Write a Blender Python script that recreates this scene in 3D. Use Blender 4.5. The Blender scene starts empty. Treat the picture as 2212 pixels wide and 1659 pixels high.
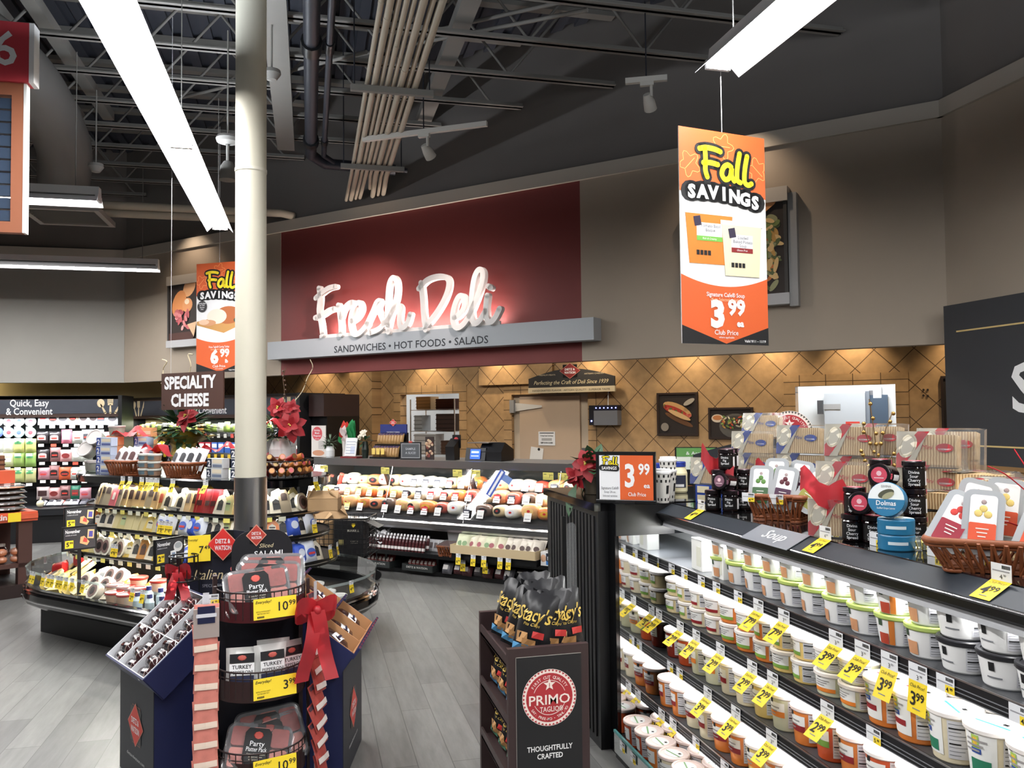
import bpy, bmesh, math, random
from mathutils import Matrix, Vector, Euler
random.seed(7)
SC = bpy.context.scene
COL = SC.collection
RAD = math.radians
SQ = math.sqrt(2)
# ------------------------------------------------------------------ camera
CAM_H, FPX, W, H = 1.70, 1770.0, 2212, 1659
YAW, PITCH, ROLL = RAD(-13.9), RAD(2.12), RAD(-0.607)
CAM_M = Matrix.Translation((0, 0, CAM_H)) @ Matrix.Rotation(YAW, 4, 'Z') @ Matrix.Rotation(math.pi/2 + PITCH, 4, 'X') @ Matrix.Rotation(ROLL, 4, 'Z')
cd = bpy.data.cameras.new('camera'); cam = bpy.data.objects.new('camera', cd); COL.objects.link(cam)
cd.sensor_width = 36.0; cd.lens = 36.0*FPX/W; cd.clip_start = 0.05; cd.clip_end = 80
cam.matrix_world = CAM_M
SC.camera = cam
# ------------------------------------------------------------------ view, world
SC.view_settings.view_transform = 'Standard'; SC.view_settings.look = 'None'
SC.view_settings.exposure = 0.38; SC.view_settings.gamma = 1.0; SC.view_settings.use_curve_mapping = False
SC.cycles.max_bounces = 7; SC.cycles.diffuse_bounces = 3; SC.cycles.glossy_bounces = 3
SC.cycles.transmission_bounces = 5; SC.cycles.transparent_max_bounces = 12
SC.cycles.caustics_reflective = False; SC.cycles.caustics_refractive = False
SC.cycles.sample_clamp_indirect = 6.0
wd = bpy.data.worlds.new('store_air'); SC.world = wd; wd.use_nodes = True
wd.node_tree.nodes['Background'].inputs[0].default_value = (0.62, 0.70, 0.85, 1)
wd.node_tree.nodes['Background'].inputs[1].default_value = 0.03
# ------------------------------------------------------------------ lamps of the room
def area(name, loc, sx, sy, power, rot=(0, 0, 0), col=(1, 1, 1), spread=180):
    l = bpy.data.lights.new(name, 'AREA'); l.shape = 'RECTANGLE'; l.size = sx; l.size_y = sy
    l.energy = power; l.color = col; l.spread = RAD(spread)
    o = bpy.data.objects.new(name, l); COL.objects.link(o); o.location = loc; o.rotation_euler = rot
    return o
def spot(name, loc, target, power, ang, col=(1, .8, .55), blend=.6, rad=.03):
    l = bpy.data.lights.new(name, 'SPOT'); l.energy = power; l.spot_size = RAD(ang); l.spot_blend = blend; l.color = col
    l.shadow_soft_size = rad
    o = bpy.data.objects.new(name, l); COL.objects.link(o); o.location = loc
    o.rotation_euler = (Vector(target)-Vector(loc)).to_track_quat('-Z', 'Y').to_euler()
    return o
LZ = 3.72                       # height of the fluorescent rows
def on(t, s, z=0.0):            # store's diagonal grid: t along the deli wall to the right, s away from the aisle
    return Vector(((t+s)/SQ, (s-t)/SQ, z))
RD = -math.pi/4
TUBE = (1.0, 0.985, 0.96)
# rows of fluorescent fixtures (they run along Y); each row lamp sits in its fixture
for x, y0, y1, e in ((-0.91, 0.9, 8.6, 130), (2.24, -4.4, 4.62, 100), (-0.91, -6, 0.5, 90), (4.5, -5.5, 3.2, 120), (-4.1, -4.0, 5.2, 95)):
    area('fluorescent_row_lamp', (x, (y0+y1)/2, LZ-0.06), .22, y1-y0, e, col=TUBE)
    area('added_up_fill', (x, (y0+y1)/2, LZ+0.10), .1, y1-y0, e*.8, (math.pi, 0, 0), (.85, .92, 1))  # added upward fill that lifts the ceiling and upper walls, no real lamp
for x0, x1, y, z, e in ((-8.2, -2.66, 10.62, 3.78, 150), (-6.6, -3.05, 7.55, 3.72, 90)):
    area('fluorescent_wall_lamp', ((x0+x1)/2, y, z-.06), x1-x0, .2, e, col=TUBE)
# lamps behind the fascia that graze the tiled wall
for t in (-9.6, -8.75, -7.4, -6.1, -4.65, -3.35, -2.35, -1.45, -.35):
    p = on(t, 9.9-.3, 2.78); spot('wall_wash_lamp', p, on(t, 9.9+.22, 0.6), 34, 92, (1, .80, .56), .9)
for t in (-7.6, -5.4, -3.2): area('deli_work_lamp', on(t, 8.7, 2.95), 1.1, .35, 14, (0, 0, RD), (1, .93, .82))
area('cove_lamp', (-7.2, 13.95, 2.3), 4.6, .12, 26, (RAD(55), 0, 0), (1, .85, .55))

# ------------------------------------------------------------------ helpers
def ray(px, py):
    d = CAM_M.to_3x3() @ Vector(((px-W/2)/FPX, -(py-H/2)/FPX, -1.0))
    return Vector((0, 0, CAM_H)), d
def at_plane(px, py, n, k):
    o, d = ray(px, py); n = Vector(n)
    return o + d*((k-n.dot(o))/n.dot(d))
def atZ(px, py, z): return at_plane(px, py, (0, 0, 1), z)
def atY(px, py, y): return at_plane(px, py, (0, 1, 0), y)
def atX(px, py, x): return at_plane(px, py, (1, 0, 0), x)
def atS(px, py, s): return at_plane(px, py, (1/SQ, 1/SQ, 0), s)     # vertical plane of the diagonal grid
def ts(p): return ((p.x-p.y)/SQ, (p.x+p.y)/SQ)
def projpx(p):
    q = CAM_M.inverted() @ Vector(p)
    return (W/2+FPX*q.x/-q.z, H/2-FPX*q.y/-q.z)

MATS = {}
def mat(key, col, rough=.5, metal=0.0, emit=0.0, alpha=1.0, trans=0.0, ior=1.45, var=0.0, vscale=8.0, bump=0.0, coat=0.0, spec=.5, ecol=None):
    if key in MATS: return MATS[key]
    m = bpy.data.materials.new(key); m.use_nodes = True; nt = m.node_tree
    b = nt.nodes['Principled BSDF']; c4 = (*col, 1)
    b.inputs['Base Color'].default_value = c4; b.inputs['Roughness'].default_value = rough
    b.inputs['Metallic'].default_value = metal; b.inputs['IOR'].default_value = ior
    b.inputs['Specular IOR Level'].default_value = spec
    if coat: b.inputs['Coat Weight'].default_value = coat; b.inputs['Coat Roughness'].default_value = .06
    if trans: b.inputs['Transmission Weight'].default_value = trans
    if alpha < 1: b.inputs['Alpha'].default_value = alpha
    if emit:
        b.inputs['Emission Color'].default_value = (*(ecol or col), 1); b.inputs['Emission Strength'].default_value = emit
    if var or bump:
        tc = nt.nodes.new('ShaderNodeTexCoord'); no = nt.nodes.new('ShaderNodeTexNoise')
        no.inputs['Scale'].default_value = vscale; no.inputs['Detail'].default_value = 4
        nt.links.new(tc.outputs['Object'], no.inputs['Vector'])
        if var:
            mx = nt.nodes.new('ShaderNodeMix'); mx.data_type = 'RGBA'
            mx.inputs[6].default_value = tuple(max(0, c*(1-var)) for c in col)+(1,)
            mx.inputs[7].default_value = tuple(min(1, c*(1+var)) for c in col)+(1,)
            nt.links.new(no.outputs['Fac'], mx.inputs[0]); nt.links.new(mx.outputs[2], b.inputs['Base Color'])
        if bump:
            bp = nt.nodes.new('ShaderNodeBump'); bp.inputs['Strength'].default_value = bump; bp.inputs['Distance'].default_value = .01
            nt.links.new(no.outputs['Fac'], bp.inputs['Height']); nt.links.new(bp.outputs['Normal'], b.inputs['Normal'])
    MATS[key] = m
    return m
def s2l(*c):                       # sRGB 0-255 to linear
    return tuple(((v/255)/12.92 if v/255 <= .04045 else ((v/255+.055)/1.055)**2.4) for v in c)
def C(r, g, b, rough=.5, **k):     # plain coloured material from an sRGB colour
    key = 'c_%d_%d_%d_%d' % (r, g, b, rough*100) + ''.join('_%s%s' % (a, v) for a, v in sorted(k.items()))
    return mat(key, s2l(r, g, b), rough, **k)
BLACK = C(14, 15, 17, .35); GLOSSBLACK = C(8, 9, 11, .12, coat=.5); WHITE = C(235, 236, 238, .45); YELLOW = C(244, 214, 52, .5)
STEEL = mat('steel', (.55, .56, .58), .28, 1.0); CHROME = mat('chrome', (.8, .8, .82), .12, 1.0); DKBROWN = C(52, 36, 33, .5)
INK = C(22, 22, 24, .6); GREYINK = C(120, 122, 128, .6); RED = C(190, 36, 40, .5); CREAM = C(222, 208, 168, .5); NAVY = C(22, 26, 58, .45)
def film(key, col=(1, 1, 1), mixf=.82, rough=.08, gain=.75):      # thin clear sheet: see-through, with gloss that grows at grazing angles
    if key in MATS: return MATS[key]
    m = bpy.data.materials.new(key); m.use_nodes = True; nt = m.node_tree; nt.nodes.clear(); N = nt.nodes.new; L = nt.links.new
    out = N('ShaderNodeOutputMaterial'); mx = N('ShaderNodeMixShader'); m2 = N('ShaderNodeMixShader'); tr = N('ShaderNodeBsdfTransparent'); gl = N('ShaderNodeBsdfGlossy'); df = N('ShaderNodeBsdfDiffuse'); lw = N('ShaderNodeLayerWeight'); ma = N('ShaderNodeMath')
    tr.inputs[0].default_value = (*col, 1); gl.inputs[0].default_value = (1, 1, 1, 1); gl.inputs['Roughness'].default_value = rough; df.inputs[0].default_value = (*col, 1)
    lw.inputs[0].default_value = .25; ma.operation = 'MULTIPLY_ADD'; ma.inputs[1].default_value = gain; ma.inputs[2].default_value = .03
    L(lw.outputs['Fresnel'], ma.inputs[0]); m2.inputs[0].default_value = 1-mixf
    L(tr.outputs[0], m2.inputs[1]); L(df.outputs[0], m2.inputs[2]); L(ma.outputs[0], mx.inputs[0]); L(m2.outputs[0], mx.inputs[1]); L(gl.outputs[0], mx.inputs[2]); L(mx.outputs[0], out.inputs[0])
    MATS[key] = m
    return m
CLEAR = film('clear_plastic', (.98, .99, 1), .93, .16, .8); GLASS = film('case_glass', (.97, .99, .98), .985, .03, .7)

class MB:
    """collects shapes and links them as ONE mesh object"""
    def __init__(s): s.v = []; s.f = []; s.m = []; s.mats = []; s.M = Matrix(); s.sm = []
    def mi(s, m):
        if m not in s.mats: s.mats.append(m)
        return s.mats.index(m)
    def add(s, vs, fs, m, smooth=False):
        b = len(s.v); i = s.mi(m); M = s.M
        s.v += [tuple(M @ Vector(p)) for p in vs]
        for f in fs: s.f.append([b+k for k in f]); s.m.append(i); s.sm.append(smooth)
        return s
    def poly(s, pts, m): return s.add(pts, [list(range(len(pts)))], m)
    def box(s, x0, y0, z0, x1, y1, z1, m):
        v = [(x0, y0, z0), (x1, y0, z0), (x1, y1, z0), (x0, y1, z0), (x0, y0, z1), (x1, y0, z1), (x1, y1, z1), (x0, y1, z1)]
        return s.add(v, [(0, 3, 2, 1), (4, 5, 6, 7), (0, 1, 5, 4), (1, 2, 6, 5), (2, 3, 7, 6), (3, 0, 4, 7)], m)
    def rbox(s, x0, y0, z0, x1, y1, z1, m, r=.01, n=3, axis='z'):   # box with its edges along one axis rounded
        if axis == 'z': pts = rrect(x0, y0, x1, y1, r, n); return s.prism(pts, z0, z1, m)
        if axis == 'y':
            pts = rrect(x0, z0, x1, z1, r, n); k = len(pts)
            v = [(p[0], y0, p[1]) for p in pts]+[(p[0], y1, p[1]) for p in pts]
        else:
            pts = rrect(y0, z0, y1, z1, r, n); k = len(pts)
            v = [(x0, p[0], p[1]) for p in pts]+[(x1, p[0], p[1]) for p in pts]
        fs = [[i, (i+1) % k, (i+1) % k+k, i+k] for i in range(k)]
        return s.add(v, fs+[list(range(k))[::-1], [i+k for i in range(k)]], m)
    def prism(s, pts, z0, z1, m, top=None):
        k = len(pts); v = [(p[0], p[1], z0) for p in pts]+[(p[0], p[1], z1) for p in pts]
        s.add(v, [[i, (i+1) % k, (i+1) % k+k, i+k] for i in range(k)]+[list(range(k))[::-1]], m)
        return s.add([(p[0], p[1], z1) for p in pts], [list(range(k))], top or m)
    def extr(s, prof, x0, x1, m):      # profile in (y,z) swept along x
        k = len(prof); v = [(x0, a, b) for a, b in prof]+[(x1, a, b) for a, b in prof]
        return s.add(v, [[i, (i+1) % k, (i+1) % k+k, i+k] for i in range(k)]+[list(range(k))[::-1], [i+k for i in range(k)]], m)
    def tube(s, pts, r, m, n=8, cap=True, flat=1.0):
        pts = [Vector(p) for p in pts]; rings = []; k = len(pts)
        up = Vector((0, 0, 1))
        for i, p in enumerate(pts):
            d = (pts[min(i+1, k-1)]-pts[max(i-1, 0)])
            if d.length < 1e-9: d = Vector((0, 0, 1))
            d.normalize(); a = d.cross(up if abs(d.z) < .95 else Vector((1, 0, 0))).normalized(); b = d.cross(a)
            rr = r[i] if isinstance(r, (list, tuple)) else r
            rings.append([p+(a*math.cos(2*math.pi*j/n)+b*math.sin(2*math.pi*j/n)*flat)*rr for j in range(n)])
        v = [q for R in rings for q in R]
        f = [[i*n+j, i*n+(j+1) % n, (i+1)*n+(j+1) % n, (i+1)*n+j] for i in range(k-1) for j in range(n)]
        s.add(v, f, m, True)
        if cap: s.add(rings[0], [list(range(n))], m); s.add(rings[-1], [list(range(n))[::-1]], m)
        return s
    def lathe(s, prof, m, n=20, a0=0, a1=2*math.pi, sx=1, sy=1, smooth=True, mats=None, cen=(0, 0)):
        full = abs(a1-a0-2*math.pi) < 1e-6; k = n if full else n+1
        v = [(cen[0]+r*sx*math.cos(a0+(a1-a0)*j/n), cen[1]+r*sy*math.sin(a0+(a1-a0)*j/n), z) for r, z in prof for j in range(k)]
        for i in range(len(prof)-1):
            fs = [[i*k+j, i*k+(j+1) % k, (i+1)*k+(j+1) % k, (i+1)*k+j] for j in range(n)]
            s.add([], [], m); b = len(s.v)
            vv = v[i*k:(i+2)*k]
            s.add(vv, [[x-i*k for x in f] for f in fs], mats[i] if mats else m, smooth)
        return s
    def disc(s, c, r, m, n=24, ax='z', ry=None):
        ry = ry or r; P = []
        for j in range(n):
            a = 2*math.pi*j/n; x, y = r*math.cos(a), ry*math.sin(a)
            P.append((c[0]+x, c[1]+y, c[2]) if ax == 'z' else (c[0]+x, c[1], c[2]+y) if ax == 'y' else (c[0], c[1]-x, c[2]+y))
        return s.poly(P, m)
    def ball(s, c, r, m, n=10, k=6, sx=1, sy=1, sz=1):
        v = []; f = []
        for i in range(k+1):
            t = math.pi*i/k
            for j in range(n):
                a = 2*math.pi*j/n; v.append((c[0]+r*sx*math.sin(t)*math.cos(a), c[1]+r*sy*math.sin(t)*math.sin(a), c[2]-r*sz*math.cos(t)))
        for i in range(k):
            for j in range(n): f.append([i*n+j, i*n+(j+1) % n, (i+1)*n+(j+1) % n, (i+1)*n+j])
        return s.add(v, f, m, True)
    def ribbon(s, pts, w, m, y0=-.01, y1=.01, n=5):    # stroke drawn in the x-z plane, given thickness in y, round ends
        if not isinstance(w, (list, tuple)): w = [w]*len(pts)
        L = []; R = []; k = len(pts)
        for i, (x, z) in enumerate(pts):
            ax, az = pts[max(i-1, 0)]; bx, bz = pts[min(i+1, k-1)]; dx, dz = bx-ax, bz-az; l = math.hypot(dx, dz) or 1
            nx, nz = -dz/l*w[i]/2, dx/l*w[i]/2; L.append((x+nx, z+nz)); R.append((x-nx, z-nz))
        v = [(x, y0, z) for x, z in L]+[(x, y0, z) for x, z in R]+[(x, y1, z) for x, z in L]+[(x, y1, z) for x, z in R]; f = []
        for i in range(k-1):
            f += [[i, i+1, k+i+1, k+i], [2*k+i, 3*k+i, 3*k+i+1, 2*k+i+1], [i, 2*k+i, 2*k+i+1, i+1], [k+i, k+i+1, 3*k+i+1, 3*k+i]]
        f += [[0, k, 3*k, 2*k], [k-1, 3*k-1, 4*k-1, 2*k-1]]
        s.add(v, f, m)
        for (x, z), ww in ((pts[0], w[0]), (pts[-1], w[-1])):
            c = [(x+ww/2*math.cos(2*math.pi*j/12), z+ww/2*math.sin(2*math.pi*j/12)) for j in range(12)]
            s.add([(a, y0, b) for a, b in c]+[(a, y1, b) for a, b in c], [list(range(12)), list(range(12, 24))[::-1]]+[[j, (j+1) % 12, (j+1) % 12+12, j+12] for j in range(12)], m)
        return s
    def text(s, st, size, m, x=0, y=-.001, z=0, align='C', bold=0.0, shear=0.0, wid=1.0, M=None, fit=None):
        """lettering lying in the x-z plane (reads from -y); x,z = baseline anchor; fit = width to squeeze or stretch to"""
        v, f, w = glyphs(st, bold, shear)
        if fit: wid = fit/(w*size)
        o = {'C': -w/2, 'L': 0, 'R': -w}[align]
        vs = [((p[0]+o)*size*wid+x, y, p[1]*size+z) for p in v]
        if M: vs = [M @ Vector(p) for p in vs]
        return s.add(vs, f, m)
    def build(s, name, parent=None, loc=None, rot=None, **tags):
        me = bpy.data.meshes.new(name); me.from_pydata(s.v, [], s.f)
        for m in s.mats: me.materials.append(m)
        me.polygons.foreach_set('material_index', s.m); me.polygons.foreach_set('use_smooth', s.sm); me.update()
        o = bpy.data.objects.new(name, me); COL.objects.link(o)
        if parent: o.parent = parent
        if loc is not None: o.location = loc
        if rot is not None: o.rotation_euler = rot if isinstance(rot, (tuple, list, Euler)) else (0, 0, rot)
        for k, v in tags.items(): o[k] = v
        return o
def rrect(x0, y0, x1, y1, r, n=4):
    P = []
    for cx, cy, a in ((x1-r, y0+r, -90), (x1-r, y1-r, 0), (x0+r, y1-r, 90), (x0+r, y0+r, 180)):
        for i in range(n+1): t = RAD(a+90*i/n); P.append((cx+r*math.cos(t), cy+r*math.sin(t)))
    return P
def smooth2(pts, k=6):                    # Catmull-Rom through points of any dimension
    P = [Vector(p) for p in pts]; out = []
    for i in range(len(P)-1):
        a, b, c, d = P[max(i-1, 0)], P[i], P[i+1], P[min(i+2, len(P)-1)]
        for j in range(k):
            t = j/k; out.append(tuple(.5*((2*b)+(c-a)*t+(2*a-5*b+4*c-d)*t*t+(3*b-a-3*c+d)*t**3)))
    out.append(tuple(P[-1])); return out
GL = {}
def glyphs(st, bold=0.0, shear=0.0):
    k = (st, bold, shear)
    if k not in GL:
        cu = bpy.data.curves.new('t', 'FONT'); cu.body = st; cu.size = 1.0; cu.offset = bold; cu.shear = shear; cu.resolution_u = 2
        ob = bpy.data.objects.new('t', cu); me = ob.to_mesh()
        v = [(p.co.x, p.co.y) for p in me.vertices]; f = [list(p.vertices) for p in me.polygons]
        ob.to_mesh_clear(); bpy.data.objects.remove(ob); bpy.data.curves.remove(cu)
        if v: x0 = min(p[0] for p in v); x1 = max(p[0] for p in v)
        else: x0 = x1 = 0
        GL[k] = ([(p[0]-x0, p[1]) for p in v], f, max(x1-x0, 1e-6))
    return GL[k]
def tag(o, label, cat, group=None, kind=None):
    if len(label.split()) > 16: print('LONG LABEL', label)
    o['label'] = label; o['category'] = cat
    if group: o['group'] = group
    if kind: o['kind'] = kind
    return o
def thing(name, label, cat, loc=(0, 0, 0), rot=0, group=None):
    o = bpy.data.objects.new(name, None); COL.objects.link(o); o.empty_display_size = .05
    o.location = loc; o.rotation_euler = rot if isinstance(rot, (tuple, list, Euler)) else (0, 0, rot)
    return tag(o, label, cat, group)
def struct(name, mb, loc=None, rot=None):
    o = mb.build(name, None, loc, rot); o['kind'] = 'structure'; return o
def place(src, loc, rot, label, group=None, first={}):
    """the first call moves the source itself, later ones copy it with its parts and sub-parts"""
    rot = rot if isinstance(rot, (tuple, list, Euler)) else (0, 0, rot)
    if src.name not in first: first[src.name] = 1; o = src
    else:
        o = src.copy(); COL.objects.link(o)
        for ch in list(src.children):
            c = ch.copy(); COL.objects.link(c); c.parent = o
            for g in ch.children: d = g.copy(); COL.objects.link(d); d.parent = c
    if len(label.split()) > 16: print('LONG LABEL', label)
    o.location = loc; o.rotation_euler = rot; o['label'] = label
    if group: o['group'] = group
    return o
ORD = ['first', 'second', 'third', 'fourth', 'fifth', 'sixth', 'seventh', 'eighth', 'ninth', 'tenth', 'eleventh', 'twelfth', 'thirteenth', 'fourteenth', 'fifteenth',
       'sixteenth', 'seventeenth', 'eighteenth', 'nineteenth', 'twentieth', 'twenty-first', 'twenty-second', 'twenty-third', 'twenty-fourth', 'twenty-fifth', 'twenty-sixth', 'twenty-seventh',
       'twenty-eighth', 'twenty-ninth', 'thirtieth', 'thirty-first', 'thirty-second', 'thirty-third', 'thirty-fourth', 'thirty-fifth', 'thirty-sixth', 'thirty-seventh', 'thirty-eighth', 'thirty-ninth', 'fortieth']
# ================================================================== the setting
def S(name, mb, label, cat, loc=None, rot=None): return tag(mb.build(name, None, loc, rot), label, cat, None, 'structure')
def nodes(m): return m.node_tree.nodes, m.node_tree.links, m.node_tree.nodes['Principled BSDF']
def floor_mat():
    m = mat('grey_plank_floor', s2l(118, 114, 110), .38); N, L, b = nodes(m)
    tc = N.new('ShaderNodeTexCoord'); mp = N.new('ShaderNodeMapping'); mp.inputs['Rotation'].default_value = (0, 0, RAD(90))
    br = N.new('ShaderNodeTexBrick'); br.inputs['Scale'].default_value = 1.0; br.inputs['Brick Width'].default_value = 1.2; br.inputs['Row Height'].default_value = .17
    br.inputs['Mortar Size'].default_value = .0022; br.offset = .37; br.inputs['Bias'].default_value = 0
    br.inputs['Color1'].default_value = (*s2l(112, 112, 110), 1); br.inputs['Color2'].default_value = (*s2l(92, 92, 91), 1); br.inputs['Mortar'].default_value = (*s2l(70, 69, 68), 1)
    no = N.new('ShaderNodeTexNoise'); no.inputs['Scale'].default_value = 3.0; no.inputs['Detail'].default_value = 8; no.inputs['Roughness'].default_value = .65
    mp2 = N.new('ShaderNodeMapping'); mp2.inputs['Scale'].default_value = (7, .9, 1)
    mx = N.new('ShaderNodeMix'); mx.data_type = 'RGBA'; mx.blend_type = 'OVERLAY'; mx.inputs[0].default_value = .55
    L.new(tc.outputs['Object'], mp.inputs[0]); L.new(mp.outputs[0], br.inputs['Vector']); L.new(tc.outputs['Object'], mp2.inputs[0]); L.new(mp2.outputs[0], no.inputs['Vector'])
    L.new(br.outputs['Color'], mx.inputs[6]); L.new(no.outputs['Fac'], mx.inputs[7]); L.new(mx.outputs[2], b.inputs['Base Color'])
    bp = N.new('ShaderNodeBump'); bp.inputs['Strength'].default_value = .12; L.new(no.outputs['Fac'], bp.inputs['Height']); L.new(bp.outputs[0], b.inputs['Normal'])
    return m
def tile_mat(key, rot, w, h, off):
    m = mat(key, s2l(190, 150, 98), .42); N, L, b = nodes(m)
    tc = N.new('ShaderNodeTexCoord'); sx = N.new('ShaderNodeSeparateXYZ'); cb = N.new('ShaderNodeCombineXYZ')
    L.new(tc.outputs['Object'], sx.inputs[0]); L.new(sx.outputs[0], cb.inputs[0]); L.new(sx.outputs[2], cb.inputs[1])
    mp = N.new('ShaderNodeMapping'); mp.inputs['Rotation'].default_value = (0, 0, rot); mp.inputs['Location'].default_value = (off, .06, 0)
    br = N.new('ShaderNodeTexBrick'); br.offset = 0; br.inputs['Scale'].default_value = 1; br.inputs['Brick Width'].default_value = w; br.inputs['Row Height'].default_value = h
    br.inputs['Mortar Size'].default_value = .0045; br.inputs['Color1'].default_value = (*s2l(190, 154, 110), 1); br.inputs['Color2'].default_value = (*s2l(174, 140, 98), 1); br.inputs['Mortar'].default_value = (*s2l(82, 62, 42), 1)
    no = N.new('ShaderNodeTexNoise'); no.inputs['Scale'].default_value = 9; no.inputs['Detail'].default_value = 6
    mx = N.new('ShaderNodeMix'); mx.data_type = 'RGBA'; mx.blend_type = 'OVERLAY'; mx.inputs[0].default_value = .35
    L.new(cb.outputs[0], mp.inputs[0]); L.new(mp.outputs[0], br.inputs['Vector']); L.new(cb.outputs[0], no.inputs['Vector'])
    L.new(br.outputs['Color'], mx.inputs[6]); L.new(no.outputs['Fac'], mx.inputs[7]); L.new(mx.outputs[2], b.inputs['Base Color'])
    return m
TILE = tile_mat('diamond_wall_tile', RAD(45), .285, .285, .0); TILE2 = tile_mat('border_wall_tile', 0, .29, .14, .03)
TAUPE = mat('taupe_wall_paint', s2l(158, 146, 132), .75, var=.04, vscale=3); GREYWALL = mat('grey_wall_paint', s2l(158, 156, 150), .75, var=.04, vscale=3)
SHADEWALL = mat('shaded_wall_paint', s2l(112, 107, 103), .8, var=.05, vscale=2); DECK = mat('dark_roof_deck', s2l(60, 63, 72), .8)  # upper wall: same paint as the fascia, its shade put into the colour
MAROON = mat('maroon_wall_paint', s2l(112, 46, 44), .6, var=.05, vscale=3); TRIMP = mat('light_trim_paint', s2l(176, 168, 156), .6); BEAMP = mat('beam_paint', s2l(122, 119, 114), .7, var=.05)
S('floor', MB().box(-13, -9, -.1, 10, 17, 0, floor_mat()), 'grey wood-look plank floor of the store aisles', 'floor')
FS = 7.566; ZB, ZT = 2.24, 4.11
tL, tR = -11.41, -.395
redL, redR = -8.072, -3.72
mb = MB(); mb.box(tL, FS, ZB, redL, FS+.14, ZT, TAUPE).box(redR, FS, ZB, tR, FS+.14, ZT, TAUPE).box(redL, FS+.003, ZB, redR, FS+.14, ZT, MAROON)
S('wall_deli', mb, 'diagonal taupe fascia wall with a maroon panel over the deli', 'wall', rot=RD)
S('wall_deli_upper', MB().box(tL-.1, FS+.03, 4.25, tR+.1, FS+.17, 6.0, SHADEWALL), 'upper wall with painted-in shade above the light trim over the deli', 'wall', rot=RD)
S('trim_1', MB().box(tL-.02, FS-.035, ZT, tR+.02, FS+.16, 4.25, TRIMP), 'light band of trim along the top of the deli fascia', 'trim', rot=RD)
yl = 13.42
S('wall_back', MB().box(-12.5, yl, ZB, -2.72, yl+.14, ZT, GREYWALL), 'pale grey fascia wall above the quick meals case', 'wall')
S('wall_back_upper', MB().box(-12.5, yl+.03, 4.25, -2.7, yl+.17, 6.0, SHADEWALL), 'upper wall with painted-in shade behind the left ceiling lights', 'wall')
S('trim_2', MB().box(-12.5, yl-.035, ZT, -2.71, yl+.16, 4.25, TRIMP), 'light band of trim along the back fascia', 'trim')
xr = 5.07
S('wall_right', MB().box(xr, -9, 2.1, xr+.14, 5.63, ZT, TAUPE), 'taupe fascia wall at right running toward the camera', 'wall')
S('wall_right_upper', MB().box(xr+.03, -9, 4.25, xr+.17, 5.66, 6.0, SHADEWALL), 'upper wall with painted-in shade above the right trim', 'wall')
S('trim_3', MB().box(xr-.035, -9, ZT, xr+.16, 5.645, 4.25, TRIMP), 'light band of trim along the right fascia', 'trim')
# tiled wall behind the deli with two pass windows and the cooler doorway
W1, DR, W2 = (-7.98, -6.88, 1.0, 2.02), (-5.98, -4.79, 0.0, 1.975), (-2.11, -1.045, 1.0, 1.99)
mb = MB(); x = -12.6; TS = 9.9
for a, b, z0, z1 in (W1, DR, W2):
    mb.box(x, TS, 0, a, TS+.15, 3.3, TILE); mb.box(a, TS, z1, b, TS+.15, 3.3, TILE)
    if z0 > 0: mb.box(a, TS, 0, b, TS+.15, z0, TILE)
    x = b
mb.box(x, TS, 0, 2.2, TS+.15, 3.3, TILE)
S('wall_deli_tiled', mb, 'tan diamond-tiled wall behind the deli counter', 'wall', rot=RD)
def surround(a, b, z0, z1, w, mb):
    y0, y1 = TS-.006, TS+.002
    mb.box(a-w, y0, z1, b+w, y1, z1+w, TILE2); mb.box(a-w, y0, z0, a, y1, z1, TILE2); mb.box(b, y0, z0, b+w, y1, z1, TILE2)
    if z0 > 0: mb.box(a-w, y0, z0-w, b+w, y1, z0, TILE2)
for n, (a, b, z0, z1), l in ((4, W1, 'row of square border tiles around the left pass window'), (5, DR, 'row of square border tiles around the cooler doorway'), (6, W2, 'row of square border tiles around the right pass window')):
    mb = MB(); surround(a, b, z0, z1, .13, mb); S('trim_%d' % n, mb, l, 'trim', rot=RD)
mb = MB()
for t0, t1 in ((-8.82, -8.36), ): mb.box(t0, TS-.22, 0, t1, TS, 3.2, TILE)
mb.box(-6.5, TS-.05, 2.12, -5.3, TS, 3.2, TILE)
S('wall_deli_pier', mb, 'tiled pier and header standing proud of the deli wall', 'wall', rot=RD)
S('wall_back_lower', MB().box(-12.5, 14.3, 0, -1.5, 14.45, 3.2, mat('cream_wall_paint', s2l(206, 186, 138), .7, var=.04)), 'cream wall behind the quick meals case', 'wall')
# rooms behind the openings
WHT = mat('white_cooler_panel', s2l(226, 230, 232), .45); CRM = mat('cream_cooler_panel', s2l(196, 172, 148), .5, var=.03)
S('wall_prep_room', MB().box(-8.9, 12.3, 0, -6.2, 12.4, 3, WHT).box(-9, TS+.2, 0, -8.9, 12.4, 3, WHT).box(-6.3, TS+.2, 0, -6.2, 12.4, 3, CRM).box(-9, TS+.2, 2.9, -6.2, 12.4, 3, WHT), 'white walls of the prep room behind the left pass window', 'wall', rot=RD)
S('wall_cooler_room', MB().box(-3.0, 11.5, 0, -.3, 11.6, 3, WHT).box(-.4, TS+.2, 0, -.3, 11.6, 3, WHT).box(-3, TS+.2, 0, -2.9, 11.6, 3, WHT).box(-3, TS+.2, 2.7, -.3, 11.6, 2.8, WHT), 'white walls of the back room seen through the right pass window', 'wall', rot=RD)
area('prep_room_lamp', on(-7.5, 11, 2.8), 1.0, .6, 26, (0, 0, RD)); area('back_room_lamp', on(-1.6, 10.7, 2.6), 1.2, .5, 34, (0, 0, RD), (.93, .97, 1))
S('wall_right_lower', MB().box(6.9, -9, 0, 7.0, 8.2, 3.0, TILE2), 'tiled wall below and behind the right fascia', 'wall')
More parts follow.
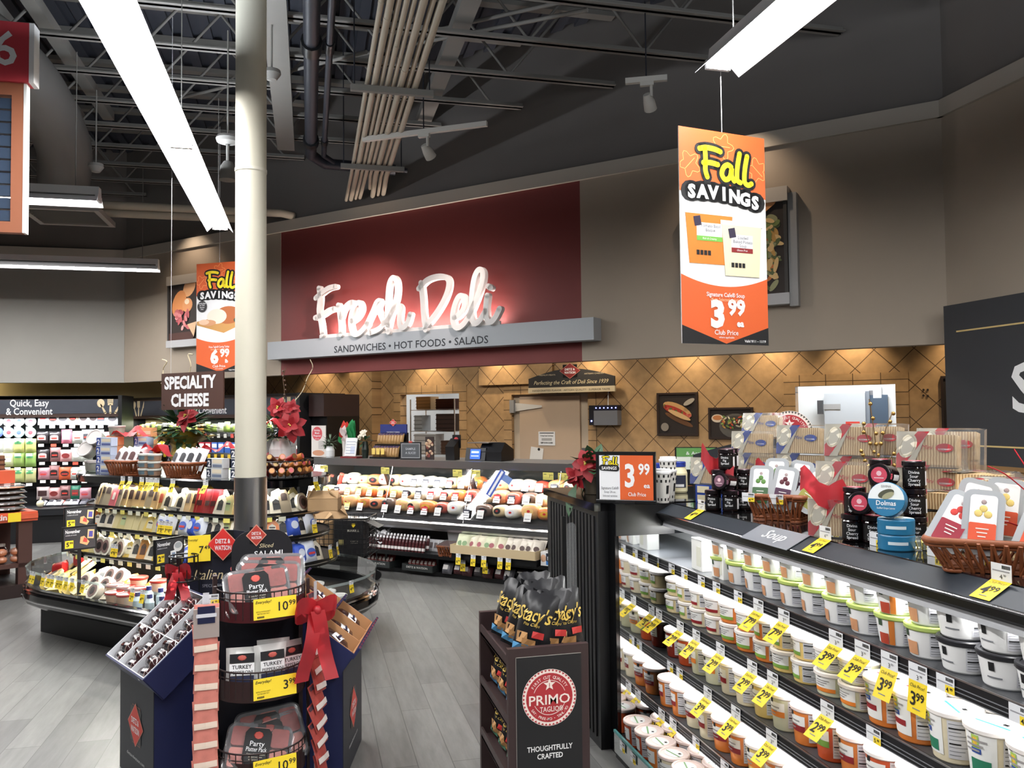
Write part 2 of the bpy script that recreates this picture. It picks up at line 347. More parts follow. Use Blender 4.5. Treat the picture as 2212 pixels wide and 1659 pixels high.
S('wall_left', MB().box(-12.6, -9, 0, -12.5, 14.4, 6.0, GREYWALL), 'far left side wall of the store', 'wall')
S('wall_front', MB().box(-12.6, -9.1, 0, 10, -9, 6.0, GREYWALL), 'front wall of the store behind the camera', 'wall')
# ceiling and its steel
mb = MB(); mb.box(-12.6, -9, 5.8, 10, 17, 5.9, DECK)
for i in range(0, 110): x = -12.5+i*.2; mb.box(x, -9, 5.755, x+.1, 17, 5.8, DECK)
S('ceiling', mb, 'dark ribbed metal roof deck', 'ceiling')
def xend(y): return min(10.7-y-.02, 5.0) if y < 13.4 else -2.8
k = 0
for i in range(13):
    y = 4.62+.765*i
    if y > 13.2: break
    mb = MB(); x0, x1 = -12.4, xend(y)
    mb.box(x0, y-.055, 5.0, x1, y-.012, 5.012, BEAMP).box(x0, y-.02, 5.0, x1, y-.012, 5.05, BEAMP).box(x0, y+.012, 5.0, x1, y+.055, 5.012, BEAMP).box(x0, y+.012, 5.0, x1, y+.02, 5.05, BEAMP)
    mb.box(x0, y-.055, 5.70, x1, y+.055, 5.75, BEAMP)
    x = x0; up = True
    while x < x1-.6:
        a, b = (5.02, 5.70) if up else (5.70, 5.02)
        mb.tube([(x, y, a), (x+.55, y, b)], .014, BEAMP, 5); x += .55; up = not up
    S('beam_%d' % (i+1), mb, '%s open web steel roof joist from the camera side' % ORD[i], 'joist')
DKPIPE = C(34, 36, 44, .5)
for n, (x, w, z0, lab) in enumerate(((-.27, .2, 4.93, 'flat pale steel bridging beam left of the black pipes'), (1.3, .16, 5.1, 'flat steel bridging beam right of the conduit bundle'), (-2.6, .2, 5.1, 'flat steel bridging beam above the left light row'), (-2.25, .12, 5.15, 'narrow steel bridging beam above the left light row'))):
    S('beam_%d' % (20+n), MB().box(x-w/2, 2, z0, x+w/2, 10.2, z0+.1, BEAMP), lab, 'beam')
for n, (x, y0, y1, za, zb) in enumerate(((2.6, 5.4, 7.6, 4.98, 5.3), (1.9, 6.2, 8.3, 4.98, 5.3), (.2, 7.3, 9.6, 4.95, 5.25), (3.4, 4.6, 6.8, 5.0, 5.35))):
    S('beam_%d' % (30+n), MB().tube([(x-1.6, y1, zb), (x+.3, y0, za)], .018, BEAMP, 6), '%s thin diagonal brace rod between the roof joists' % ORD[n], 'brace')
# conduits
PIPE = mat('beige_conduit', s2l(168, 158, 140), .55, var=.06, vscale=5)
xs = [(.452, .019), (.508, .027), (.562, .018), (.61, .022), (.658, .018), (.716, .029), (.776, .019), (.834, .028)]
for i, (x, r) in enumerate(xs):
    mb = MB(); ye = 10.7-x-.06 if i != 4 else 9.6
    P = [(x, 1.0, 4.36), (x, 9.1, 4.36), (x+(.03 if i > 3 else -.01), ye, 4.355)]
    mb.tube(P, r, PIPE, 10)
    for y in (5.2+.2*i, 7.6+.15*((i*3) % 5)): mb.tube([(x, y, 4.36), (x, y+.05, 4.36)], r*1.08, PIPE, 10)
    tag(mb.build('conduit_pipe'), 'beige conduit pipe under the roof, %s from the left in the bundle of eight' % ORD[i], 'pipe', 'beige conduits running under the roof')
for i, y in enumerate((6.52, 8.62)):
    o = thing('pipe_trapeze', ['channel bracket with two rods hanging under the conduit bundle near the camera', 'channel bracket with two rods hanging under the conduit bundle near the deli wall'][i], 'bracket', (.65, y, 4.30))
    MB().box(-.33, -.02, -.02, .33, .02, .03, BEAMP).build('channel', o)
    for sx in (-.3, .3): MB().tube([(sx, 0, .03), (sx, 0, 1.42)], .006, DKPIPE, 5).build('rod', o)
for i, (y, z) in enumerate(((10.78, 4.30), (10.85, 4.22))):
    tag(MB().tube([(-5.6, y, z), (-.35-.4*i, y, z), (-.2-.4*i, y+.12, z)], .05, PIPE, 10).build('conduit_pipe'), ['pale horizontal pipe running left from the conduit bundle, upper of two', 'pale horizontal pipe running left from the conduit bundle, lower of two'][i], 'pipe')
for i, (x, r, lab) in enumerate(((.02, .062, 'thick black sprinkler main running under the roof'), (.16, .028, 'thin black sprinkler pipe beside the thick main'))):
    tag(MB().tube([(x, 2, 4.62), (x, 9.0, 4.62), (x, 9.25, 4.6), (x+.15, 9.45, 4.57), (x+.95, 9.46, 4.55)], r, DKPIPE, 12).tube([(x, 6.45, 4.62), (x, 6.62, 4.62)], r*1.35, BLACK, 12).tube([(x, 8.78, 4.62), (x, 8.9, 4.62)], r*1.35, BLACK, 12).build('sprinkler_pipe'), lab, 'pipe')
# round duct with its diffuser
DUCT = mat('grey_duct', s2l(88, 86, 83), .55, var=.04, vscale=2)
p1 = atZ(60, 60, 5.2); p3 = atZ(148, 460, 4.12)
o = thing('air_duct', 'thick round air duct curving down above the left lights', 'duct', (p3.x, p3.y, 4.12))
o3 = Vector((p3.x, p3.y, 4.12)); pts = [atZ(-120, 40, 4.66)-o3, atZ(0, 120, 4.68)-o3, atZ(70, 190, 4.68)-o3, atZ(118, 268, 4.66)-o3, atZ(140, 330, 4.56)-o3, Vector((-.02, -.12, .24)), Vector((0, 0, .08))]
MB().tube(smooth2(pts, 5), .27, DUCT, 20).build('elbow', o)
mb = MB(); VG = C(150, 146, 140, .5)
mb.box(-.42, -.42, 0, .42, -.36, .06, VG).box(-.42, .36, 0, .42, .42, .06, VG).box(-.42, -.36, 0, -.36, .36, .06, VG).box(.36, -.36, 0, .42, .36, .06, VG).box(-.3, -.3, .05, .3, .3, .1, DUCT)
for i in range(9): y = -.34+.08*i; mb.add([(-.36, y, 0), (.36, y, 0), (.36, y+.035, .045), (-.36, y+.035, .045)], [[0, 1, 2, 3]], C(190, 186, 180, .5))
tag(mb.build('ceiling_vent', None, (p3.x, p3.y, 4.06)), 'square slatted air vent below the round duct', 'vent')
# fluorescent fixtures
LAMP = mat('lamp_tube', (1, 1, 1), .5, emit=26.0, ecol=(1, .99, .98)); FIXW = C(225, 226, 228, .35); REFL = mat('lit_reflector', s2l(245, 246, 250), .4)
def fixture(name, label, a, b, z, axis, w=.26):
    L = b-a; o = thing(name, label, 'light')
    if axis == 'y': o.matrix_world = Matrix.Translation((0, 0, 0))
    R = Matrix() if axis == 'x' else Matrix.Rotation(math.pi/2, 4, 'Z')
    o.rotation_euler = R.to_euler()
    return o, L
def fluor(label, p0, p1, w=.26, seg=2.44):
    p0, p1 = Vector(p0), Vector(p1); d = p1-p0; L = d.length
    o = thing('fluorescent_light', label, 'light', p0, math.atan2(d.y, d.x))
    n = max(1, round(L/seg)); h = w/2
    MB().extr([(-.055, .0), (.055, 0), (.045, .075), (-.045, .075)], 0, L, FIXW).build('housing', o)
    prof = [(-h, -.075), (-h*.6, -.02), (-.02, -.006), (.02, -.006), (h*.6, -.02), (h, -.075)]
    mb = MB(); v = [(x, y, z) for x in (0, L) for y, z in prof]; mb.add(v, [[i, i+1, i+7, i+6] for i in range(5)], REFL); mb.build('reflector', o)
    for i in range(n):
        a, b = L*i/n+.03, L*(i+1)/n-.03
        for sy in (-.05, 0, .05): MB().tube([(a, sy, -.035), (b, sy, -.035)], .019, LAMP, 8).build('lamp_tube', o)
        MB().box(a-.05, -.075, -.05, a-.008, .075, 0, FIXW).build('lamp_holder', o)
    MB().box(L-.025, -.075, -.05, L, .075, 0, FIXW).build('lamp_holder', o)
    for k in range(n+1):
        x = min(max(.2, L*k/n), L-.2); MB().tube([(x, 0, .075), (x, 0, 5.0-p0.z)], .004, BEAMP, 4).build('hanger', o)
    return o
eL = atZ(476, 487, LZ); eR = atZ(1548, 146, LZ-.03)
fluor('long fluorescent strip light left of the column, running toward the deli', (eL.x, .9, LZ), (eL.x, eL.y, LZ))
fluor('fluorescent strip light at upper right above the orange soup banner', (eR.x, -2, LZ), (eR.x, eR.y, LZ), .28)
eB = atZ(343, 573, 3.72); fluor('fluorescent strip light nearest the back wall at left', (-7.6, eB.y, 3.72), (eB.x, eB.y, 3.72), .24)
eA = atZ(216, 424, 3.7); fluor('short fluorescent strip light hung before the round duct', (eA.x-2.44, eA.y, 3.7), (eA.x, eA.y, 3.7), .26)
# track spots
def track_light(label, pc, ln, rot):
    o = thing('track_light', label, 'light', pc, rot); T = C(196, 192, 184, .5)
    MB().box(-ln/2, -.02, 0, ln/2, .02, .045, T).build('track', o); MB().tube([(0, 0, .045), (0, 0, 5.1-pc[2])], .006, DKPIPE, 5).build('stem', o)
    MB().box(-.05, -.018, -.03, .06, .018, 0, T).tube([(.04, 0, -.02), (.04, 0, -.12)], .014, T, 6).build('yoke', o)
    MB().tube([(.0, -.0, -.1), (.02, .05, -.15), (.03, .1, -.19)], [.03, .05, .055], T, 12).build('lamp_head', o)
pc = atZ(915, 290, 4.30); track_light('short white track with one spot head above the deli letters', pc, 1.25, RAD(-32))
pc = atZ(1396, 178, 4.42); track_light('short white track with one spot head before the right ceiling light', pc, .34, RAD(-25))
pc = atZ(492, 300, 4.1); o = thing('pendant_lamp', 'small pale pendant lamp high behind the column', 'light', pc)
MB().lathe([(0, .02), (.09, .02), (.1, 0), (.09, -.03), (.02, -.05)], BEAMP, 14).build('canopy', o); MB().tube([(0, 0, -.05), (0, 0, -.2)], .015, BEAMP, 6).build('stem', o); MB().lathe([(.035, -.2), (.06, -.24), (.075, -.36), (0, -.37)], BEAMP, 14).build('shade', o)
MB().tube([(0, 0, .02), (0, 0, .95)], .008, BEAMP, 5).build('rod', o)
for px, py, z, lab in ((587, 165, 4.5, 'small white smoke detector dome beside the column top'), (207, 365, 4.2, 'small white dome camera on the duct')):
    pc = atZ(px, py, z); tag(MB().lathe([(0, .05), (.07, .05), (.075, .02), (.04, -.03), (0, -.04)], BEAMP, 14).tube([(0, 0, .05), (0, 0, 5.0-z)], .008, BEAMP, 5).build('ceiling_dome', None, pc), lab, 'detector')
# the column
cx, cy = -.335, 5.05
o = thing('column', 'round cream steel column with a stainless lower wrap', 'column', (cx, cy, 0)); o['kind'] = 'structure'
MB().lathe([(.089, 1.34), (.089, 5.8)], mat('cream_column_paint', s2l(200, 196, 180), .5, var=.03), 32).lathe([(.0925, 3.15), (.0925, 3.17)], C(206, 202, 188, .5), 32).build('shaft', o)
MB().lathe([(.12, 0), (.12, .05), (.093, .06), (.093, 1.35), (.088, 1.352)], mat('brushed_steel_wrap', (.42, .42, .43), .3, 1.0, var=.15, vscale=3), 32).build('steel_wrap', o)
# ================================================================== signs and pictures
def dthing(name, label, cat, t, s, z, group=None, rot=RD): return thing(name, label, cat, on(t, s, z), rot, group)
SILVER = C(168, 174, 180, .45); LETW = C(236, 234, 232, .4)
# Fresh Deli beam sign
s0 = FS-.18; T0, Z0 = -5.8, 2.55
o = dthing('deli_sign', 'long silver beam sign with white script lettering over the maroon panel', 'sign', T0, s0, Z0)
MB().box(-8.124-T0, 0, 2.435-Z0, -3.5-T0, .178, 2.66-Z0, SILVER).build('beam', o)
MB().box(-7.22-T0, .004, 2.66-Z0, -4.6-T0, .03, 2.70-Z0, LETW).build('letter_rail', o)
MB().text('SANDWICHES \u2022 HOT FOODS \u2022 SALADS', .118, C(44, 48, 54, .6), x=(-6.971-4.746)/2-T0, y=-.002, z=2.468-Z0, bold=.012, fit=2.225).build('lettering', o)
def zp(x, y): p = atS(560+x/2.9105, 480+y/2.9105, s0-.03); a = ts(p); return (a[0]-T0, p.z-Z0)
STROKES = {'letter_f': [[(378, 415), (384, 480), (378, 560), (392, 640), (400, 705)], [(358, 478), (400, 442), (440, 415), (482, 405)], [(355, 602), (400, 582), (440, 556), (474, 545)]],
 'letter_r': [[(500, 522), (510, 590), (516, 650), (516, 704)], [(516, 600), (536, 545), (568, 512), (590, 505)]],
 'letter_e': [[(585, 622), (620, 596), (645, 548), (634, 508), (608, 520), (584, 570), (576, 630), (586, 684), (606, 706), (642, 690), (684, 640)]],
 'letter_s': [[(680, 640), (718, 560), (742, 505), (762, 498), (752, 545), (768, 590), (784, 632), (768, 662), (735, 682), (698, 696)]],
 'letter_h': [[(784, 640), (826, 592), (866, 470), (868, 380), (845, 350), (822, 385), (812, 470), (808, 600), (814, 690)], [(814, 650), (836, 570), (866, 526), (890, 540), (884, 600), (888, 652), (910, 662), (936, 630), (952, 580)]],
 'letter_d': [[(1020, 382), (1030, 480), (1036, 580), (1048, 676)], [(1006, 418), (1060, 364), (1130, 342), (1186, 354), (1194, 404), (1168, 484), (1116, 572), (1054, 650)]],
 'second_e': [[(1230, 600), (1264, 580), (1290, 534), (1290, 476), (1262, 466), (1236, 512), (1220, 584), (1226, 642), (1250, 664), (1288, 640), (1322, 590)]],
 'letter_l': [[(1322, 590), (1368, 484), (1402, 384), (1408, 316), (1384, 300), (1358, 344), (1342, 434), (1336, 540), (1344, 618), (1366, 636), (1394, 610), (1424, 560)]],
 'letter_i': [[(1436, 462), (1428, 540), (1434, 608), (1456, 628), (1486, 600), (1514, 545)], [(1444, 404), (1458, 414)]]}
for nm, st in STROKES.items():
    mb = MB()
    for q in st: mb.ribbon([zp(*p) for p in smooth2(q, 5)], .064, LETW, -.045, .015)
    mb.build(nm, o)
area('sign_up_lamp', on(-5.9, FS-.11, 2.69), 2.5, .05, 26, (RD*0+math.pi-.12, 0, RD), (1, .86, .8))
spot('sign_track_lamp', pc if 0 else atZ(905, 352, 3.98), on(-6.85, FS, 2.9), 420, 30, (1, .80, .72), .95)
spot('sign_track_lamp_b', atZ(1060, 372, 3.98), on(-5.5, FS, 2.7), 130, 34, (1, .85, .78), .95)
# Fall savings banners
ORANGE = C(208, 92, 44, .5); FYEL = C(250, 226, 40, .45)
def tub2d(mb, x0, x1, z0, z1, body, lid, y, name, band, tw):
    w = x1-x0; i = .07*w
    mb.poly([(x0+i, y, z0), (x1-i, y, z0), (x1, y, z1-.012), (x0, y, z1-.012)], body); mb.poly([(x0-.008, y-.0004, z1-.018), (x1+.008, y-.0004, z1-.018), (x1+.008, y-.0004, z1+.008), (x0-.008, y-.0004, z1+.008)], lid)
    cx = x0+w*.5; lw = w*.27; zc = z0+(z1-z0)*.6
    mb.poly([(cx-lw, y-.0006, zc-.05), (cx+lw, y-.0006, zc-.05), (cx+lw, y-.0006, zc+.055), (cx-lw, y-.0006, zc+.055)], WHITE)
    mb.poly([(cx-lw, y-.001, zc-.05), (cx+lw, y-.001, zc-.05), (cx+lw, y-.001, zc-.022), (cx-lw, y-.001, zc-.022)], band)
    mb.poly([(cx-lw-.012, y-.0014, zc+.03), (cx-lw+.035, y-.0014, zc+.04), (cx-lw+.025, y-.0014, zc+.095), (cx-lw-.022, y-.0014, zc+.085)], C(46, 40, 62, .5))
    for k, s in enumerate(name): mb.text(s, .026, GREYINK, cx+.006, y-.0016, zc+.03-.024*k, bold=.01)
    mb.text(tw, .016, WHITE, cx, y-.0016, zc-.041, shear=.2)
    for k in range(4): mb.poly([(x0+w*.22+k*.026, y-.001, z0+.05), (x0+w*.22+k*.026+.021, y-.001, z0+.05), (x0+w*.22+k*.026+.021, y-.001, z0+.078), (x0+w*.22+k*.026, y-.001, z0+.078)], INK)
def banner(label, loc, rot, kind):
    w, h = .305, 1.24; o = thing('hanging_banner', label, 'banner', loc, rot, None)
    MB().box(-w, 0, -h, w, .006, 0, WHITE).build('board', o)
    g = MB(); y = -.001
    def arc(z0, dz): return [(-w+2*w*i/16, z0+dz*(1-(i/8-1)**2)) for i in range(17)]
    a = arc(-.37, .03); g.add([(x, y, 0) for x, z in a]+[(x, y, z) for x, z in a], [[i, i+17, i+18, i+1] for i in range(16)], ORANGE)
    a = arc(-.845, -.06); g.add([(x, y, z) for x, z in a]+[(x, y, -h) for x, z in a], [[i, i+17, i+18, i+1] for i in range(16)], ORANGE)
    for sgn in (-1, 1): g.poly([(sgn*w, y-.0006, -h), (sgn*w, y-.0006, -h+.105), (0, y-.0006, -h+.004), (0, y-.0006, -h)], INK)
    for lx, lz, rr in ((-.235, -.21, .8), (.0, -.085, .0), (.245, -.2, -.7)):      # leaf outlines
        P = [(lx+.062*(1+.28*math.cos(5*t))*math.cos(t+rr), lz+.062*(1+.28*math.cos(5*t))*math.sin(t+rr)) for t in [i*math.pi/15 for i in range(31)]]
        P = [(min(max(x, -.298), .298), z) for x, z in P]
        g.ribbon(P, .0032, C(246, 180, 110, .5), y-.0012, y-.0008); g.ribbon([(lx-.04*math.cos(rr), lz-.04*math.sin(rr)), (lx+.05*math.cos(rr), lz+.05*math.sin(rr))], .0032, C(246, 180, 110, .5), y-.0012, y-.0008)
    fall = [[(-.165, -.115), (-.12, -.105), (-.06, -.108), (-.02, -.118)], [(-.128, -.11), (-.125, -.18), (-.128, -.235), (-.115, -.275)], [(-.14, -.195), (-.09, -.19), (-.04, -.196)],
            [(.055, -.2), (.03, -.19), (0, -.21), (-.012, -.25), (.012, -.278), (.045, -.26), (.06, -.205), (.058, -.25), (.075, -.28)], [(.118, -.115), (.1, -.2), (.098, -.27), (.12, -.285)], [(.172, -.125), (.155, -.2), (.15, -.275), (.175, -.295), (.2, -.285)]]
    for st in fall: g.ribbon(smooth2(st, 5), .068, INK, y-.003, y-.0015)
    for st in fall: g.ribbon(smooth2(st, 5), .031, FYEL, y-.0045, y-.0032)
    for i, ch in enumerate('SAVINGS'):
        x = -.225+.075*i; z = -.40+.018*math.sin(i/6*3.14)-.008*i*.6
        g.ribbon([(x-.012, z+.035), (x+.012, z+.035)], .12, INK, y-.003, y-.0015); g.text(ch, .104, WHITE, x, y-.0045, z-.003, bold=.055)
    if kind == 'soup':
        tub2d(g, -.27, .06, -.78, -.475, C(206, 120, 44, .5), C(240, 226, 214, .4), y-.001, ('Tomato Basil', 'Bisque'), C(108, 170, 70, .5), 'Rich & Creamy')
        tub2d(g, -.02, .265, -.84, -.525, C(232, 220, 184, .5), C(244, 240, 230, .4), y-.004, ('Loaded', 'Baked Potato', 'Soup'), C(128, 32, 34, .5), 'Gluten Free')
        t1, t2, pr, un = 'Signature Cafe\u00ae Soup', '24-oz. Selected varieties.', '3', 'ea'
    else:
        B = C(196, 146, 84, .5)
        g.poly([(-.3, y-.001, -.70), (.06, y-.001, -.80), (.3, y-.001, -.71), (.3, y-.001, -.67), (-.05, y-.001, -.62), (-.3, y-.001, -.66)], B)
        g.disc((.12, y-.002, -.6), .17, C(176, 100, 54, .5), 24, 'y', .1); g.disc((-.03, y-.003, -.61), .13, C(240, 226, 210, .5), 24, 'y', .085); g.disc((-.14, y-.004, -.68), .1, C(206, 150, 110, .5), 20, 'y', .035); g.disc((-.2, y-.005, -.67), .07, C(226, 190, 160, .5), 20, 'y', .03)
        g.disc((-.225, y-.004, -.49), .066, C(48, 46, 48, .5), 24, 'y'); g.disc((.24, y-.003, -.66), .05, C(52, 70, 50, .5), 12, 'y', .03)
        for k, s_ in enumerate(('AVAILABLE', 'IN THE', 'Service', 'Deli')): g.text(s_, .021, WHITE, -.225, y-.0046, -.462-.022*k, bold=.01)
        t1, t2, pr, un = 'Primo Taglio\u00ae Carving Turkey', '', '6', 'lb'
    g.text(t1, .034, WHITE, 0, y-.003, -.965, bold=.014, fit=.27); g.text(t2 or 'Selected varieties.', .026, C(246, 190, 150, .5), 0, y-.003, -.99, bold=.008, fit=.22)
    g.text(pr, .205, WHITE, -.06, y-.003, -1.135, bold=.055); g.text('99', .122, WHITE, .075, y-.003, -1.065, bold=.045); g.text(un, .055, WHITE, .1, y-.003, -1.135, bold=.04)
    g.text('Club Price', .04, WHITE, -.0, y-.003, -1.185, bold=.008); g.text('where applicable', .016, WHITE, 0, y-.003, -1.205, bold=.006)
    g.text('Valid 9/11 \u2013 11/19', .021, WHITE, .205, y-.003, -1.225, bold=.014)
    g.build('printed_face', o)
    MB().tube([(0, .003, 0), (0, .003, (LZ-.03 if kind == 'soup' else 5.0)-loc[2])], .0025, C(200, 200, 200, .4), 5).build('wire', o)
    return o
p = atY(1467, 272, 0) if 0 else None
o_, d_ = ray(1560, 286); d_.normalize(); pr = o_+d_*(4.78/ (CAM_M.inverted().to_3x3() @ d_).z*-1)
banner('orange hanging banner for soup at 3.99, right of the deli sign', pr, RD*0+math.atan2(.16, .987), 'soup')
o_, d_ = ray(474, 567); d_.normalize(); pl = o_+d_*(9.25/(CAM_M.inverted().to_3x3() @ d_).z*-1)
banner('orange hanging banner for turkey at 6.99, half hidden by the column', pl, RAD(-31), 'turkey')
# specialty cheese board
o = dthing('hanging_sign', 'brown hanging board with white words for specialty cheese', 'sign', -5.47, 4.2, 1.765)
BR = C(72, 46, 38, .6); MB().box(-.37, 0, 0, .37, .012, .292, BR).build('board', o)
MB().text('SPECIALTY', .135, WHITE, -.02, -.002, .168, bold=.04, fit=.62).text('CHEESE', .135, WHITE, -.02, -.002, .028, bold=.04, fit=.455).build('lettering', o)
MB().tube([(-.26, .006, .292), (-.26, .006, 3.2)], .002, C(190, 190, 190, .4), 5).build('wire', o)
# aisle number board
pa = atY(48, 503, 5.0); o = thing('aisle_sign', 'tall hanging aisle board with a red top reading 6', 'sign', (pa.x-.33, 5.0, pa.z))
h = atY(48, 52, 5.0).z-pa.z; zr = atY(45, 180, 5.0).z-pa.z; WOODC = C(150, 92, 66, .55); L2 = C(240, 240, 240, .5)
MB().box(-.33, 0, 0, -.27, .05, zr, WOODC).box(.27, 0, 0, .33, .05, zr, WOODC).box(-.27, 0, 0, .27, .05, .06, WOODC).box(-.27, 0, zr-.07, .27, .05, zr, WOODC).box(.33, -.002, .0, .345, .052, zr, L2).build('wooden_frame', o)
for i in range(10): MB().box(-.27, .01, .065+i*(zr-.14)/10, .27, .04, .06+(i+1)*(zr-.14)/10-.006, C(46, 62, 84, .5)).build('slat', o)
MB().box(-.36, -.02, zr, .36, .07, h, C(196, 62, 72, .5)).box(.36, -.022, zr, .385, .072, h, L2).build('number_box', o)
MB().text('6', .27, WHITE, .30, -.022, zr+.09, 'R', bold=.012).build('numeral', o)
MB().tube([(.16, .02, h), (.16, .02, h+1.1)], .004, C(210, 210, 210, .4), 5).build('wire', o)
# arched supplier sign over the cooler door
o = dthing('arched_sign', 'black arched sign with cream band and red diamond over the cooler door', 'sign', -5.0, TS-.1, 1.985)
CB = C(206, 190, 158, .5); BK = C(48, 46, 44, .5)
n = 20; P = [(-.645+1.29*i/n, .2+.12*math.sin(math.pi*i/n)) for i in range(n+1)]
MB().extr([(0, .075), (.03, .075), (.03, .2), (0, .2)], -.645, .645, BK).add([(x, 0, z) for x, z in P]+[(x, 0, .2) for x, z in P]+[(x, .03, z) for x, z in P]+[(x, .03, .2) for x, z in P], [[i, i+n+1, i+n+2, i+1] for i in range(n)]+[[i, i+1, i+2*n+3, i+2*n+2] for i in range(n)], BK).build('board', o)
MB().box(-.65, -.004, 0, .65, .034, .075, CB).build('band', o)
def diamond(mb, x, y, z, w, h, m1=None, txt=.5):
    m1 = m1 or C(176, 40, 40, .45)
    mb.poly([(x-w*.36, y, z-h*.42), (x+w*.36, y, z-h*.42), (x+w*.36, y, z+h*.42), (x-w*.36, y, z+h*.42)], BLACK)
    mb.poly([(x-w/2-.006, y-.001, z), (x, y-.001, z-h/2-.006), (x+w/2+.006, y-.001, z), (x, y-.001, z+h/2+.006)], C(214, 150, 130, .5)); mb.poly([(x-w/2, y-.002, z), (x, y-.002, z-h/2), (x+w/2, y-.002, z), (x, y-.002, z+h/2)], m1)
    mb.text('DIETZ &', h*.2, WHITE, x, y-.003, z+h*.03, bold=.02, fit=w*.5).text('WATSON', h*.21, WHITE, x, y-.003, z-h*.19, bold=.02, fit=w*.56); return mb
diamond(MB(), 0, -.006, .29, .3, .2, C(128, 38, 36, .5)).build('diamond_emblem', o)
MB().text('PREMIUM MEATS', .026, CB, -.35, -.002, .235, fit=.25).text('ARTISAN CHEESES', .026, CB, .35, -.002, .235, fit=.28).text('Perfecting the Craft of Deli Since 1939', .075, CREAM, 0, -.002, .115, shear=.35, fit=1.12).text('HANDCRAFTED FLAVOR \u00b7 ARTISAN QUALITY \u00b7 SUPERIOR TASTE', .034, INK, 0, -.006, .022, fit=1.16).build('lettering', o)
# framed food pictures
def ell(mb, x, z, rx, rz, m, y, a=0, n=18): return mb.poly([(x+rx*math.cos(t)*math.cos(a)-rz*math.sin(t)*math.sin(a), y, z+rx*math.cos(t)*math.sin(a)+rz*math.sin(t)*math.cos(a)) for t in [2*math.pi*i/n for i in range(n)]], m)
def picture(label, t, s, z, w, h, kind, fw=.025, fm=None, depth=.03):
    o = dthing('framed_picture', label, 'picture', t+w/2, s-depth, z); fm = fm or C(50, 36, 30, .5)
    MB().box(-w/2, 0, 0, -w/2+fw, depth, h, fm).box(w/2-fw, 0, 0, w/2, depth, h, fm).box(-w/2+fw, 0, 0, w/2-fw, depth, fw, fm).box(-w/2+fw, 0, h-fw, w/2-fw, depth, h, fm).build('frame', o)
    g = MB(); R = random.Random(len(label)); g.box(-w/2+fw, .012, fw, w/2-fw, .02, h-fw, C(46, 38, 34, .6))
    k = [0.011]
    def y(): k[0] -= .0006; return k[0]
    if kind == 'sub':
        ell(g, .02, .2, .2, .035, C(120, 80, 50), y(), -.45); ell(g, -.0, h*.6, .2, .075, C(206, 160, 104), y(), -.42); ell(g, -.015, h*.56, .185, .05, C(176, 60, 48), y(), -.42)
        for i in range(26): a = -.17+.34*i/25; ell(g, a+R.uniform(-.01, .01), h*.57-a*.42+R.uniform(-.03, .02), .022, .012, C(*R.choice(((196, 74, 60), (210, 110, 90), (150, 40, 36), (96, 120, 60)))), y(), R.uniform(0, 3))
        ell(g, .03, h*.48, .16, .03, C(222, 182, 128), y(), -.42); ell(g, -.16, .11, .052, .052, C(150, 140, 128), y()); ell(g, .16, h*.78, .08, .03, C(176, 166, 150), y(), .5)
    elif kind == 'salad':
        ell(g, -.16, h*.66, .075, .05, C(222, 206, 184), y()); ell(g, -.16, h*.68, .058, .03, C(200, 130, 80), y()); ell(g, .06, h*.42, .2, .15, C(96, 92, 86), y()); ell(g, .06, h*.52, .18, .085, C(70, 66, 60), y())
        for i in range(60): ell(g, .06+R.uniform(-.16, .16), h*.53+R.uniform(-.07, .075), R.uniform(.012, .03), .01, C(*R.choice(((104, 132, 58), (150, 170, 90), (196, 80, 50), (230, 220, 190), (60, 46, 40), (210, 160, 90)))), y(), R.uniform(0, 3))
    elif kind == 'bowl':
        ell(g, -.1, h*.45, .42, .4, C(60, 56, 52), y()); ell(g, -.1, h*.47, .39, .37, C(96, 84, 64), y())
        for i in range(240): k[0] += .00056; ell(g, R.uniform(-.36, .36), h*R.uniform(.14, .78), R.uniform(.03, .07), R.uniform(.015, .03), C(*R.choice(((120, 134, 76), (196, 150, 80), (150, 150, 110), (206, 120, 60), (90, 100, 60), (226, 190, 130)))), y(), R.uniform(0, 3))
        ell(g, .1, h*.86, .3, .12, C(214, 150, 96), y(), .3)
    elif kind == 'ham':
        ell(g, .02, h*.82, .16, .11, C(224, 168, 120), y(), .8); ell(g, -.2, h*.6, .14, .2, C(214, 140, 84), y(), -.5); ell(g, -.02, h*.57, .11, .1, C(216, 150, 100), y(), .3); ell(g, -.03, h*.62, .05, .04, C(240, 220, 190), y())
        for i in range(24): ell(g, -.13+R.uniform(-.13, .13), h*.38+R.uniform(-.13, .12), R.uniform(.04, .07), .025, C(*R.choice(((206, 130, 130), (186, 96, 100), (226, 160, 156), (160, 74, 80)))), y(), R.uniform(0, 3))
        g.poly([(-.4, y(), .06), (.1, k[0], .06), (.18, k[0], .2), (-.4, k[0], .19)], C(74, 46, 40)); g.poly([(.0, y(), .3), (.2, k[0], .33), (.14, k[0], .12)], C(210, 176, 140))
    else:
        for i in range(20): ell(g, R.uniform(-.1, .1), .12+R.uniform(-.06, .12), .06, .04, C(*R.choice(((200, 160, 110), (150, 90, 60), (220, 190, 140)))), y(), R.uniform(0, 3))
        g.text('Deli', .12, WHITE, 0, y(), h*.66, bold=.01)
    g.build('print', o); return o
picture('framed picture of a submarine sandwich on the tiled wall', -3.81, TS, 1.41, .535, .54, 'sub')
picture('framed picture of a bowl of salad on the tiled wall', -3.145, TS, 1.37, .545, .385, 'salad')
picture('brown framed picture at the far right of the tiled wall beside the black board', -.6, TS, 1.3, .5, .76, 'deli')
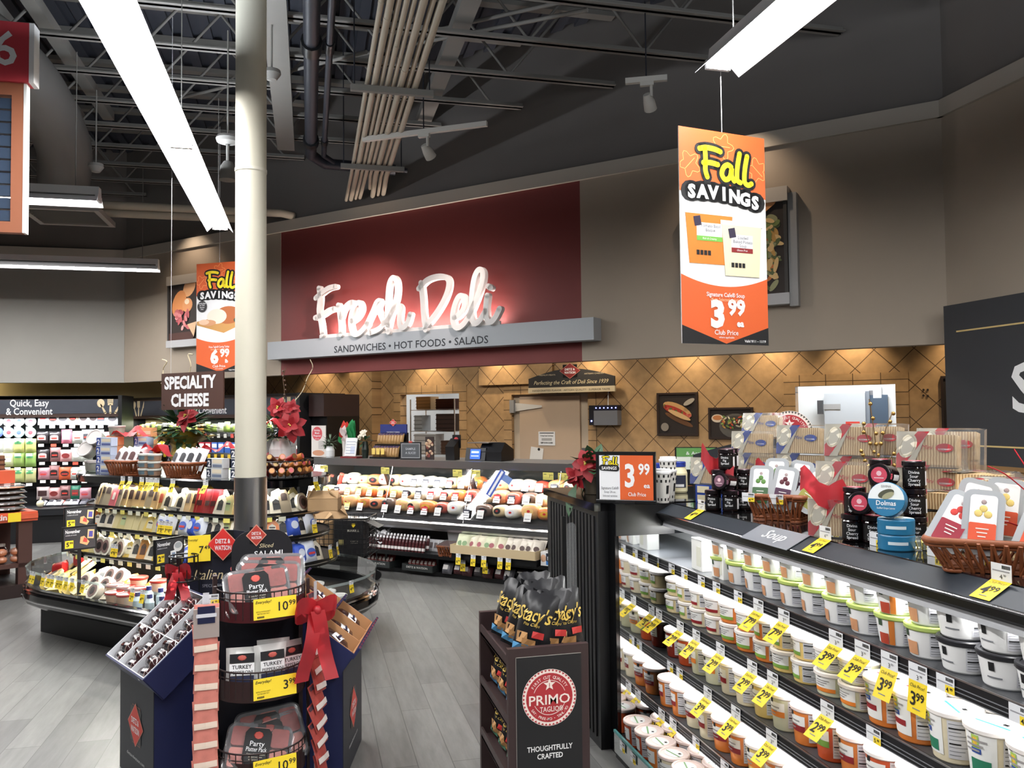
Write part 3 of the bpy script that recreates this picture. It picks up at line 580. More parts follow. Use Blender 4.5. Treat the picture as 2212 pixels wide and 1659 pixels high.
def bigpic(label, t, z, h, kind):
    o = picture(label, t, FS, z, .9, h, kind, .03, C(60, 58, 56, .5), .1)
    MB().box(-.46, -.012, h-.13, .46, .1, h, C(190, 184, 176, .5)).build('top_bar', o); MB().box(-.46, -.012, -.01, .46, .1, .09, C(176, 176, 178, .5)).build('bottom_bar', o)
    MB().box(.455, .02, -.03, .53, .1, h-.06, C(150, 150, 150, .5)).build('side_panel', o)
    spot('picture_lamp', on(t+.5, FS-.42, z+h+.75), on(t+.5, FS, z+h*.55), 26, 100, (1, .78, .58), .9)
bigpic('large framed food picture on the fascia behind the soup banner', -2.53, 2.665, 1.045, 'bowl'); bigpic('large framed ham picture on the fascia left of the column', -10.26, 2.71, 1.01, 'ham')
# black wall board at right with a big white letter
pb = atX(2048, 662, 4.98); o = thing('wall_board', 'big black wall board with gold lines and a large white letter', 'sign', (4.985, pb.y, 1.28), RAD(-90))
SB = C(46, 48, 52, .6); h = pb.z-1.28
MB().box(0, -.05, 0, 3.6, .04, h, SB).build('board', o)
GOLD = C(206, 180, 120, .4)
zt = atX(2090, 713, 4.98).z-1.28; zb = atX(2140, 962, 4.98).z-1.28
MB().box(.13, -.054, zt-.012, 3.4, -.05, zt, GOLD).build('upper_line', o); MB().box(.13, -.054, zb-.012, 3.4, -.05, zb, GOLD).build('lower_line', o)
py_ = atX(2200, 780, 4.98); pz_ = atX(2200, 888, 4.98); MB().text('Soups', (py_.z-pz_.z)/.74, WHITE, pb.y-py_.y-.02, -.052, pz_.z-1.28, 'L', bold=.02).build('lettering', o)
# ================================================================== product builders
def pack_mesh(w, h, d, body, lab=None, shape='rect', lw=.6, lh=.45, lz=.5, puff=.5, lab2=None, top=None):
    """a filled pouch or blister standing upright, front toward -y"""
    mb = MB(); n = 6; P = []
    for j in range(n+1):
        for i in range(n+1):
            u, v = i/n*2-1, j/n*2-1; b = max(0, (1-u**4)*(1-v**4))**puff; P.append((u*w/2*(1-.04*(1-abs(v))), -d*b, h*j/n))
    F = [[j*(n+1)+i, j*(n+1)+i+1, (j+1)*(n+1)+i+1, (j+1)*(n+1)+i] for j in range(n) for i in range(n)]
    mb.add(P, F, body, True); mb.add([(x, y*-.25, z) for x, y, z in P], [f[::-1] for f in F], body, True)
    def fy(x, z):
        u, v = 2*x/w, 2*z/h-1; return -d*max(0, (1-u**4)*(1-v**4))**puff-.002
    def patch(cx, cz, rx, rz, m, sh, off):
        k = 4
        if sh == 'oval': pts = [(cx+rx*math.cos(a), cz+rz*math.sin(a)) for a in [2*math.pi*i/14 for i in range(14)]]
        elif sh == 'arch': pts = [(cx-rx, cz-rz), (cx+rx, cz-rz), (cx+rx, cz+rz*.5)]+[(cx+rx*math.cos(a), cz+rz*.5+rz*.5*math.sin(a)) for a in [math.pi*i/6 for i in range(1, 6)]]+[(cx-rx, cz+rz*.5)]
        else: pts = [(cx-rx, cz-rz), (cx, cz-rz), (cx+rx, cz-rz), (cx+rx, cz+rz), (cx, cz+rz), (cx-rx, cz+rz)]
        c = (cx, fy(cx, cz)-off, cz); V = [c]+[(x, fy(x, z)-off, z) for x, z in pts]
        mb.add(V, [[0, i+1, (i+1) % len(pts)+1] for i in range(len(pts))], m)
    if top: patch(0, h*.9, w*.46, h*.07, top, 'rect', .001)
    if lab: patch(0, h*lz, w*lw/2, h*lh/2, lab, shape, .001)
    if lab2: patch(0, h*(lz-lh*.1), w*lw*.36, h*lh*.12, lab2, 'rect', .003)
    return mb
def box_mesh(w, d, h, m, face=None, side=None):
    mb = MB().box(-w/2, 0, 0, w/2, d, h, m)
    for f in face or (): x0, x1, z0, z1, mm = f; mb.poly([(x0*w-w/2, -.0012, z0*h), (x1*w-w/2, -.0012, z0*h), (x1*w-w/2, -.0012, z1*h), (x0*w-w/2, -.0012, z1*h)], mm)
    return mb
def tub_mesh(r, rb, h, body, lid, lab=None, a0=-2.4, a1=-.74, lz=(.2, .8), n=20, lidh=.012, top=None):
    mb = MB(); mb.lathe([(rb*.93, 0), (rb, .004), (r, h-lidh)], body, n); mb.poly([(rb*.93*math.cos(2*math.pi*i/n), rb*.93*math.sin(2*math.pi*i/n), 0) for i in range(n)][::-1], body)
    mb.lathe([(r+.001, h-lidh-.004), (r+.004, h-lidh), (r+.004, h-.002), (r+.001, h), (r*.86, h-.001), (r*.84, h-.004), (0, h-.004)], lid, n)
    if lab:
        q = lambda z: rb+(r-rb)*z+.0012
        mb.lathe([(q(lz[0]), lz[0]*h), (q(lz[1]), lz[1]*h)], lab, 8, a0, a1)
    if top: mb.disc((0, 0, h-.0028), r*.74, top, 18)
    return mb
LBL = C(238, 238, 236, .5); LBLB = C(40, 36, 40, .5)
# ================================================================== cases at the back left
CASEBLK = C(18, 19, 22, .45)
def header_face(o, x0, x1, z0, z1, y, utensil_xs, words, wx, fit, ls, wz):
    MB().box(x0, y, z0, x1, y+.12, z1, C(62, 44, 38, .55)).box(x0, y-.004, z0+.05, x1, y, z1-.05, C(56, 60, 70, .55)).build('header', o)
    mb = MB(); WD = C(214, 196, 160, .5)
    for ux, sc in utensil_xs:
        zb, zt = z0+.055, z1-.045; yy = y-.008
        for k, tl in ((0, .06), (1, 0), (2, -.06)):
            x = ux+.125*k*sc; xb = x+tl*sc
            mb.ribbon([(xb, zb), (x, (zb+zt)/2+.02)], [.03*sc, .016*sc], WD, yy, y-.005)
            if k == 0: mb.disc((x, yy, zt-.06), .05*sc, WD, 16, 'y', .06)
            elif k == 1:
                mb.box(x-.035*sc, yy, (zb+zt)/2+.01, x+.035*sc, y-.005, (zb+zt)/2+.045, WD)
                for q in (-1, -.33, .33, 1): mb.box(x+q*.03*sc-.007*sc, yy, (zb+zt)/2+.04, x+q*.03*sc+.006*sc, y-.005, zt, WD)
            else: mb.add([(x-.02*sc, yy, (zb+zt)/2), (x+.018*sc, yy, (zb+zt)/2), (x+.03*sc, yy, zt-.03), (x+.022*sc, yy, zt)], [[0, 1, 2, 3]], WD)
    mb.build('utensil_emblem', o)
    mb = MB()
    for i, s in enumerate(words): mb.text(s, ls, WHITE, wx, y-.006, wz-i*.118, bold=.012, fit=fit[i])
    mb.build('lettering', o)
# quick meals case, along the back wall
qx0, qx1, qy = -8.6, -2.63, 12.75
o = thing('refrigerated_case', 'tall black multideck case of sliced meats and dips along the back wall', 'case', (0, 0, 0))
MB().box(qx0, 13.12, 0, qx1, 13.4, 2.0, CASEBLK).box(qx0, qy, 1.98, qx1, 13.4, 2.03, CASEBLK).build('back', o)
MB().box(qx1, 12.6, .1, qx1+.05, 13.4, 2.03, CASEBLK).build('end_panel', o)
header_face(o, qx0, qx1, 1.727, 2.025, qy, ((-2.885, 1),), ('Quick, Easy', '& Convenient'), -3.8, (.49, .585), .135, 1.885)
MB().box(qx0, 12.56, 0, qx1, 13.12, .38, CASEBLK).build('base', o)
MB().box(qx0, 12.52, .38, qx1, 13.12, .47, C(28, 30, 34, .4)).box(qx0, 12.515, .465, qx1, 12.54, .485, STEEL).build('deck', o)
for z in (.73, 1.0, 1.25, 1.47): MB().box(qx0, 13.02, z-.012, qx1, 13.12, z, BLACK).build('hook_rail', o)
area('case_lamp', (-4.5, 12.84, 1.715), 3.6, .05, 46, (RD*0, 0, 0), (.95, .97, 1))
PAL = [(228, 228, 230, 'oval', (52, 36, 36)), (214, 214, 218, 'oval', (50, 34, 34)), (232, 198, 168, 'oval', (60, 34, 30)), (222, 224, 226, 'oval', (60, 56, 60)), (206, 210, 212, 'rect', (150, 150, 160)),
       (48, 44, 46, 'arch', (226, 190, 190)), (206, 120, 140, 'rect', (236, 240, 246)), (176, 180, 172, 'oval', (220, 224, 218)), (198, 202, 206, 'rect', (60, 60, 66)), (210, 160, 160, 'oval', (120, 40, 40)),
       (150, 110, 110, 'arch', (46, 34, 34)), (214, 96, 60, 'oval', (64, 40, 40)), (196, 200, 190, 'oval', (235, 235, 235)), (200, 150, 160, 'oval', (190, 110, 130)), (46, 120, 96, 'rect', (120, 60, 60)), (190, 176, 176, 'rect', (60, 36, 36))]
PK = {}
def qpack(k):
    if k not in PK:
        c = PAL[k]; w = (.15, .16, .14, .17)[k % 4]; hh = (.2, .17, .2, .18)[k % 4]
        PK[k] = tag(pack_mesh(w, hh, .035, C(*c[:3], .25), C(*c[4]), c[3], .66, .42, .5, lab2=(C(200, 60, 50) if k % 3 else None)).build('meat_pack'), 'x', 'package')
    return PK[k]
COLN = {0: 'white', 1: 'pale grey', 2: 'peach', 3: 'silver', 4: 'light grey', 5: 'black', 6: 'pink', 7: 'grey-green', 8: 'silver grey', 9: 'rosy', 10: 'dark brown', 11: 'orange-red', 12: 'clear green', 13: 'mauve', 14: 'teal', 15: 'plum'}
ROWS = [('top', 918, [(94, 4), (115, 1), (137, 3), (158, 2), (181, 0), (202, 0), (219, 8), (243, 3)], 118), ('second', 958, [(91, 5), (118, 5), (144, 6), (168, 7), (189, 8), (212, 4), (237, 9)], 0),
        ('third', 997, [(93, 5), (119, 10), (143, 9), (165, 12), (187, 7)], 0), ('fourth', 1036, [(95, 13), (117, 10), (141, 11), (163, 7), (184, 12)], 0), ('fifth', 1079, [(93, 15), (117, 9), (141, 10), (163, 14), (184, 13)], 0)]
for rn, yb, its, _ in ROWS:
    for i, (px, k) in enumerate(its):
        p = atY(px, yb, 12.98); pk = place(qpack(k), (p.x, 12.98+.01*(i % 2), p.z), 0, '%s meat pack hung %s from left in the %s row of the back case' % (COLN[k], ORD[i], rn), 'meat packs hung in the back case')
        MB().box(p.x-.036, 12.93, p.z-.045, p.x+.036, 12.933, p.z-.005, C(238, 238, 234, .5) if (i+k) % 3 else C(220, 90, 70, .5)).build('price_label', o)
DIPK = {}
for rn, yb, kind, n_, cols in (('top', 921, 'dip', 4, ((232, 234, 238), (236, 236, 240), (238, 232, 236), (226, 230, 242))), ('second', 945, 'dip', 4, ((70, 90, 190), (150, 190, 186), (140, 190, 190), (150, 180, 170))),
                           ('third', 978, 'salad', 4, ((210, 214, 206), (224, 226, 208), (206, 206, 130), (190, 196, 120))), ('fourth', 1008, 'salad', 4, ((220, 220, 200), (210, 214, 170), (150, 176, 100), (140, 176, 96))), ('fifth', 1042, 'salad', 4, ((220, 220, 200), (196, 186, 120), (190, 196, 130), (196, 196, 140)))):
    for i in range(n_):
        px = (-4, 20, 42, 67)[i]; p = atY(px, yb, 12.98); c = cols[i]
        if kind == 'dip': mb = MB().lathe([(0, -.035), (.062, -.035), (.07, 0), (.072, .005), (0, .005)], C(*c, .3), 20).disc((0, 0, .0065), .055, C(*[min(255, v+16) for v in c], .4), 16).disc((0, 0, .008), .03, C(180, 60, 70) if i % 2 else C(70, 90, 170), 10); rot = (RAD(80), 0, 0); z = p.z+.07
        else: mb = pack_mesh(.145, .2, .05, C(*c, .3), C(70, 140, 90) if i > 1 else C(235, 235, 228), 'rect', .6, .3, .78 if i > 1 else .5); rot = (0, 0, 0); z = p.z
        l = ('round dip tub hung %s from left in the %s row of the dip section' if kind == 'dip' else 'bagged salad mix hung %s from left in the %s row of the dip section') % (ORD[i], rn)
        tag(mb.build('dip_tub' if kind == 'dip' else 'salad_bag', None, (p.x, 12.96, z), rot), l, 'tub' if kind == 'dip' else 'package', 'dips and salads in the back case')
        MB().box(p.x-.04, 12.90, p.z-.045, p.x+.04, 12.903, p.z-.005, C(240, 240, 238, .5)).build('price_label', o)
R = random.Random(3)
for i in range(9):
    x = -3.62+.105*i; tag(pack_mesh(.1, .15, .03, C(*R.choice(((190, 190, 200), (90, 90, 100), (210, 210, 216))), .3), C(50, 50, 56), 'rect').build('meat_pack', None, (x, 12.66+.02*(i % 2), .505), (RAD(-72), 0, R.uniform(-.1, .1))), 'flat silver pack lying %s from left on the deck of the back case' % ORD[i], 'package', 'packs lying on the case deck')
tag(MB().ball((0, 0, .05), .05, C(230, 222, 190, .4), 12, 8).tube([(0, 0, .09), (.01, 0, .14)], .012, C(220, 212, 180), 6).build('garlic_bulb', None, (-3.60, 12.57, .488)), 'pale bulb lying at the left end of the case deck', 'bulb')
# produce case along the tiled wall
o = dthing('refrigerated_case', 'black multideck case of greens under the second header by the tiled wall', 'case', 0, 0, 0)
a0, a1, sf = -11.93, -8.13, 8.0
MB().box(a0, 8.62, 0, a1, 8.78, 2.0, CASEBLK).box(a0, sf, 1.98, a1, 8.78, 2.02, CASEBLK).build('back', o)
for x in (a0-.05, a1): MB().box(x, 7.9, 0, x+.05, 8.78, 2.02, CASEBLK).build('end_panel', o)
header_face(o, a0, a1, 1.69, 2.015, sf, ((a0+.14, .9), (a1-.36, .9)), ('Quick, Easy', '& Convenient'), -10.0, (.6, .73), .15, 1.875)
MB().box(a0, 7.8, 0, a1, 8.62, .45, CASEBLK).build('base', o)
SHV = (1.475, 1.18, .88, .62)
for i, z in enumerate(SHV): MB().box(a0, sf+.02-.05*i, z-.03, a1, 8.62, z, BLACK).box(a0, sf+.01-.05*i, z-.05, a1, sf+.02-.05*i, z+.008, STEEL).build('shelf', o)
area('case_lamp', on(-10, sf+.14, 1.67), 3.5, .05, 40, (0, 0, RD), (.96, 1, .95)); area('case_lamp', on(-10, sf+.05, 1.42), 3.5, .04, 16, (0, 0, RD), (1, 1, .95))
GR = [(176, 196, 110), (206, 214, 150), (150, 176, 90), (222, 226, 200), (120, 140, 70), (214, 150, 90)]
for r, (z, n_) in enumerate(((1.475, 26), (1.18, 26))):
    for i in range(n_):
        t = a0+.1+i*(a1-a0-.2)/(n_-1); w = .118
        if r == 0: mb = pack_mesh(w, .13+.015*(i % 3), .05, C(*GR[(i*5+i//3) % 6], .3), C(236, 238, 226), 'rect', .5, .25, .7)
        else: mb = box_mesh(w, .1, .15, C(*((214, 190, 60), (226, 200, 70), (120, 30, 44), (40, 70, 130))[(i//4) % 4], .4), ((.1, .9, .5, .85, C(240, 236, 220)),))
        tag(mb.build(('greens_pack', 'yellow_carton')[r], None, on(t, sf+.16, z), RD), ('bagged greens %s from left on the top shelf of the produce case', 'small carton %s from left on the second shelf of the produce case')[r] % ORD[i], 'package', ('bagged greens on the top shelf of the produce case', 'small cartons on the second shelf of the produce case')[r])
        if i % 1 == 0: MB().box(t-.03, sf-.05*r-.001, z-.07, t+.03, sf-.05*r+.003, z-.012, C(240, 240, 232, .5) if r == 0 and i % 4 else C(244, 206, 70, .5) if r else C(226, 100, 90, .5)).build('price_label', o)
tr_ = ts(atS(771, 880, 8.7))[0]
o = dthing('warming_cabinet', 'dark brown cabinet with a black front beside the produce case', 'cabinet', (tr_-8.06)/2, 8.05, 0); hw = (tr_+8.06)/2
MB().box(-hw, 0, 1.7, hw, .7, 2.0, C(48, 30, 28, .5)).build('hood', o); MB().box(-hw, .06, 0, hw, .7, 1.7, C(10, 10, 12, .3)).build('body', o)
for x in (-hw*.5, hw*.5): MB().tube([(x, .06, 1.55), (x, .045, 1.55)], .014, STEEL, 8).build('stud', o)
# ================================================================== pumpkin pie table at far left
o = thing('display_table', 'brown display table with orange bands for pumpkin pies at the far left', 'table', (-2.57, 8.9, 0), RAD(33)); OB = C(206, 92, 62, .5); BW = C(74, 48, 42, .55)
MB().box(-1.3, 0, .72, 0, .8, .81, OB).build('lower_band', o); MB().box(-1.3, .25, 1.076, -.13, .75, 1.2, OB).build('upper_band', o)
MB().box(-1.3, -.012, .745, 0, -.002, .79, OB).build('band_face', o)
MB().text('pumpkin', .075, WHITE, -.27, -.016, .748, 'R', bold=.02).build('lettering', o); MB().box(-.26, -.016, .725, -.15, -.012, .81, YELLOW).build('price_card', o)
for x, y in ((-.1, .02), (-.1, .7), (-1.25, .02), (-1.25, .7)): MB().box(x-.06, y, 0, x+.06, y+.08, .72, BW).build('post', o)
for x in (-.2, -1.2): MB().box(x-.02, .5, .81, x+.02, .54, 1.08, BW).build('riser', o)
MB().box(-1.3, .02, .28, -.02, .78, .32, BW).box(-1.3, -.01, 0, 0, .8, .12, C(40, 28, 26, .5)).build('lower_shelf', o)
M_ = Matrix.Translation((-2.57, 8.9, 0)) @ Matrix.Rotation(RAD(33), 4, 'Z')
def tb(x, y, z): return M_ @ Vector((x, y, z))
LOAF = C(120, 84, 60, .6, var=.3, vscale=14)
for i in range(3):
    for j in range(3):
        tag(MB().rbox(-.11, 0, 0, .11, .17, .045, LOAF, .02).rbox(-.115, -.005, -.002, .115, .175, .012, C(60, 40, 34, .4), .02).build('pound_cake', None, tb(-.28-.25*i, .42, 1.202+.048*j), RAD(33)), 'brown cake in the %s stack from right, %s up, on the pumpkin table' % (ORD[i], ORD[j]), 'cake', 'brown cakes stacked on the upper tier')
for i in range(2):
    for j in range(5):
        o2 = thing('pie_tray', 'black pie tray in the %s stack from right, %s up, on the pumpkin table' % (ORD[i], ORD[j]), 'tray', tb(-.22-.36*i, .18, .812+.052*j), RAD(33), 'pie trays on the pumpkin table')
        MB().lathe([(.11, 0), (.16, .022), (.172, .024)], BLACK, 20).lathe([(.0, .018), (.15, .02)], C(190, 120, 60, .5), 16).build('tray', o2); MB().lathe([(.165, .025), (.15, .045), (.13, .05), (0, .05)], CLEAR, 20).build('clear_lid', o2)
for i in range(5): tag(MB().lathe([(0, 0), (.045, 0), (.05, .02), (.05, .1), (.035, .125)], C(46, 26, 24, .2), 14).lathe([(.038, .125), (.038, .15), (0, .15)], C(210, 206, 200, .4), 14).build('jar', None, tb(-.2-.13*i, .42+.04*(i % 2), .322), 0), 'dark jar with pale lid %s from right on the lower shelf of the pumpkin table' % ORD[i], 'jar', 'dark jars under the pumpkin table')
for i in range(4):
    for j in range(2): tag(MB().ball((0, 0, .036), .05, C(206, 130, 90, .5), 12, 6, 1, 1, .72).lathe([(.05, .036), (.056, .04), (.05, .062), (0, .066)], CLEAR, 14).build('muffin_cup', None, tb(-.16-.12*i, .1, .322+.07*j), 0), 'orange muffin in clear cup, %s from right in the %s layer under the pumpkin table' % (ORD[i], ('bottom', 'top')[j]), 'muffin', 'muffins under the pumpkin table')
# ================================================================== price tags, plants, baskets
def price_tag_mesh(price, w=.05, hw=.034, hy=.062, ang=35, yel=True):
    mb = MB(); GRB = C(150, 150, 156, .6); a = RAD(ang)
    mb.poly([(-w/2, 0, -hw), (w/2, 0, -hw), (w/2, 0, 0), (-w/2, 0, 0)], C(226, 228, 232, .5))
    for i in range(6): mb.poly([(.002+i*.0034, -.0006, -.010), (.0042+i*.0034, -.0006, -.010), (.0042+i*.0034, -.0006, -.003), (.002+i*.0034, -.0006, -.003)], INK)
    mb.poly([(-w*.42, -.0006, -.016), (w*.40, -.0006, -.016), (w*.40, -.0006, -.0135), (-w*.42, -.0006, -.0135)], GRB)
    if not yel:
        mb.poly([(0, -.0006, -hw), (w/2, -.0006, -hw), (w/2, -.0006, -.018), (0, -.0006, -.018)], YELLOW); mb.text(price[0], .013, INK, w*.12, -.0012, -hw+.003, bold=.02); mb.text(price[1:].strip('.'), .008, INK, w*.33, -.0012, -hw+.007, bold=.02); return mb
    mb.text(price[0], .013, INK, 0, -.0012, -hw+.004); mb.text('99', .007, INK, .009, -.0012, -hw+.009)
    R_ = Matrix.Translation((0, 0, -hw)) @ Matrix.Rotation(-a, 4, 'X'); mb.M = R_
    n = 4; P = [(x*w/2, -.018*(j/n)**2*0-.0, -hy*j/n) for j in range(n+1) for x in (-1, 1)]
    mb.add(P, [[2*j, 2*j+1, 2*j+3, 2*j+2] for j in range(n)], YELLOW)
    mb.text('Club Price!', .0095, INK, 0, -.001, -.0125, shear=.3, fit=w*.78)
    mb.text(price[0], .036, INK, -w*.2, -.001, -.046, bold=.015); mb.text(price[1:].strip('.'), .022, INK, w*.17, -.001, -.036, bold=.015)
    mb.poly([(-w*.2, -.001, -.053), (w*.2, -.001, -.053), (w*.2, -.001, -.051), (-w*.2, -.001, -.051)], GREYINK)
    mb.M = Matrix(); return mb
PT = {}
def ptag(price, loc, rot, label, group, big=1.0, ang=35, yel=True, tilt=0):
    k = (price, ang, yel)
    if k not in PT: PT[k] = tag(price_tag_mesh(price, ang=ang, yel=yel).build('price_tag'), 'x', 'tag')
    o = place(PT[k], loc, Euler((tilt, 0, rot)), label, group); o.scale = (big,)*3; return o
def leaf(mb, p, d, L, w, m, up=(0, 0, 1), curl=.15):
    p, d, up = Vector(p), Vector(d).normalized(), Vector(up); s_ = d.cross(up)
    if s_.length < .05: s_ = d.cross(Vector((1, 0, 0)))
    s_.normalize(); nn = s_.cross(d); P = []
    for t, ww in ((0, .06), (.3, .8), (.55, 1), (.8, .6)):
        c = p+d*(L*t)-nn*(curl*L*t*t); P += [c-s_*(w*ww/2)+nn*.1*w*ww, c, c+s_*(w*ww/2)+nn*.1*w*ww]
    P.append(p+d*L-nn*curl*L); F = []
    for i in range(3): F += [[3*i, 3*i+1, 3*i+4, 3*i+3], [3*i+1, 3*i+2, 3*i+5, 3*i+4]]
    F += [[9, 10, 12], [10, 11, 12]]
    mb.add(P, F, m, True)
PRED = mat('poinsettia_red', s2l(138, 10, 24), .6, var=.25, vscale=30); PLEAF = mat('poinsettia_leaf', s2l(44, 78, 50), .5, var=.3, vscale=25); SILV = C(126, 146, 120, .5); PGOLD = mat('gold_foil', s2l(196, 176, 90), .28, .75, bump=.6, vscale=40)
def bloom(mb, c, r, R_, face=(0, -1, .5), m=None):
    f = Vector(face).normalized(); a = f.orthogonal().normalized(); b = f.cross(a)
    for k in range(7):
        t = 2*math.pi*k/7+R_.uniform(-.2, .2); d = a*math.cos(t)+b*math.sin(t)+f*R_.uniform(.05, .35); leaf(mb, c, d, r*R_.uniform(.8, 1.1), r*.62, m or PRED, f, .2)
    for k in range(4):
        t = 2*math.pi*k/4+.4; d = a*math.cos(t)+b*math.sin(t)+f*.6; leaf(mb, Vector(c)+f*.01, d, r*.55, r*.4, m or PRED, f, .1)
def bloom_eye(mb, c, R_, face=(0, -1, .5), s_=.006):
    f = Vector(face).normalized()
    for k in range(6): mb.ball(Vector(c)+f*.015+Vector((R_.uniform(-1, 1), R_.uniform(-1, 1), R_.uniform(-1, 1)))*s_*1.6, s_, C(206, 190, 90, .4), 6, 4)
def foliage(mb, c, r, n, R_, m, L=.07, w=.03, flat=.7):
    for k in range(n):
        d = Vector((R_.gauss(0, 1), R_.gauss(0, 1), R_.gauss(0, 1)*flat+.3)).normalized(); leaf(mb, Vector(c)+d*r*R_.uniform(.2, .8), d, L*R_.uniform(.7, 1.3), w, m)
def twig(mb, pts, r, m): mb.tube(smooth2(pts, 5), r, m, 5)
WICK = mat('wicker', s2l(122, 66, 34), .5, var=.35, vscale=60)
def basket(o, w, d, h, lean=.2, n=9):
    rim = MB(); W2, D2 = w/2, d/2; k = 1-lean
    for z, q, r in ((h, 1, .011), (h-.012, .99, .006), (0, k, .007), (.012, k+.02, .006)): rim.tube([(x*q, y*q, z) for x, y in rrect(-W2, -D2, W2, D2, .04, 3)]+[(W2*q-.04*0, -D2*q+.04, z)], r, WICK, 7)
    rim.build('rim', o); wv = MB(); P = rrect(-W2, -D2, W2, D2, .04, 3); per = []
    for i in range(len(P)):
        a, b = P[i], P[(i+1) % len(P)]; L = math.hypot(b[0]-a[0], b[1]-a[1]); m_ = max(1, int(L/(w/n)))
        for j in range(m_): per.append((a[0]+(b[0]-a[0])*j/m_, a[1]+(b[1]-a[1])*j/m_))
    for i, p in enumerate(per):
        q2 = per[(i+1) % len(per)]
        wv.tube([(p[0], p[1], h), (p[0]*k, p[1]*k, 0)], .006, WICK, 5, flat=.6)
        wv.tube([(p[0]*1.01, p[1]*1.01, h), (q2[0]*(k+.01), q2[1]*(k+.01), .005)], .006, WICK, 5, flat=.6)
    wv.build('weave', o); MB().prism([(x*k, y*k) for x, y in P], .002, .01, WICK).build('bottom', o)
# ================================================================== cheese island
IC = (-5.535, 4.33); IA = .705
def iw(x, y, z): return on(IC[0]+x, IC[1]+y, z)
def stad(r, a=IA, n=12):
    P = [(a+r*math.cos(RAD(-90+180*i/n)), r*math.sin(RAD(-90+180*i/n))) for i in range(n+1)]
    return P+[(-a+r*math.cos(RAD(90+180*i/n)), r*math.sin(RAD(90+180*i/n))) for i in range(n+1)]
def band(mb, r0, z0, r1, z1, m, smooth=True):
    A, B = stad(r0), stad(r1); k = len(A)
    return mb.add([(x, y, z0) for x, y in A]+[(x, y, z1) for x, y in B], [[i, (i+1) % k, (i+1) % k+k, i+k] for i in range(k)], m, smooth)
def ipos(u, r, side=-1):     # u metres along the front, 0 = middle of the front, positive to the right, round the ends
    if abs(u) <= IA: return (u, -r, 0.0)
    a = (abs(u)-IA)/r; sg = 1 if u > 0 else -1
    return (sg*(IA+r*math.sin(a)), -r*math.cos(a), sg*a)
isl = dthing('cheese_island', 'oval black cheese island with three lit shelves and a glass-edged well', 'case', IC[0], IC[1], 0)
MB().rbox(-1.17, -.61, 0, 1.13, .61, .3, CASEBLK, .03).build('base', isl)
mb = MB(); pr_ = [(.60, .24), (.82, .26), (.865, .29), (.88, .33), (.875, .37), (.85, .405), (.82, .41)]
for (r0, z0), (r1, z1) in zip(pr_, pr_[1:]): band(mb, r0, z0, r1, z1, GLOSSBLACK)
mb.build('bumper', isl)
mb = MB(); band(mb, .879, .395, .872, .405, CHROME); band(mb, .886, .318, .886, .326, CHROME); mb.build('chrome_trim', isl)
mb = MB(); band(mb, .82, .34, .82, .41, BLACK); mb.prism(stad(.82), .33, .345, BLACK); mb.build('well', isl)
mb = MB(); band(mb, .845, .405, .855, .545, GLASS, False); mb.build('glass_edge', isl)
mb = MB(); band(mb, .857, .525, .86, .545, film('tag_strip', (.8, .92, .9), .6)); mb.build('tag_strip', isl)
mb = MB(); mb.prism(stad(.24), .33, 1.2, BLACK); mb.build('core', isl)
TIERS = ((.43, 1.005), (.50, .845), (.56, .65))
for r, z in TIERS:
    mb = MB(); mb.prism(stad(r), z-.02, z, BLACK); band(mb, r+.003, z-.03, r+.003, z+.012, BLACK); band(mb, r+.006, z-.012, r+.006, z-.005, CHROME); mb.build('shelf', isl)
mb = MB(); mb.prism(stad(.5), 1.21, 1.262, GLOSSBLACK); band(mb, .5, 1.262, .512, 1.25, GLOSSBLACK); band(mb, .512, 1.25, .505, 1.20, GLOSSBLACK); mb.build('canopy', isl)
for rr, z, e in ((.38, 1.195, 14), (.41, .98, 13), (.46, .82, 14), (.54, .622, 10)):
    p_ = iw(0, -rr+.06, z); area('island_lamp', p_, 1.5, .03, e, (RAD(-18), 0, RD), (1, .97, .88))
    for sg in (1, -1):
        q_ = iw(sg*(IA+rr*.6), -rr*.55, z); area('island_lamp', q_, .3, .03, e*.28, (0, 0, RD+sg*RAD(45)), (1, .97, .88))
for k in (0, 1, 2):
    r, z = TIERS[k]; L = IA+r*1.2
    for i in range(26):
        u = -L+2*L*i/25; x, y, a = ipos(u, r+.011); mb = MB(); mb.M = Matrix.Translation((x, y, z)) @ Matrix.Rotation(a, 4, 'Z')
        mb.box(-.026, 0, -.045, .026, .002, -.014, C(226, 228, 206, .5) if i % 3 else C(236, 226, 120, .5)); mb.build('price_label', isl)
KR = (188, 158, 112)
def card_mesh(w, h, d, m, lab=None, lw=.6, l0=.3, l1=.7, arch=.8, lab2=None):
    P = [(-w/2, 0), (w/2, 0), (w/2, h*arch), (w*.32, h), (-w*.32, h), (-w/2, h*arch)]; k = len(P); mb = MB()
    mb.add([(x, 0, z) for x, z in P]+[(x, d, z) for x, z in P], [list(range(k)), [k+i for i in range(k)][::-1]]+[[i, (i+1) % k+0, (i+1) % k+k, i+k] for i in range(k)], m)
    if lab: mb.add([(-w*lw/2, -.001, h*l0), (w*lw/2, -.001, h*l0), (w*lw/2, -.001, h*l1), (w*lw*.3, -.001, h*(l1+.06)), (-w*lw*.3, -.001, h*(l1+.06)), (-w*lw/2, -.001, h*l1)], [[0, 1, 2, 3, 4, 5]], lab)
    if lab2: mb.add([(-w*.3, -.002, h*l0+.01), (w*.3, -.002, h*l0+.01), (w*.3, -.002, h*l0+.03), (-w*.3, -.002, h*l0+.03)], [[0, 1, 2, 3]], lab2)
    return mb
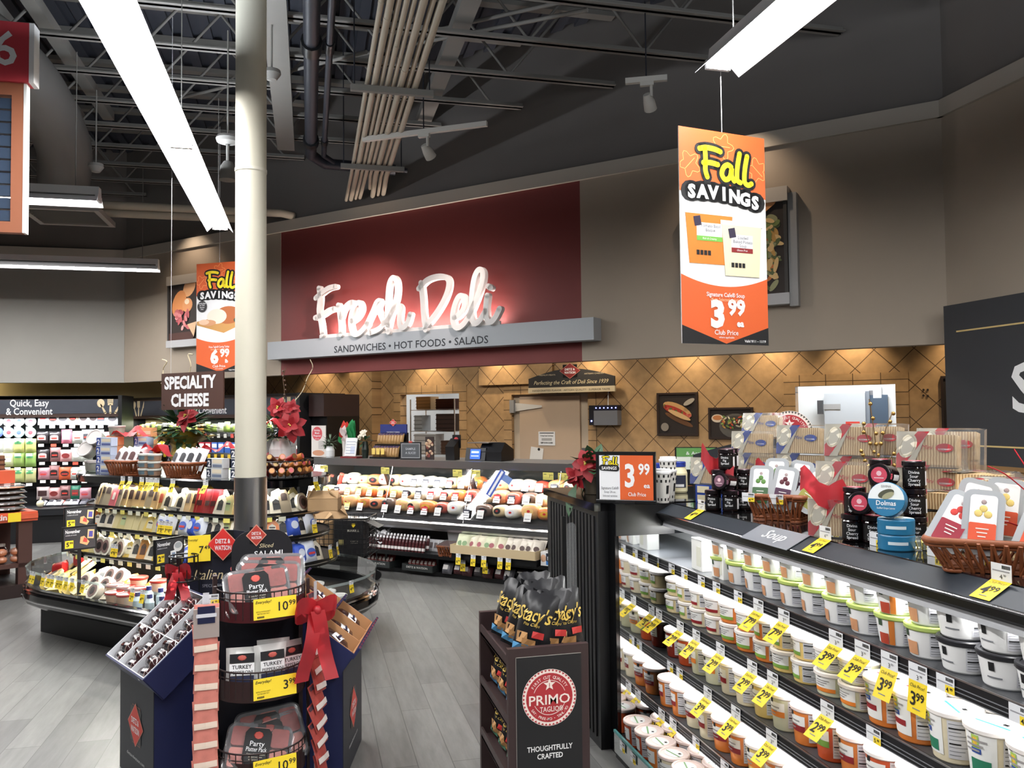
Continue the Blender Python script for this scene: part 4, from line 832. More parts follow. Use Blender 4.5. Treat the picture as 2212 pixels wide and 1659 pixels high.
def wedge_mesh(w, h, d, m, lab=None):
    P = [(-w/2, 0), (w/2, 0), (w*.42, h*.7), (w*.1, h), (-w*.36, h*.86)]; Q = [(-w*.4, 0), (w*.45, 0), (w*.3, h*.5), (0, h*.7), (-w*.3, h*.6)]; k = 5; mb = MB()
    mb.add([(x, 0, z) for x, z in P]+[(x, d, z) for x, z in Q], [list(range(k)), [k+i for i in range(k)][::-1]]+[[i, (i+1) % k, (i+1) % k+k, i+k] for i in range(k)], m)
    if lab: mb.add([(-w*.24, -.001, h*.2), (w*.24, -.001, h*.2), (w*.22, -.001, h*.62), (0, -.001, h*.74), (-w*.22, -.001, h*.62)], [[0, 1, 2, 3, 4]], lab); mb.add([(-w*.18, -.002, h*.5), (w*.18, -.002, h*.5), (w*.18, -.002, h*.58), (-w*.18, -.002, h*.58)], [[0, 1, 2, 3]], C(60, 56, 56))
    return mb
CH = {'kraft': (card_mesh(.085, .13, .022, C(*KR, .6), C(60, 44, 40), .5, .4, .8), 'kraft cheese pack'), 'kraftred': (card_mesh(.09, .14, .025, C(178, 146, 98, .6), C(160, 70, 54), .5, .3, .65), 'tan cheese pack with red label'),
 'grey': (card_mesh(.075, .14, .02, C(150, 138, 118, .6), C(70, 60, 58), .6, .55, .8), 'grey-tan cheese pack'), 'pink': (card_mesh(.08, .135, .02, C(206, 104, 112, .5), C(226, 214, 206), .4, .3, .6), 'pink cheese pack'),
 'orange': (wedge_mesh(.1, .11, .05, C(214, 122, 56, .35), C(226, 220, 206)), 'orange cheese block'), 'wedge': (wedge_mesh(.12, .13, .05, C(196, 142, 84, .35), C(90, 62, 50)), 'amber cheese wedge'),
 'green': (wedge_mesh(.1, .12, .04, C(196, 184, 130, .35), C(176, 190, 140)), 'pale cheese wedge with green label'), 'white': (wedge_mesh(.11, .12, .04, C(222, 214, 194, .35), C(44, 46, 48)), 'white cheese piece with black label'),
 'slice': (card_mesh(.07, .15, .02, C(206, 194, 146, .35), C(140, 150, 110), .7, .8, .9, .9), 'pale sliced cheese pack'), 'feta': (pack_mesh(.12, .13, .03, C(214, 220, 232, .3), C(70, 96, 180), 'oval', .6, .4, .4, lab2=C(190, 60, 60)), 'white and blue feta pouch'),
 'blue': (pack_mesh(.1, .12, .03, C(60, 90, 190, .35), C(206, 214, 230), 'oval', .5, .4, .5), 'blue cheese pouch'), 'brie': (None, 'round white brie'), 'red': (box_mesh(.075, .06, .15, C(140, 28, 36, .4), ((.2, .8, .3, .5, C(60, 20, 24)),)), 'dark red cheese box'),
 'blacktray': (box_mesh(.15, .1, .02, C(36, 36, 38, .3), ((.1, .9, .1, .9, C(200, 200, 196)),)), 'flat black cheese tray'), 'yellow': (wedge_mesh(.11, .10, .05, C(216, 190, 106, .35), C(226, 220, 190)), 'yellow cheese wedge')}
mb = MB().lathe([(0, -.045), (.055, -.045), (.06, 0), (.0, .002)], C(238, 232, 214, .5), 20).disc((0, 0, .0035), .043, C(120, 96, 92, .5), 16).disc((0, 0, .005), .025, C(40, 34, 34, .5), 12)
CHO = {k: tag(m.build('cheese_pack'), 'x', 'cheese') for k, (m, _) in CH.items() if m}
CHO['brie'] = tag(mb.build('brie_wheel'), 'x', 'cheese')
SEQ = [(['kraftred', 'kraft', 'white', 'kraft', 'grey', 'grey', 'pink', 'grey', 'kraft', 'kraft', 'kraft', 'kraft', 'grey', 'kraft', 'kraftred', 'white', 'blacktray', 'white', 'kraft', 'kraft', 'red', 'red', 'red', 'white', 'green', 'kraft', 'green', 'blue', 'white', 'white', 'grey', 'white', 'brie'], ['kraft', 'green', 'orange', 'orange', 'orange', 'white', 'orange', 'white', 'white', 'orange', 'white', 'white', 'white', 'orange', 'white', 'green']),
       (['wedge', 'kraft', 'wedge', 'green', 'wedge', 'orange', 'white', 'white', 'slice', 'green', 'slice', 'slice', 'slice', 'yellow', 'slice', 'feta', 'feta', 'white', 'feta', 'blue', 'feta', 'white', 'white', 'green', 'white', 'brie', 'orange', 'orange', 'white', 'blue', 'white', 'feta'], ['wedge', 'white', 'orange', 'orange', 'white', 'white', 'yellow', 'yellow', 'white', 'wedge', 'wedge', 'white', 'white', 'white', 'white']),
       (['wedge', 'kraft', 'yellow', 'white', 'yellow', 'yellow', 'green', 'brie', 'brie', 'white', 'brie', 'yellow', 'white', 'wedge', 'white', 'yellow', 'white', 'yellow', 'white', 'blue', 'feta', 'blue', 'feta', 'blue', 'yellow', 'brie', 'white', 'yellow', 'blue', 'blue', 'feta', 'white'], ['yellow', 'white', 'yellow', 'yellow', 'white', 'white', 'white', 'brie', 'white', 'white', 'white', 'white', 'white', 'yellow'])]
R = random.Random(11); NM = ('top', 'middle', 'bottom')
for k, (front, back) in enumerate(SEQ):
    r, z = TIERS[k]
    for row, seq, rr, dz in (('front', front, r-.055, .003), ('back', back, r-.125, .03)):
        L = IA+rr*.9; L2_ = IA+rr*1.75; n_ = len(seq)
        for i, c in enumerate(seq):
            u = -L+(L+L2_)*i/(n_-1)+R.uniform(-.008, .008); x, y, a = ipos(u, rr); lean = RAD(-18 if row == 'front' else -10)
            if c == 'blacktray': lean = 0
            zz = z+dz; 
            if c == 'brie': e = Euler((RAD(76), 0, RD+a+R.uniform(-.1, .1))); zz = z+.063+dz*.4
            else: e = Euler((lean, R.uniform(-.07, .07), RD+a+R.uniform(-.12, .12)))
            place(CHO[c], iw(x, y, zz), e, '%s, %s from left, %s row, %s island shelf' % (CH[c][1], ORD[i], row, NM[k]), 'cheeses on the island shelves').scale = (1.12, 1.2, 1.22)
# the well: loose cheeses, tubs, bottles
WELL = []
TUBR = tub_mesh(.055, .045, .08, C(222, 196, 170, .3), C(176, 56, 46, .35), C(230, 190, 160)); TUBW = tub_mesh(.06, .05, .06, C(236, 236, 230, .4), C(240, 240, 238, .35), C(60, 90, 170)); TUBY = tub_mesh(.055, .045, .06, C(240, 236, 226, .4), C(236, 206, 70, .4), C(226, 226, 230)); TUBB = tub_mesh(.055, .048, .07, C(44, 74, 170, .35), C(30, 60, 150, .3), C(230, 234, 244))
BOT = MB().lathe([(0, 0), (.028, 0), (.028, .05), (.014, .075)], C(196, 214, 220, .3), 12).lathe([(.016, .075), (.016, .1), (0, .1)], C(34, 38, 100, .35), 12)
RSAC = pack_mesh(.14, .11, .08, C(150, 24, 26, .25), C(230, 210, 160), 'rect', .4, .5, .6)
WO = {'tubr': (tag(TUBR.build('cheese_tub'), 'x', 'tub'), 'tub with red lid'), 'tubw': (tag(TUBW.build('cheese_tub'), 'x', 'tub'), 'white tub'), 'tuby': (tag(TUBY.build('cheese_tub'), 'x', 'tub'), 'tub with yellow lid'), 'tubb': (tag(TUBB.build('cheese_tub'), 'x', 'tub'), 'blue tub'),
      'bot': (tag(BOT.build('small_bottle'), 'x', 'bottle'), 'small bottle with navy cap'), 'rsac': (tag(RSAC.build('red_pack'), 'x', 'package'), 'shiny red pack')}
for k in ('yellow', 'wedge', 'slice', 'green', 'orange', 'white', 'brie', 'feta', 'kraft'): WO[k] = (CHO[k], CH[k][1])
WS = [('outer', .745, ['slice', 'yellow', 'wedge', 'slice', 'yellow', 'slice', 'yellow', 'yellow', 'slice', 'yellow', 'brie', 'white', 'tubr', 'tubr', 'bot', 'bot', 'bot', 'tubw', 'tubw', 'brie', 'white', 'tuby', 'tuby', 'tubb', 'tubw', 'slice', 'tubw']),
      ('middle', .64, ['wedge', 'rsac', 'yellow', 'slice', 'yellow', 'yellow', 'slice', 'brie', 'brie', 'brie', 'tubr', 'tubr', 'tubr', 'bot', 'bot', 'tubw', 'tubw', 'slice', 'tuby', 'tubb', 'tubb', 'tubw', 'tubb', 'slice', 'tubw']),
      ('inner', .53, ['rsac', 'kraft', 'slice', 'yellow', 'slice', 'yellow', 'slice', 'white', 'brie', 'brie', 'orange', 'tubr', 'orange', 'tubr', 'white', 'bot', 'tubw', 'white', 'feta', 'yellow', 'tubb', 'slice', 'tubw', 'slice', 'tubw'])]
for nm, rr, seq in WS:
    L0, L1 = IA+rr*1.15, IA+rr*1.6; n_ = len(seq)
    for i, c in enumerate(seq):
        u = -L0+(L0+L1)*i/(n_-1); x, y, a = ipos(u, rr); z = {'outer': .375, 'middle': .395, 'inner': .44}[nm]; e = Euler((0, 0, RD+a+R.uniform(-.3, .3)))
        if c == 'brie': e = Euler((RAD(60), 0, RD+a)); z += .07
        elif c in ('slice', 'yellow', 'wedge', 'green', 'white', 'feta', 'kraft', 'orange'): e = Euler((RAD(R.uniform(-70, -45)), R.uniform(-.2, .2), RD+a+R.uniform(-.5, .5))); z += .02
        place(WO[c][0], iw(x, y, z), e, '%s, %s from left in the %s ring, island well' % (WO[c][1], ORD[i], nm), 'cheeses and tubs in the island well').scale = (1.12, 1.12, 1.12)
# yellow tags under the canopy edge and on the well's glass
for i, (px, pr) in enumerate(((262, '4.99'), (278, '4.99'), (303, '5.99'), (316, '5.99'), (326, '5.99'), (336, '5.99'), (370, '4.99'), (440, '4.99'), (503, '5.99'), (586, '5.99'))):
    p = atS(px, 1016, 3.80); t = ts(p); x = t[0]-IC[0]
    if x > IA: x, y, a = ipos(IA+(x-IA)*1.25, .517)
    else: y, a = -.517, 0
    ptag(pr, iw(x, y, 1.262), RD+a, 'yellow price tag hung %s from left on the island canopy edge' % ORD[i], 'tags on the island canopy edge', 1.05, (20, 35, 12)[i % 3])
for i, (px, pr) in enumerate(((65, '2.99'), (72, '2.99'), (92, '2.99'), (104, '2.99'), (112, '3.99'), (124, '2.99'), (131, '2.99'), (142, '5.99'), (155, '3.99'), (178, '7.99'), (285, '2.99'), (307, '4.99'))):
    p = atS(px, 1262, 3.46); x = ts(p)[0]-IC[0]; x, y, a = ipos(x if abs(x) < IA else -IA-(abs(x)-IA)*1.15, .866)
    ptag(pr, iw(x, y, .55), RD+a, 'yellow price tag hung %s from left on the island glass edge' % ORD[i], 'tags on the island glass edge', .95, 12)
for i, u in enumerate((1.55, 1.85, 2.1)):
    x, y, a = ipos(u, .866); ptag('4.99', iw(x, y, .55), RD+a, 'yellow price tag %s along the right round end of the island glass' % ORD[i], 'tags on the round end of the island glass', .9, 8)
for i, (px, py, k, pr) in enumerate(((343, 1112, 1, '3.99'), (349, 1113, 1, '3.99'), (358, 1114, 1, '3.99'), (366, 1115, 1, '8.99'), (258, 1160, 2, '4.99'), (264, 1161, 2, '6.99'), (590, 1130, 1, '7.99'), (632, 1180, 2, '5.99'), (660, 1166, 2, '9.99'))):
    r, z = TIERS[k]; p = atS(px, py, 3.8); x = ts(p)[0]-IC[0]
    x, y, a = ipos(IA+(x-IA)*1.2 if x > IA else x, r+.02); ptag(pr, iw(x, y, z+.11), RD+a, 'yellow price tag %s from left stuck up on the island shelves' % ORD[i], 'tags stuck up on the island shelves', 1.0, 10)
# November boards on posts
def nov(label, px, py, s, price, w=.24, kind=0, post=True, rot=RD+RAD(4)):
    p = atS(px, py, s); o = thing('price_board', label, 'sign', p, rot); h = .175
    MB().box(-w/2, 0, 0, w/2, .012, h, BLACK).build('board', o)
    g = MB(); g.box(-w/2+.012, -.0015, .012, w/2-.012, 0, h-.012, C(52, 52, 56, .5)); y = -.003
    g.text('November', .034, WHITE, -w/2+.022, y, h-.048, 'L', bold=.03, fit=.1).text('available all month', .012, WHITE, -w/2+.022, y, h-.066, 'L', fit=.075)
    g.poly([(-w/2+.02, y, .02), (-w/2+.076, y, .02), (-w/2+.076, y, .075), (-w/2+.02, y, .075)], YELLOW).text(price[0], .045, INK, -w/2+.038, y-.001, .032, bold=.03).text(price[2:], .022, INK, -w/2+.062, y-.001, .049, bold=.03)
    if kind == 0: g.poly([(.0, y, .05), (.05, y, .03), (.066, y, .055), (.03, y, .1), (.005, y, .095)], C(222, 170, 120, .5)).poly([(.02, y-.001, .06), (.05, y-.001, .05), (.05, y-.001, .075), (.03, y-.001, .09)], C(196, 70, 66, .5)).poly([(.05, y, .08), (.095, y, .075), (.1, y, .14), (.055, y, .145)], C(226, 190, 140, .5)).poly([(.06, y-.001, .09), (.088, y-.001, .087), (.09, y-.001, .13), (.064, y-.001, .132)], C(80, 76, 150, .5))
    else: ell(g, .066, .11, .036, .034, C(226, 226, 226, .5), y); ell(g, .066, .118, .028, .02, C(170, 176, 180, .5), y-.001); g.poly([(.005, y-.002, .03), (.05, y-.002, .034), (.048, y-.002, .09), (.004, y-.002, .086)], WHITE).poly([(.015, y-.003, .045), (.04, y-.003, .047), (.04, y-.003, .075), (.015, y-.003, .074)], C(120, 140, 170, .5))
    g.build('printed_face', o)
    if post: MB().box(-.012, .002, .42-p.z, .012, .012, 0, BLACK).build('post', o)
nov('black November board reading 5.99 in front of the island well', 172, 1188, 3.52, '5.99', rot=RAD(33))
nov('black November board reading 2.99 near the middle of the island', 366, 1219, 3.5, '2.99', .235, 1, rot=RAD(48))
nov('dark November board behind the nearer 5.99 board at the island end', 172, 1143, 3.75, '5.99', .22, rot=RAD(25))
# ---- on top of the island canopy
ZC = 1.263
def top_at(px, s): p = atS(px, 980, s); return ts(p)[0]
BLUEBX = box_mesh(.17, .06, .07, C(190, 200, 222, .4), ((0, .28, .05, .95, C(60, 80, 150)), (.35, .95, .1, .35, C(90, 100, 150)), (.35, .95, .5, .85, C(226, 214, 190)))); BLUEBX.text('2', .06, WHITE, -.06, -.002, .012, bold=.03)
ORBX = box_mesh(.17, .06, .07, C(236, 170, 120, .4), ((0, .28, .05, .95, C(226, 130, 70)), (.35, .95, .2, .6, C(240, 206, 176)))); ORBX.text('2', .055, WHITE, -.06, -.002, .012, bold=.03)
GRBX = box_mesh(.17, .06, .07, C(206, 208, 210, .4), ((0, .3, .05, .95, C(44, 52, 70)), (.36, .95, .1, .38, C(110, 120, 140)), (.36, .95, .5, .9, C(226, 214, 190)))); GRBX.text('2', .06, WHITE, -.06, -.002, .012, bold=.03)
BX = {'b': (tag(BLUEBX.build('cracker_box'), 'x', 'box'), 'blue cracker box'), 'o': (tag(ORBX.build('cracker_box'), 'x', 'box'), 'orange cracker box'), 'g': (tag(GRBX.build('cracker_box'), 'x', 'box'), 'grey cracker box')}
def stack(k, x, y, n_, where, rot=0):
    for j in range(n_): place(BX[k][0], iw(x+.006*(j % 2), y, ZC+.0715*j), RD+rot, '%s, %s up in the %s' % (BX[k][1], ORD[j], where), 'cracker boxes stacked on the island top')
x0 = -1.02
for k, x, y, n_, w_, rt in (('o', -.94, -.16, 4, 'stack at the left end of the island top', .15), ('o', -.80, .06, 5, 'rear left stack on the island top', .1), ('b', -.72, -.36, 4, 'front left stack on the island top', .1), ('b', -.62, -.10, 4, 'second left stack on the island top', 0), ('g', -.40, .05, 4, 'stack behind the left basket', 0),
                         ('g', .62, -.36, 2, 'low front stack right of the baskets', 0), ('g', .86, -.33, 3, 'right front stack near the column', .2), ('g', .72, -.06, 5, 'tall stack behind the right basket', .05), ('g', .80, .12, 5, 'rear stack behind the right basket', .1)):
    stack(k, x, y, n_, w_, rt)
TB = tub_mesh(.065, .056, .09, C(150, 160, 148, .25), C(186, 180, 178, .3), C(140, 140, 130))
TBO = tag(TB.build('dip_tub'), 'x', 'tub')
for i, (x, y, z, tl) in enumerate(((-1.0, -.27, ZC, 0), (-.86, -.33, ZC, 0), (-.93, -.33, ZC+.155, 62), (-.87, -.29, ZC+.25, 62), (-.94, -.10, ZC+.287, 0))):
    place(TBO, iw(x, y, z), Euler((RAD(tl), 0, RD+.3)), ('clear dip tub standing at the left corner of the island top', 'clear dip tub right of the corner tub on the island top', 'clear dip tub tipped on its side at the island top left', 'upper tipped dip tub at the island top left', 'dip tub on the orange cracker stack')[i], 'clear dip tubs on the island top')
for i, (x, w_) in enumerate(((-.42, 'left'), (.28, 'right'))):
    o = thing('wicker_basket', 'brown wicker basket of white packs, %s one on the island top' % w_, 'basket', iw(x, -.36, ZC), RD, 'wicker baskets on the island top'); basket(o, .3, .2, .1, .25)
    for j in range(6):
        tag(pack_mesh(.1, .17, .03, C(232, 232, 234, .4), C(90, 60, 60) if i == 0 else C(60, 60, 64), 'arch', .5, .4, .55).build('snack_pack', None, iw(x-.105+.042*j, -.37+.03*(j % 2), ZC+.05), Euler((RAD(-20), RAD(12), RD+.1*(j-2)))), 'white snack pack %s from left in the %s wicker basket on the island' % (ORD[j], w_), 'package', 'white packs in the island baskets')
for j in range(3):
    for i in range(2): tag(tub_mesh(.05, .045, .055, C(150, 120, 100, .2), C(206, 206, 200, .3), C(90, 110, 120)).build('olive_tub', None, iw(-.12+.115*i, -.40, ZC+.056*j), RD), 'clear olive tub %s up in the %s stack between the baskets' % (ORD[j], ('left', 'right')[i]), 'tub', 'clear tubs stacked between the baskets')
RIBR = film('red_mesh', (.62, .04, .055), .5, .35, .12)
for i, (x, y, z, rx) in enumerate(((-.75, -.1, ZC+.29, .2), (.5, -.2, ZC+.18, .1), (-.12, -.3, ZC+.17, -.2), (-1.0, .1, ZC+.29, .3), (.98, -.2, ZC+.36, 0))):
    mb = MB(); n = 8; P = []
    for j in range(n+1):
        for q in range(4): P.append((-.16+.32*j/n, -.06+.04*q, .035*math.sin(j*1.1+q)+.03*(1-(j/4-1)**2)))
    mb.add(P, [[j*4+q, j*4+q+1, j*4+q+5, j*4+q+4] for j in range(n) for q in range(3)], RIBR, True)
    tag(mb.build('mesh_ribbon', None, iw(x, y, z+.01), Euler((rx, 0, RD+rx))), ('red mesh ribbon over the left blue cracker stack', 'red mesh ribbon behind the right basket', 'red mesh ribbon over the clear olive tubs', 'red mesh ribbon on the rear orange cracker stack', 'red mesh ribbon on the tall stack nearest the column')[i], 'ribbon')
# poinsettia in gold foil
pp = atS(372, 968, 4.32); t_ = ts(pp)[0]-IC[0]; o = thing('potted_poinsettia', 'red poinsettia in crumpled gold foil on the island top', 'plant', iw(t_, .1, ZC), RD); R = random.Random(5)
mb = MB(); mb.lathe([(.0, .06), (.075, .06), (.085, .1), (.07, .16), (.1, .22), (.13, .27)], PGOLD, 14, sx=1.05); 
for k in range(9): a = k*.7; leaf(mb, (.08*math.cos(a), .08*math.sin(a), .18), (math.cos(a), math.sin(a), .6), .16, .13, PGOLD)
mb.build('foil_wrap', o); mb = MB(); mb.lathe([(0, 0), (.07, 0), (.08, .06), (0, .07)], C(90, 106, 80, .3), 14); mb.build('pot', o)
mb = MB(); foliage(mb, (0, 0, .29), .15, 150, R, PLEAF, .11, .045); foliage(mb, (0, 0, .3), .15, 25, R, SILV, .07, .02); mb.build('leaves', o)

for c_, r_ in (((.14, -.08, .37), .11), ((.1, -.02, .46), .08), ((-.03, -.05, .55), .05)): mb = MB(); bloom(mb, c_, r_, R); mb.build('flower_bracts', o)
mb = MB(); bloom_eye(mb, (.14, -.08, .37), R); mb.build('flower_eyes', o)
mb = MB(); twig(mb, [(-.05, 0, .3), (-.13, 0, .45), (-.12, 0, .58), (-.18, 0, .62), (-.24, 0, .61)], .004, C(196, 182, 150, .4)); twig(mb, [(0, 0, .3), (.05, 0, .5), (.03, 0, .62), (.07, 0, .72), (.04, 0, .8), (.09, 0, .8)], .004, C(196, 182, 150, .4)); twig(mb, [(-.05, 0, .3), (-.2, 0, .5), (-.22, 0, .7), (-.18, .0, .76), (-.23, 0, .78)], .004, C(196, 182, 150, .4)); mb.build('curly_twigs', o); o.scale = (1.25, 1.25, 1.2)
# ================================================================== pots and jars at the island's right end
R = random.Random(21)
o = thing('white_vase', 'white vase with Christmas words holding a red poinsettia behind the column', 'plant', iw(.93, -.02, ZC), RAD(-14))
MB().lathe([(0, 0), (.075, 0), (.082, .02), (.08, .2), (.06, .26), (.065, .28)], C(226, 230, 232, .35), 20).build('vase', o)
mb = MB(); mb.M = Matrix.Translation((.0, -.004, 0)); mb.lathe([(.0815, .115), (.081, .145)], C(140, 56, 52, .5), 6, -2.1, -1.04); mb.text('HOME', .026, WHITE, 0, -.087, .12, bold=.02).text('Christmas', .024, C(120, 120, 124, .5), 0, -.087, .085); mb.build('printed_words', o)
mb = MB(); foliage(mb, (0, 0, .34), .13, 60, R, PLEAF, .1, .045); foliage(mb, (-.03, -.02, .3), .15, 40, R, SILV, .07, .018); mb.build('leaves', o)
mb = MB(); bloom(mb, (.1, -.1, .37), .13, R, (.2, -1, .2)); mb.build('flower_bracts', o)
for c, r_, f in (((0, -.06, .5), .1, (-.1, -1, .2)), ((.1, -.05, .5), .07, (.3, -1, .3))): mb = MB(); bloom(mb, c, r_, R, f); mb.build('flower_bracts', o)
mb = MB(); bloom_eye(mb, (.1, -.1, .37), R); bloom_eye(mb, (0, -.06, .5), R); mb.build('flower_eyes', o)
mb = MB(); twig(mb, [(.02, 0, .5), (.03, 0, .62), (.02, 0, .72), (.04, 0, .8)], .003, C(90, 70, 50)); 
for k in range(6): mb.ball((.03+.01*math.sin(k), 0, .6+.035*k), .009, C(70, 50, 36), 6, 4)
mb.build('berry_twig', o); mb = MB(); twig(mb, [(.06, 0, .5), (.16, 0, .62), (.2, 0, .72), (.24, 0, .8), (.22, 0, .86)], .003, C(206, 190, 160, .4)); mb.build('curly_twig', o)
o = thing('wire_bowl', 'black wire bowl heaped with small brown bars at the right end of the island top', 'rack', iw(1.02, -.12, ZC), RD)
mb = MB()
for z, r in ((.0, .2), (.06, .225), (.12, .24)): mb.tube([(r*math.cos(a), r*math.sin(a), z+.004) for a in [2*math.pi*i/24 for i in range(25)]], .004, BLACK, 5)
for i in range(24): a = 2*math.pi*i/24; mb.tube([(.2*math.cos(a), .2*math.sin(a), .003), (.24*math.cos(a), .24*math.sin(a), .12)], .003, BLACK, 5)
mb.build('wires', o); MB().lathe([(0, .002), (.2, .002)], BLACK, 24).build('floor_plate', o)
BARC = [(92, 52, 32), (128, 76, 40), (176, 110, 56), (60, 34, 26), (150, 40, 44), (196, 130, 70)]
LIDC = [(196, 160, 100), (214, 150, 90), (206, 90, 100), (190, 140, 70), (120, 90, 50), (226, 160, 150)]
BARS = []
for k in range(6): BARS.append(tag(MB().lathe([(0, 0), (.022, 0), (.022, .09), (.0, .09)], C(*BARC[k], .35), 10).disc((0, 0, .0915), .017, C(*LIDC[k], .4), 10).build('candy_bar'), 'x', 'candy'))
n_ = 0
for lay in range(3):
    for i in range((16, 14, 9)[lay]):
        a = RAD(-200+220*i/(15 if lay == 0 else 13 if lay == 1 else 8)); r = (.17, .15, .1)[lay]; c = iw(1.02+r*math.cos(a), -.12+r*math.sin(a), ZC+.035+.046*lay)
        d = Vector((math.cos(a-math.pi/4), math.sin(a-math.pi/4), .35)); place(BARS[R.randrange(6)], c, d.to_track_quat('Z', 'Y').to_euler(), 'small brown bar, %s from left in the %s layer of the wire bowl' % (ORD[i], ('bottom', 'middle', 'top')[lay]), 'small bars heaped in the wire bowl')
KRAFT = mat('kraft_cardboard', s2l(178, 146, 108), .75, var=.08, vscale=12)
def open_box(o, w, d, h, m, flap=.5, fl=(1, 1, 1, 1), ang=(40, 60, 30, 50)):
    t = .005; MB().box(-w/2, -d/2, 0, w/2, d/2, t, m).box(-w/2, -d/2, 0, w/2, -d/2+t, h, m).box(-w/2, d/2-t, 0, w/2, d/2, h, m).box(-w/2, -d/2, 0, -w/2+t, d/2, h, m).box(w/2-t, -d/2, 0, w/2, d/2, h, m).build('carton', o)
    for k, (nx, ny, ww, off) in enumerate(((0, -1, w, d/2), (0, 1, w, d/2), (-1, 0, d, w/2), (1, 0, d, w/2))):
        if fl[k]:
            mb = MB(); mb.M = Matrix.Translation((nx*off, ny*off, h)) @ Matrix.Rotation(math.atan2(nx, -ny), 4, 'Z') @ Matrix.Rotation(RAD(-ang[k]), 4, 'X'); mb.box(-ww/2, -.003, 0, ww/2, .002, flap*(d if nx == 0 else w), m); mb.build('flap', o)
pk_ = atS(668, 1062, 4.75); o = thing('cardboard_box', 'small open cardboard box at the right end of the island', 'box', iw(1.18, .18, 1.006), RD+.6); open_box(o, .22, .18, .09, KRAFT, .4, (1, 0, 1, 1))
# ================================================================== shopping cart with cartons
cp = atS(735, 1245, 6.2); o = thing('shopping_cart', 'black wire shopping cart loaded with cartons before the deli case', 'cart', on(-5.80, 6.25, 0), RD+RAD(28)); WIRE = C(22, 22, 26, .35)
mb = MB(); w, d = .3, .24
for z in [.30+.048*i for i in range(9)]:
    q = 1-.0*z; mb.tube([(-w, -d, z), (w, -d, z), (w, d, z), (-w, d, z), (-w, -d, z)], .0035 if z < .66 else .007, WIRE, 5)
for i in range(14): x = -w+2*w*i/13; mb.tube([(x, -d, .30), (x, -d, .68)], .003, WIRE, 5).tube([(x, d, .30), (x, d, .68)], .003, WIRE, 5).tube([(x, -d, .30), (x, d, .30)], .003, WIRE, 5)
for i in range(11): y = -d+2*d*i/10; mb.tube([(-w, y, .30), (-w, y, .68)], .003, WIRE, 5).tube([(w, y, .30), (w, y, .68)], .003, WIRE, 5)
mb.build('wire_basket', o)
MB().tube([(-w, -d, .30), (-w, -d, .12), (w, -d, .10), (w, -d, .3)], .012, WIRE, 7).tube([(-w, d, .30), (-w, d, .12), (w, d, .10), (w, d, .3)], .012, WIRE, 7).box(-w, -d, .12, w, d, .135, WIRE).build('frame', o)
for x in (-w, w):
    for y in (-d, d): MB().tube([(x, y-.012, .05), (x, y+.012, .05)], .05, C(30, 30, 32, .5), 14).build('wheel', o)
MB().tube([(-w, -d, .68), (-w-.12, -d, .8), (-w-.12, d, .8), (-w, d, .68)], .012, C(90, 84, 150, .4), 7).build('handle', o)
MC = Matrix.Translation(on(-5.80, 6.25, 0)) @ Matrix.Rotation(RD+RAD(28), 4, 'Z')
o = thing('carton', 'black printed carton standing in the shopping cart', 'box', MC @ Vector((.12, -.08, .306)), RD+RAD(24)); MB().box(-.15, -.1, 0, .15, .1, .36, C(28, 28, 30, .5)).build('box_body', o)
mb = MB(); mb.text('BURKELL', .03, C(196, 192, 180, .5), .05, -.102, .25, bold=.015).text('READY TO', .016, C(170, 166, 150, .5), .06, -.102, .15).text('EAT HAM', .016, C(170, 166, 150, .5), .06, -.102, .13).add([(.03, -.102, .33), (.07, -.102, .33), (.07, -.102, .31), (.05, -.102, .29), (.03, -.102, .31)], [[0, 1, 2, 3, 4]], YELLOW).box(-.1, -.102, .12, -.05, -.1005, .17, C(150, 140, 90, .5)); mb.build('printing', o)
mb = MB(); mb.M = Matrix.Translation((.15, 0, .36)) @ Matrix.Rotation(RAD(25), 4, 'Y'); mb.box(0, -.1, -.004, .17, .1, 0, C(34, 34, 36, .5)); mb.build('flap', o)
o = thing('cardboard_box', 'tilted open brown cardboard box on top of the shopping cart', 'box', MC @ Vector((-.1, .08, .43)), Euler((RAD(12), RAD(-14), RD+RAD(60)))); open_box(o, .3, .24, .26, KRAFT, .55, (1, 1, 1, 1), (50, 20, 65, 35))
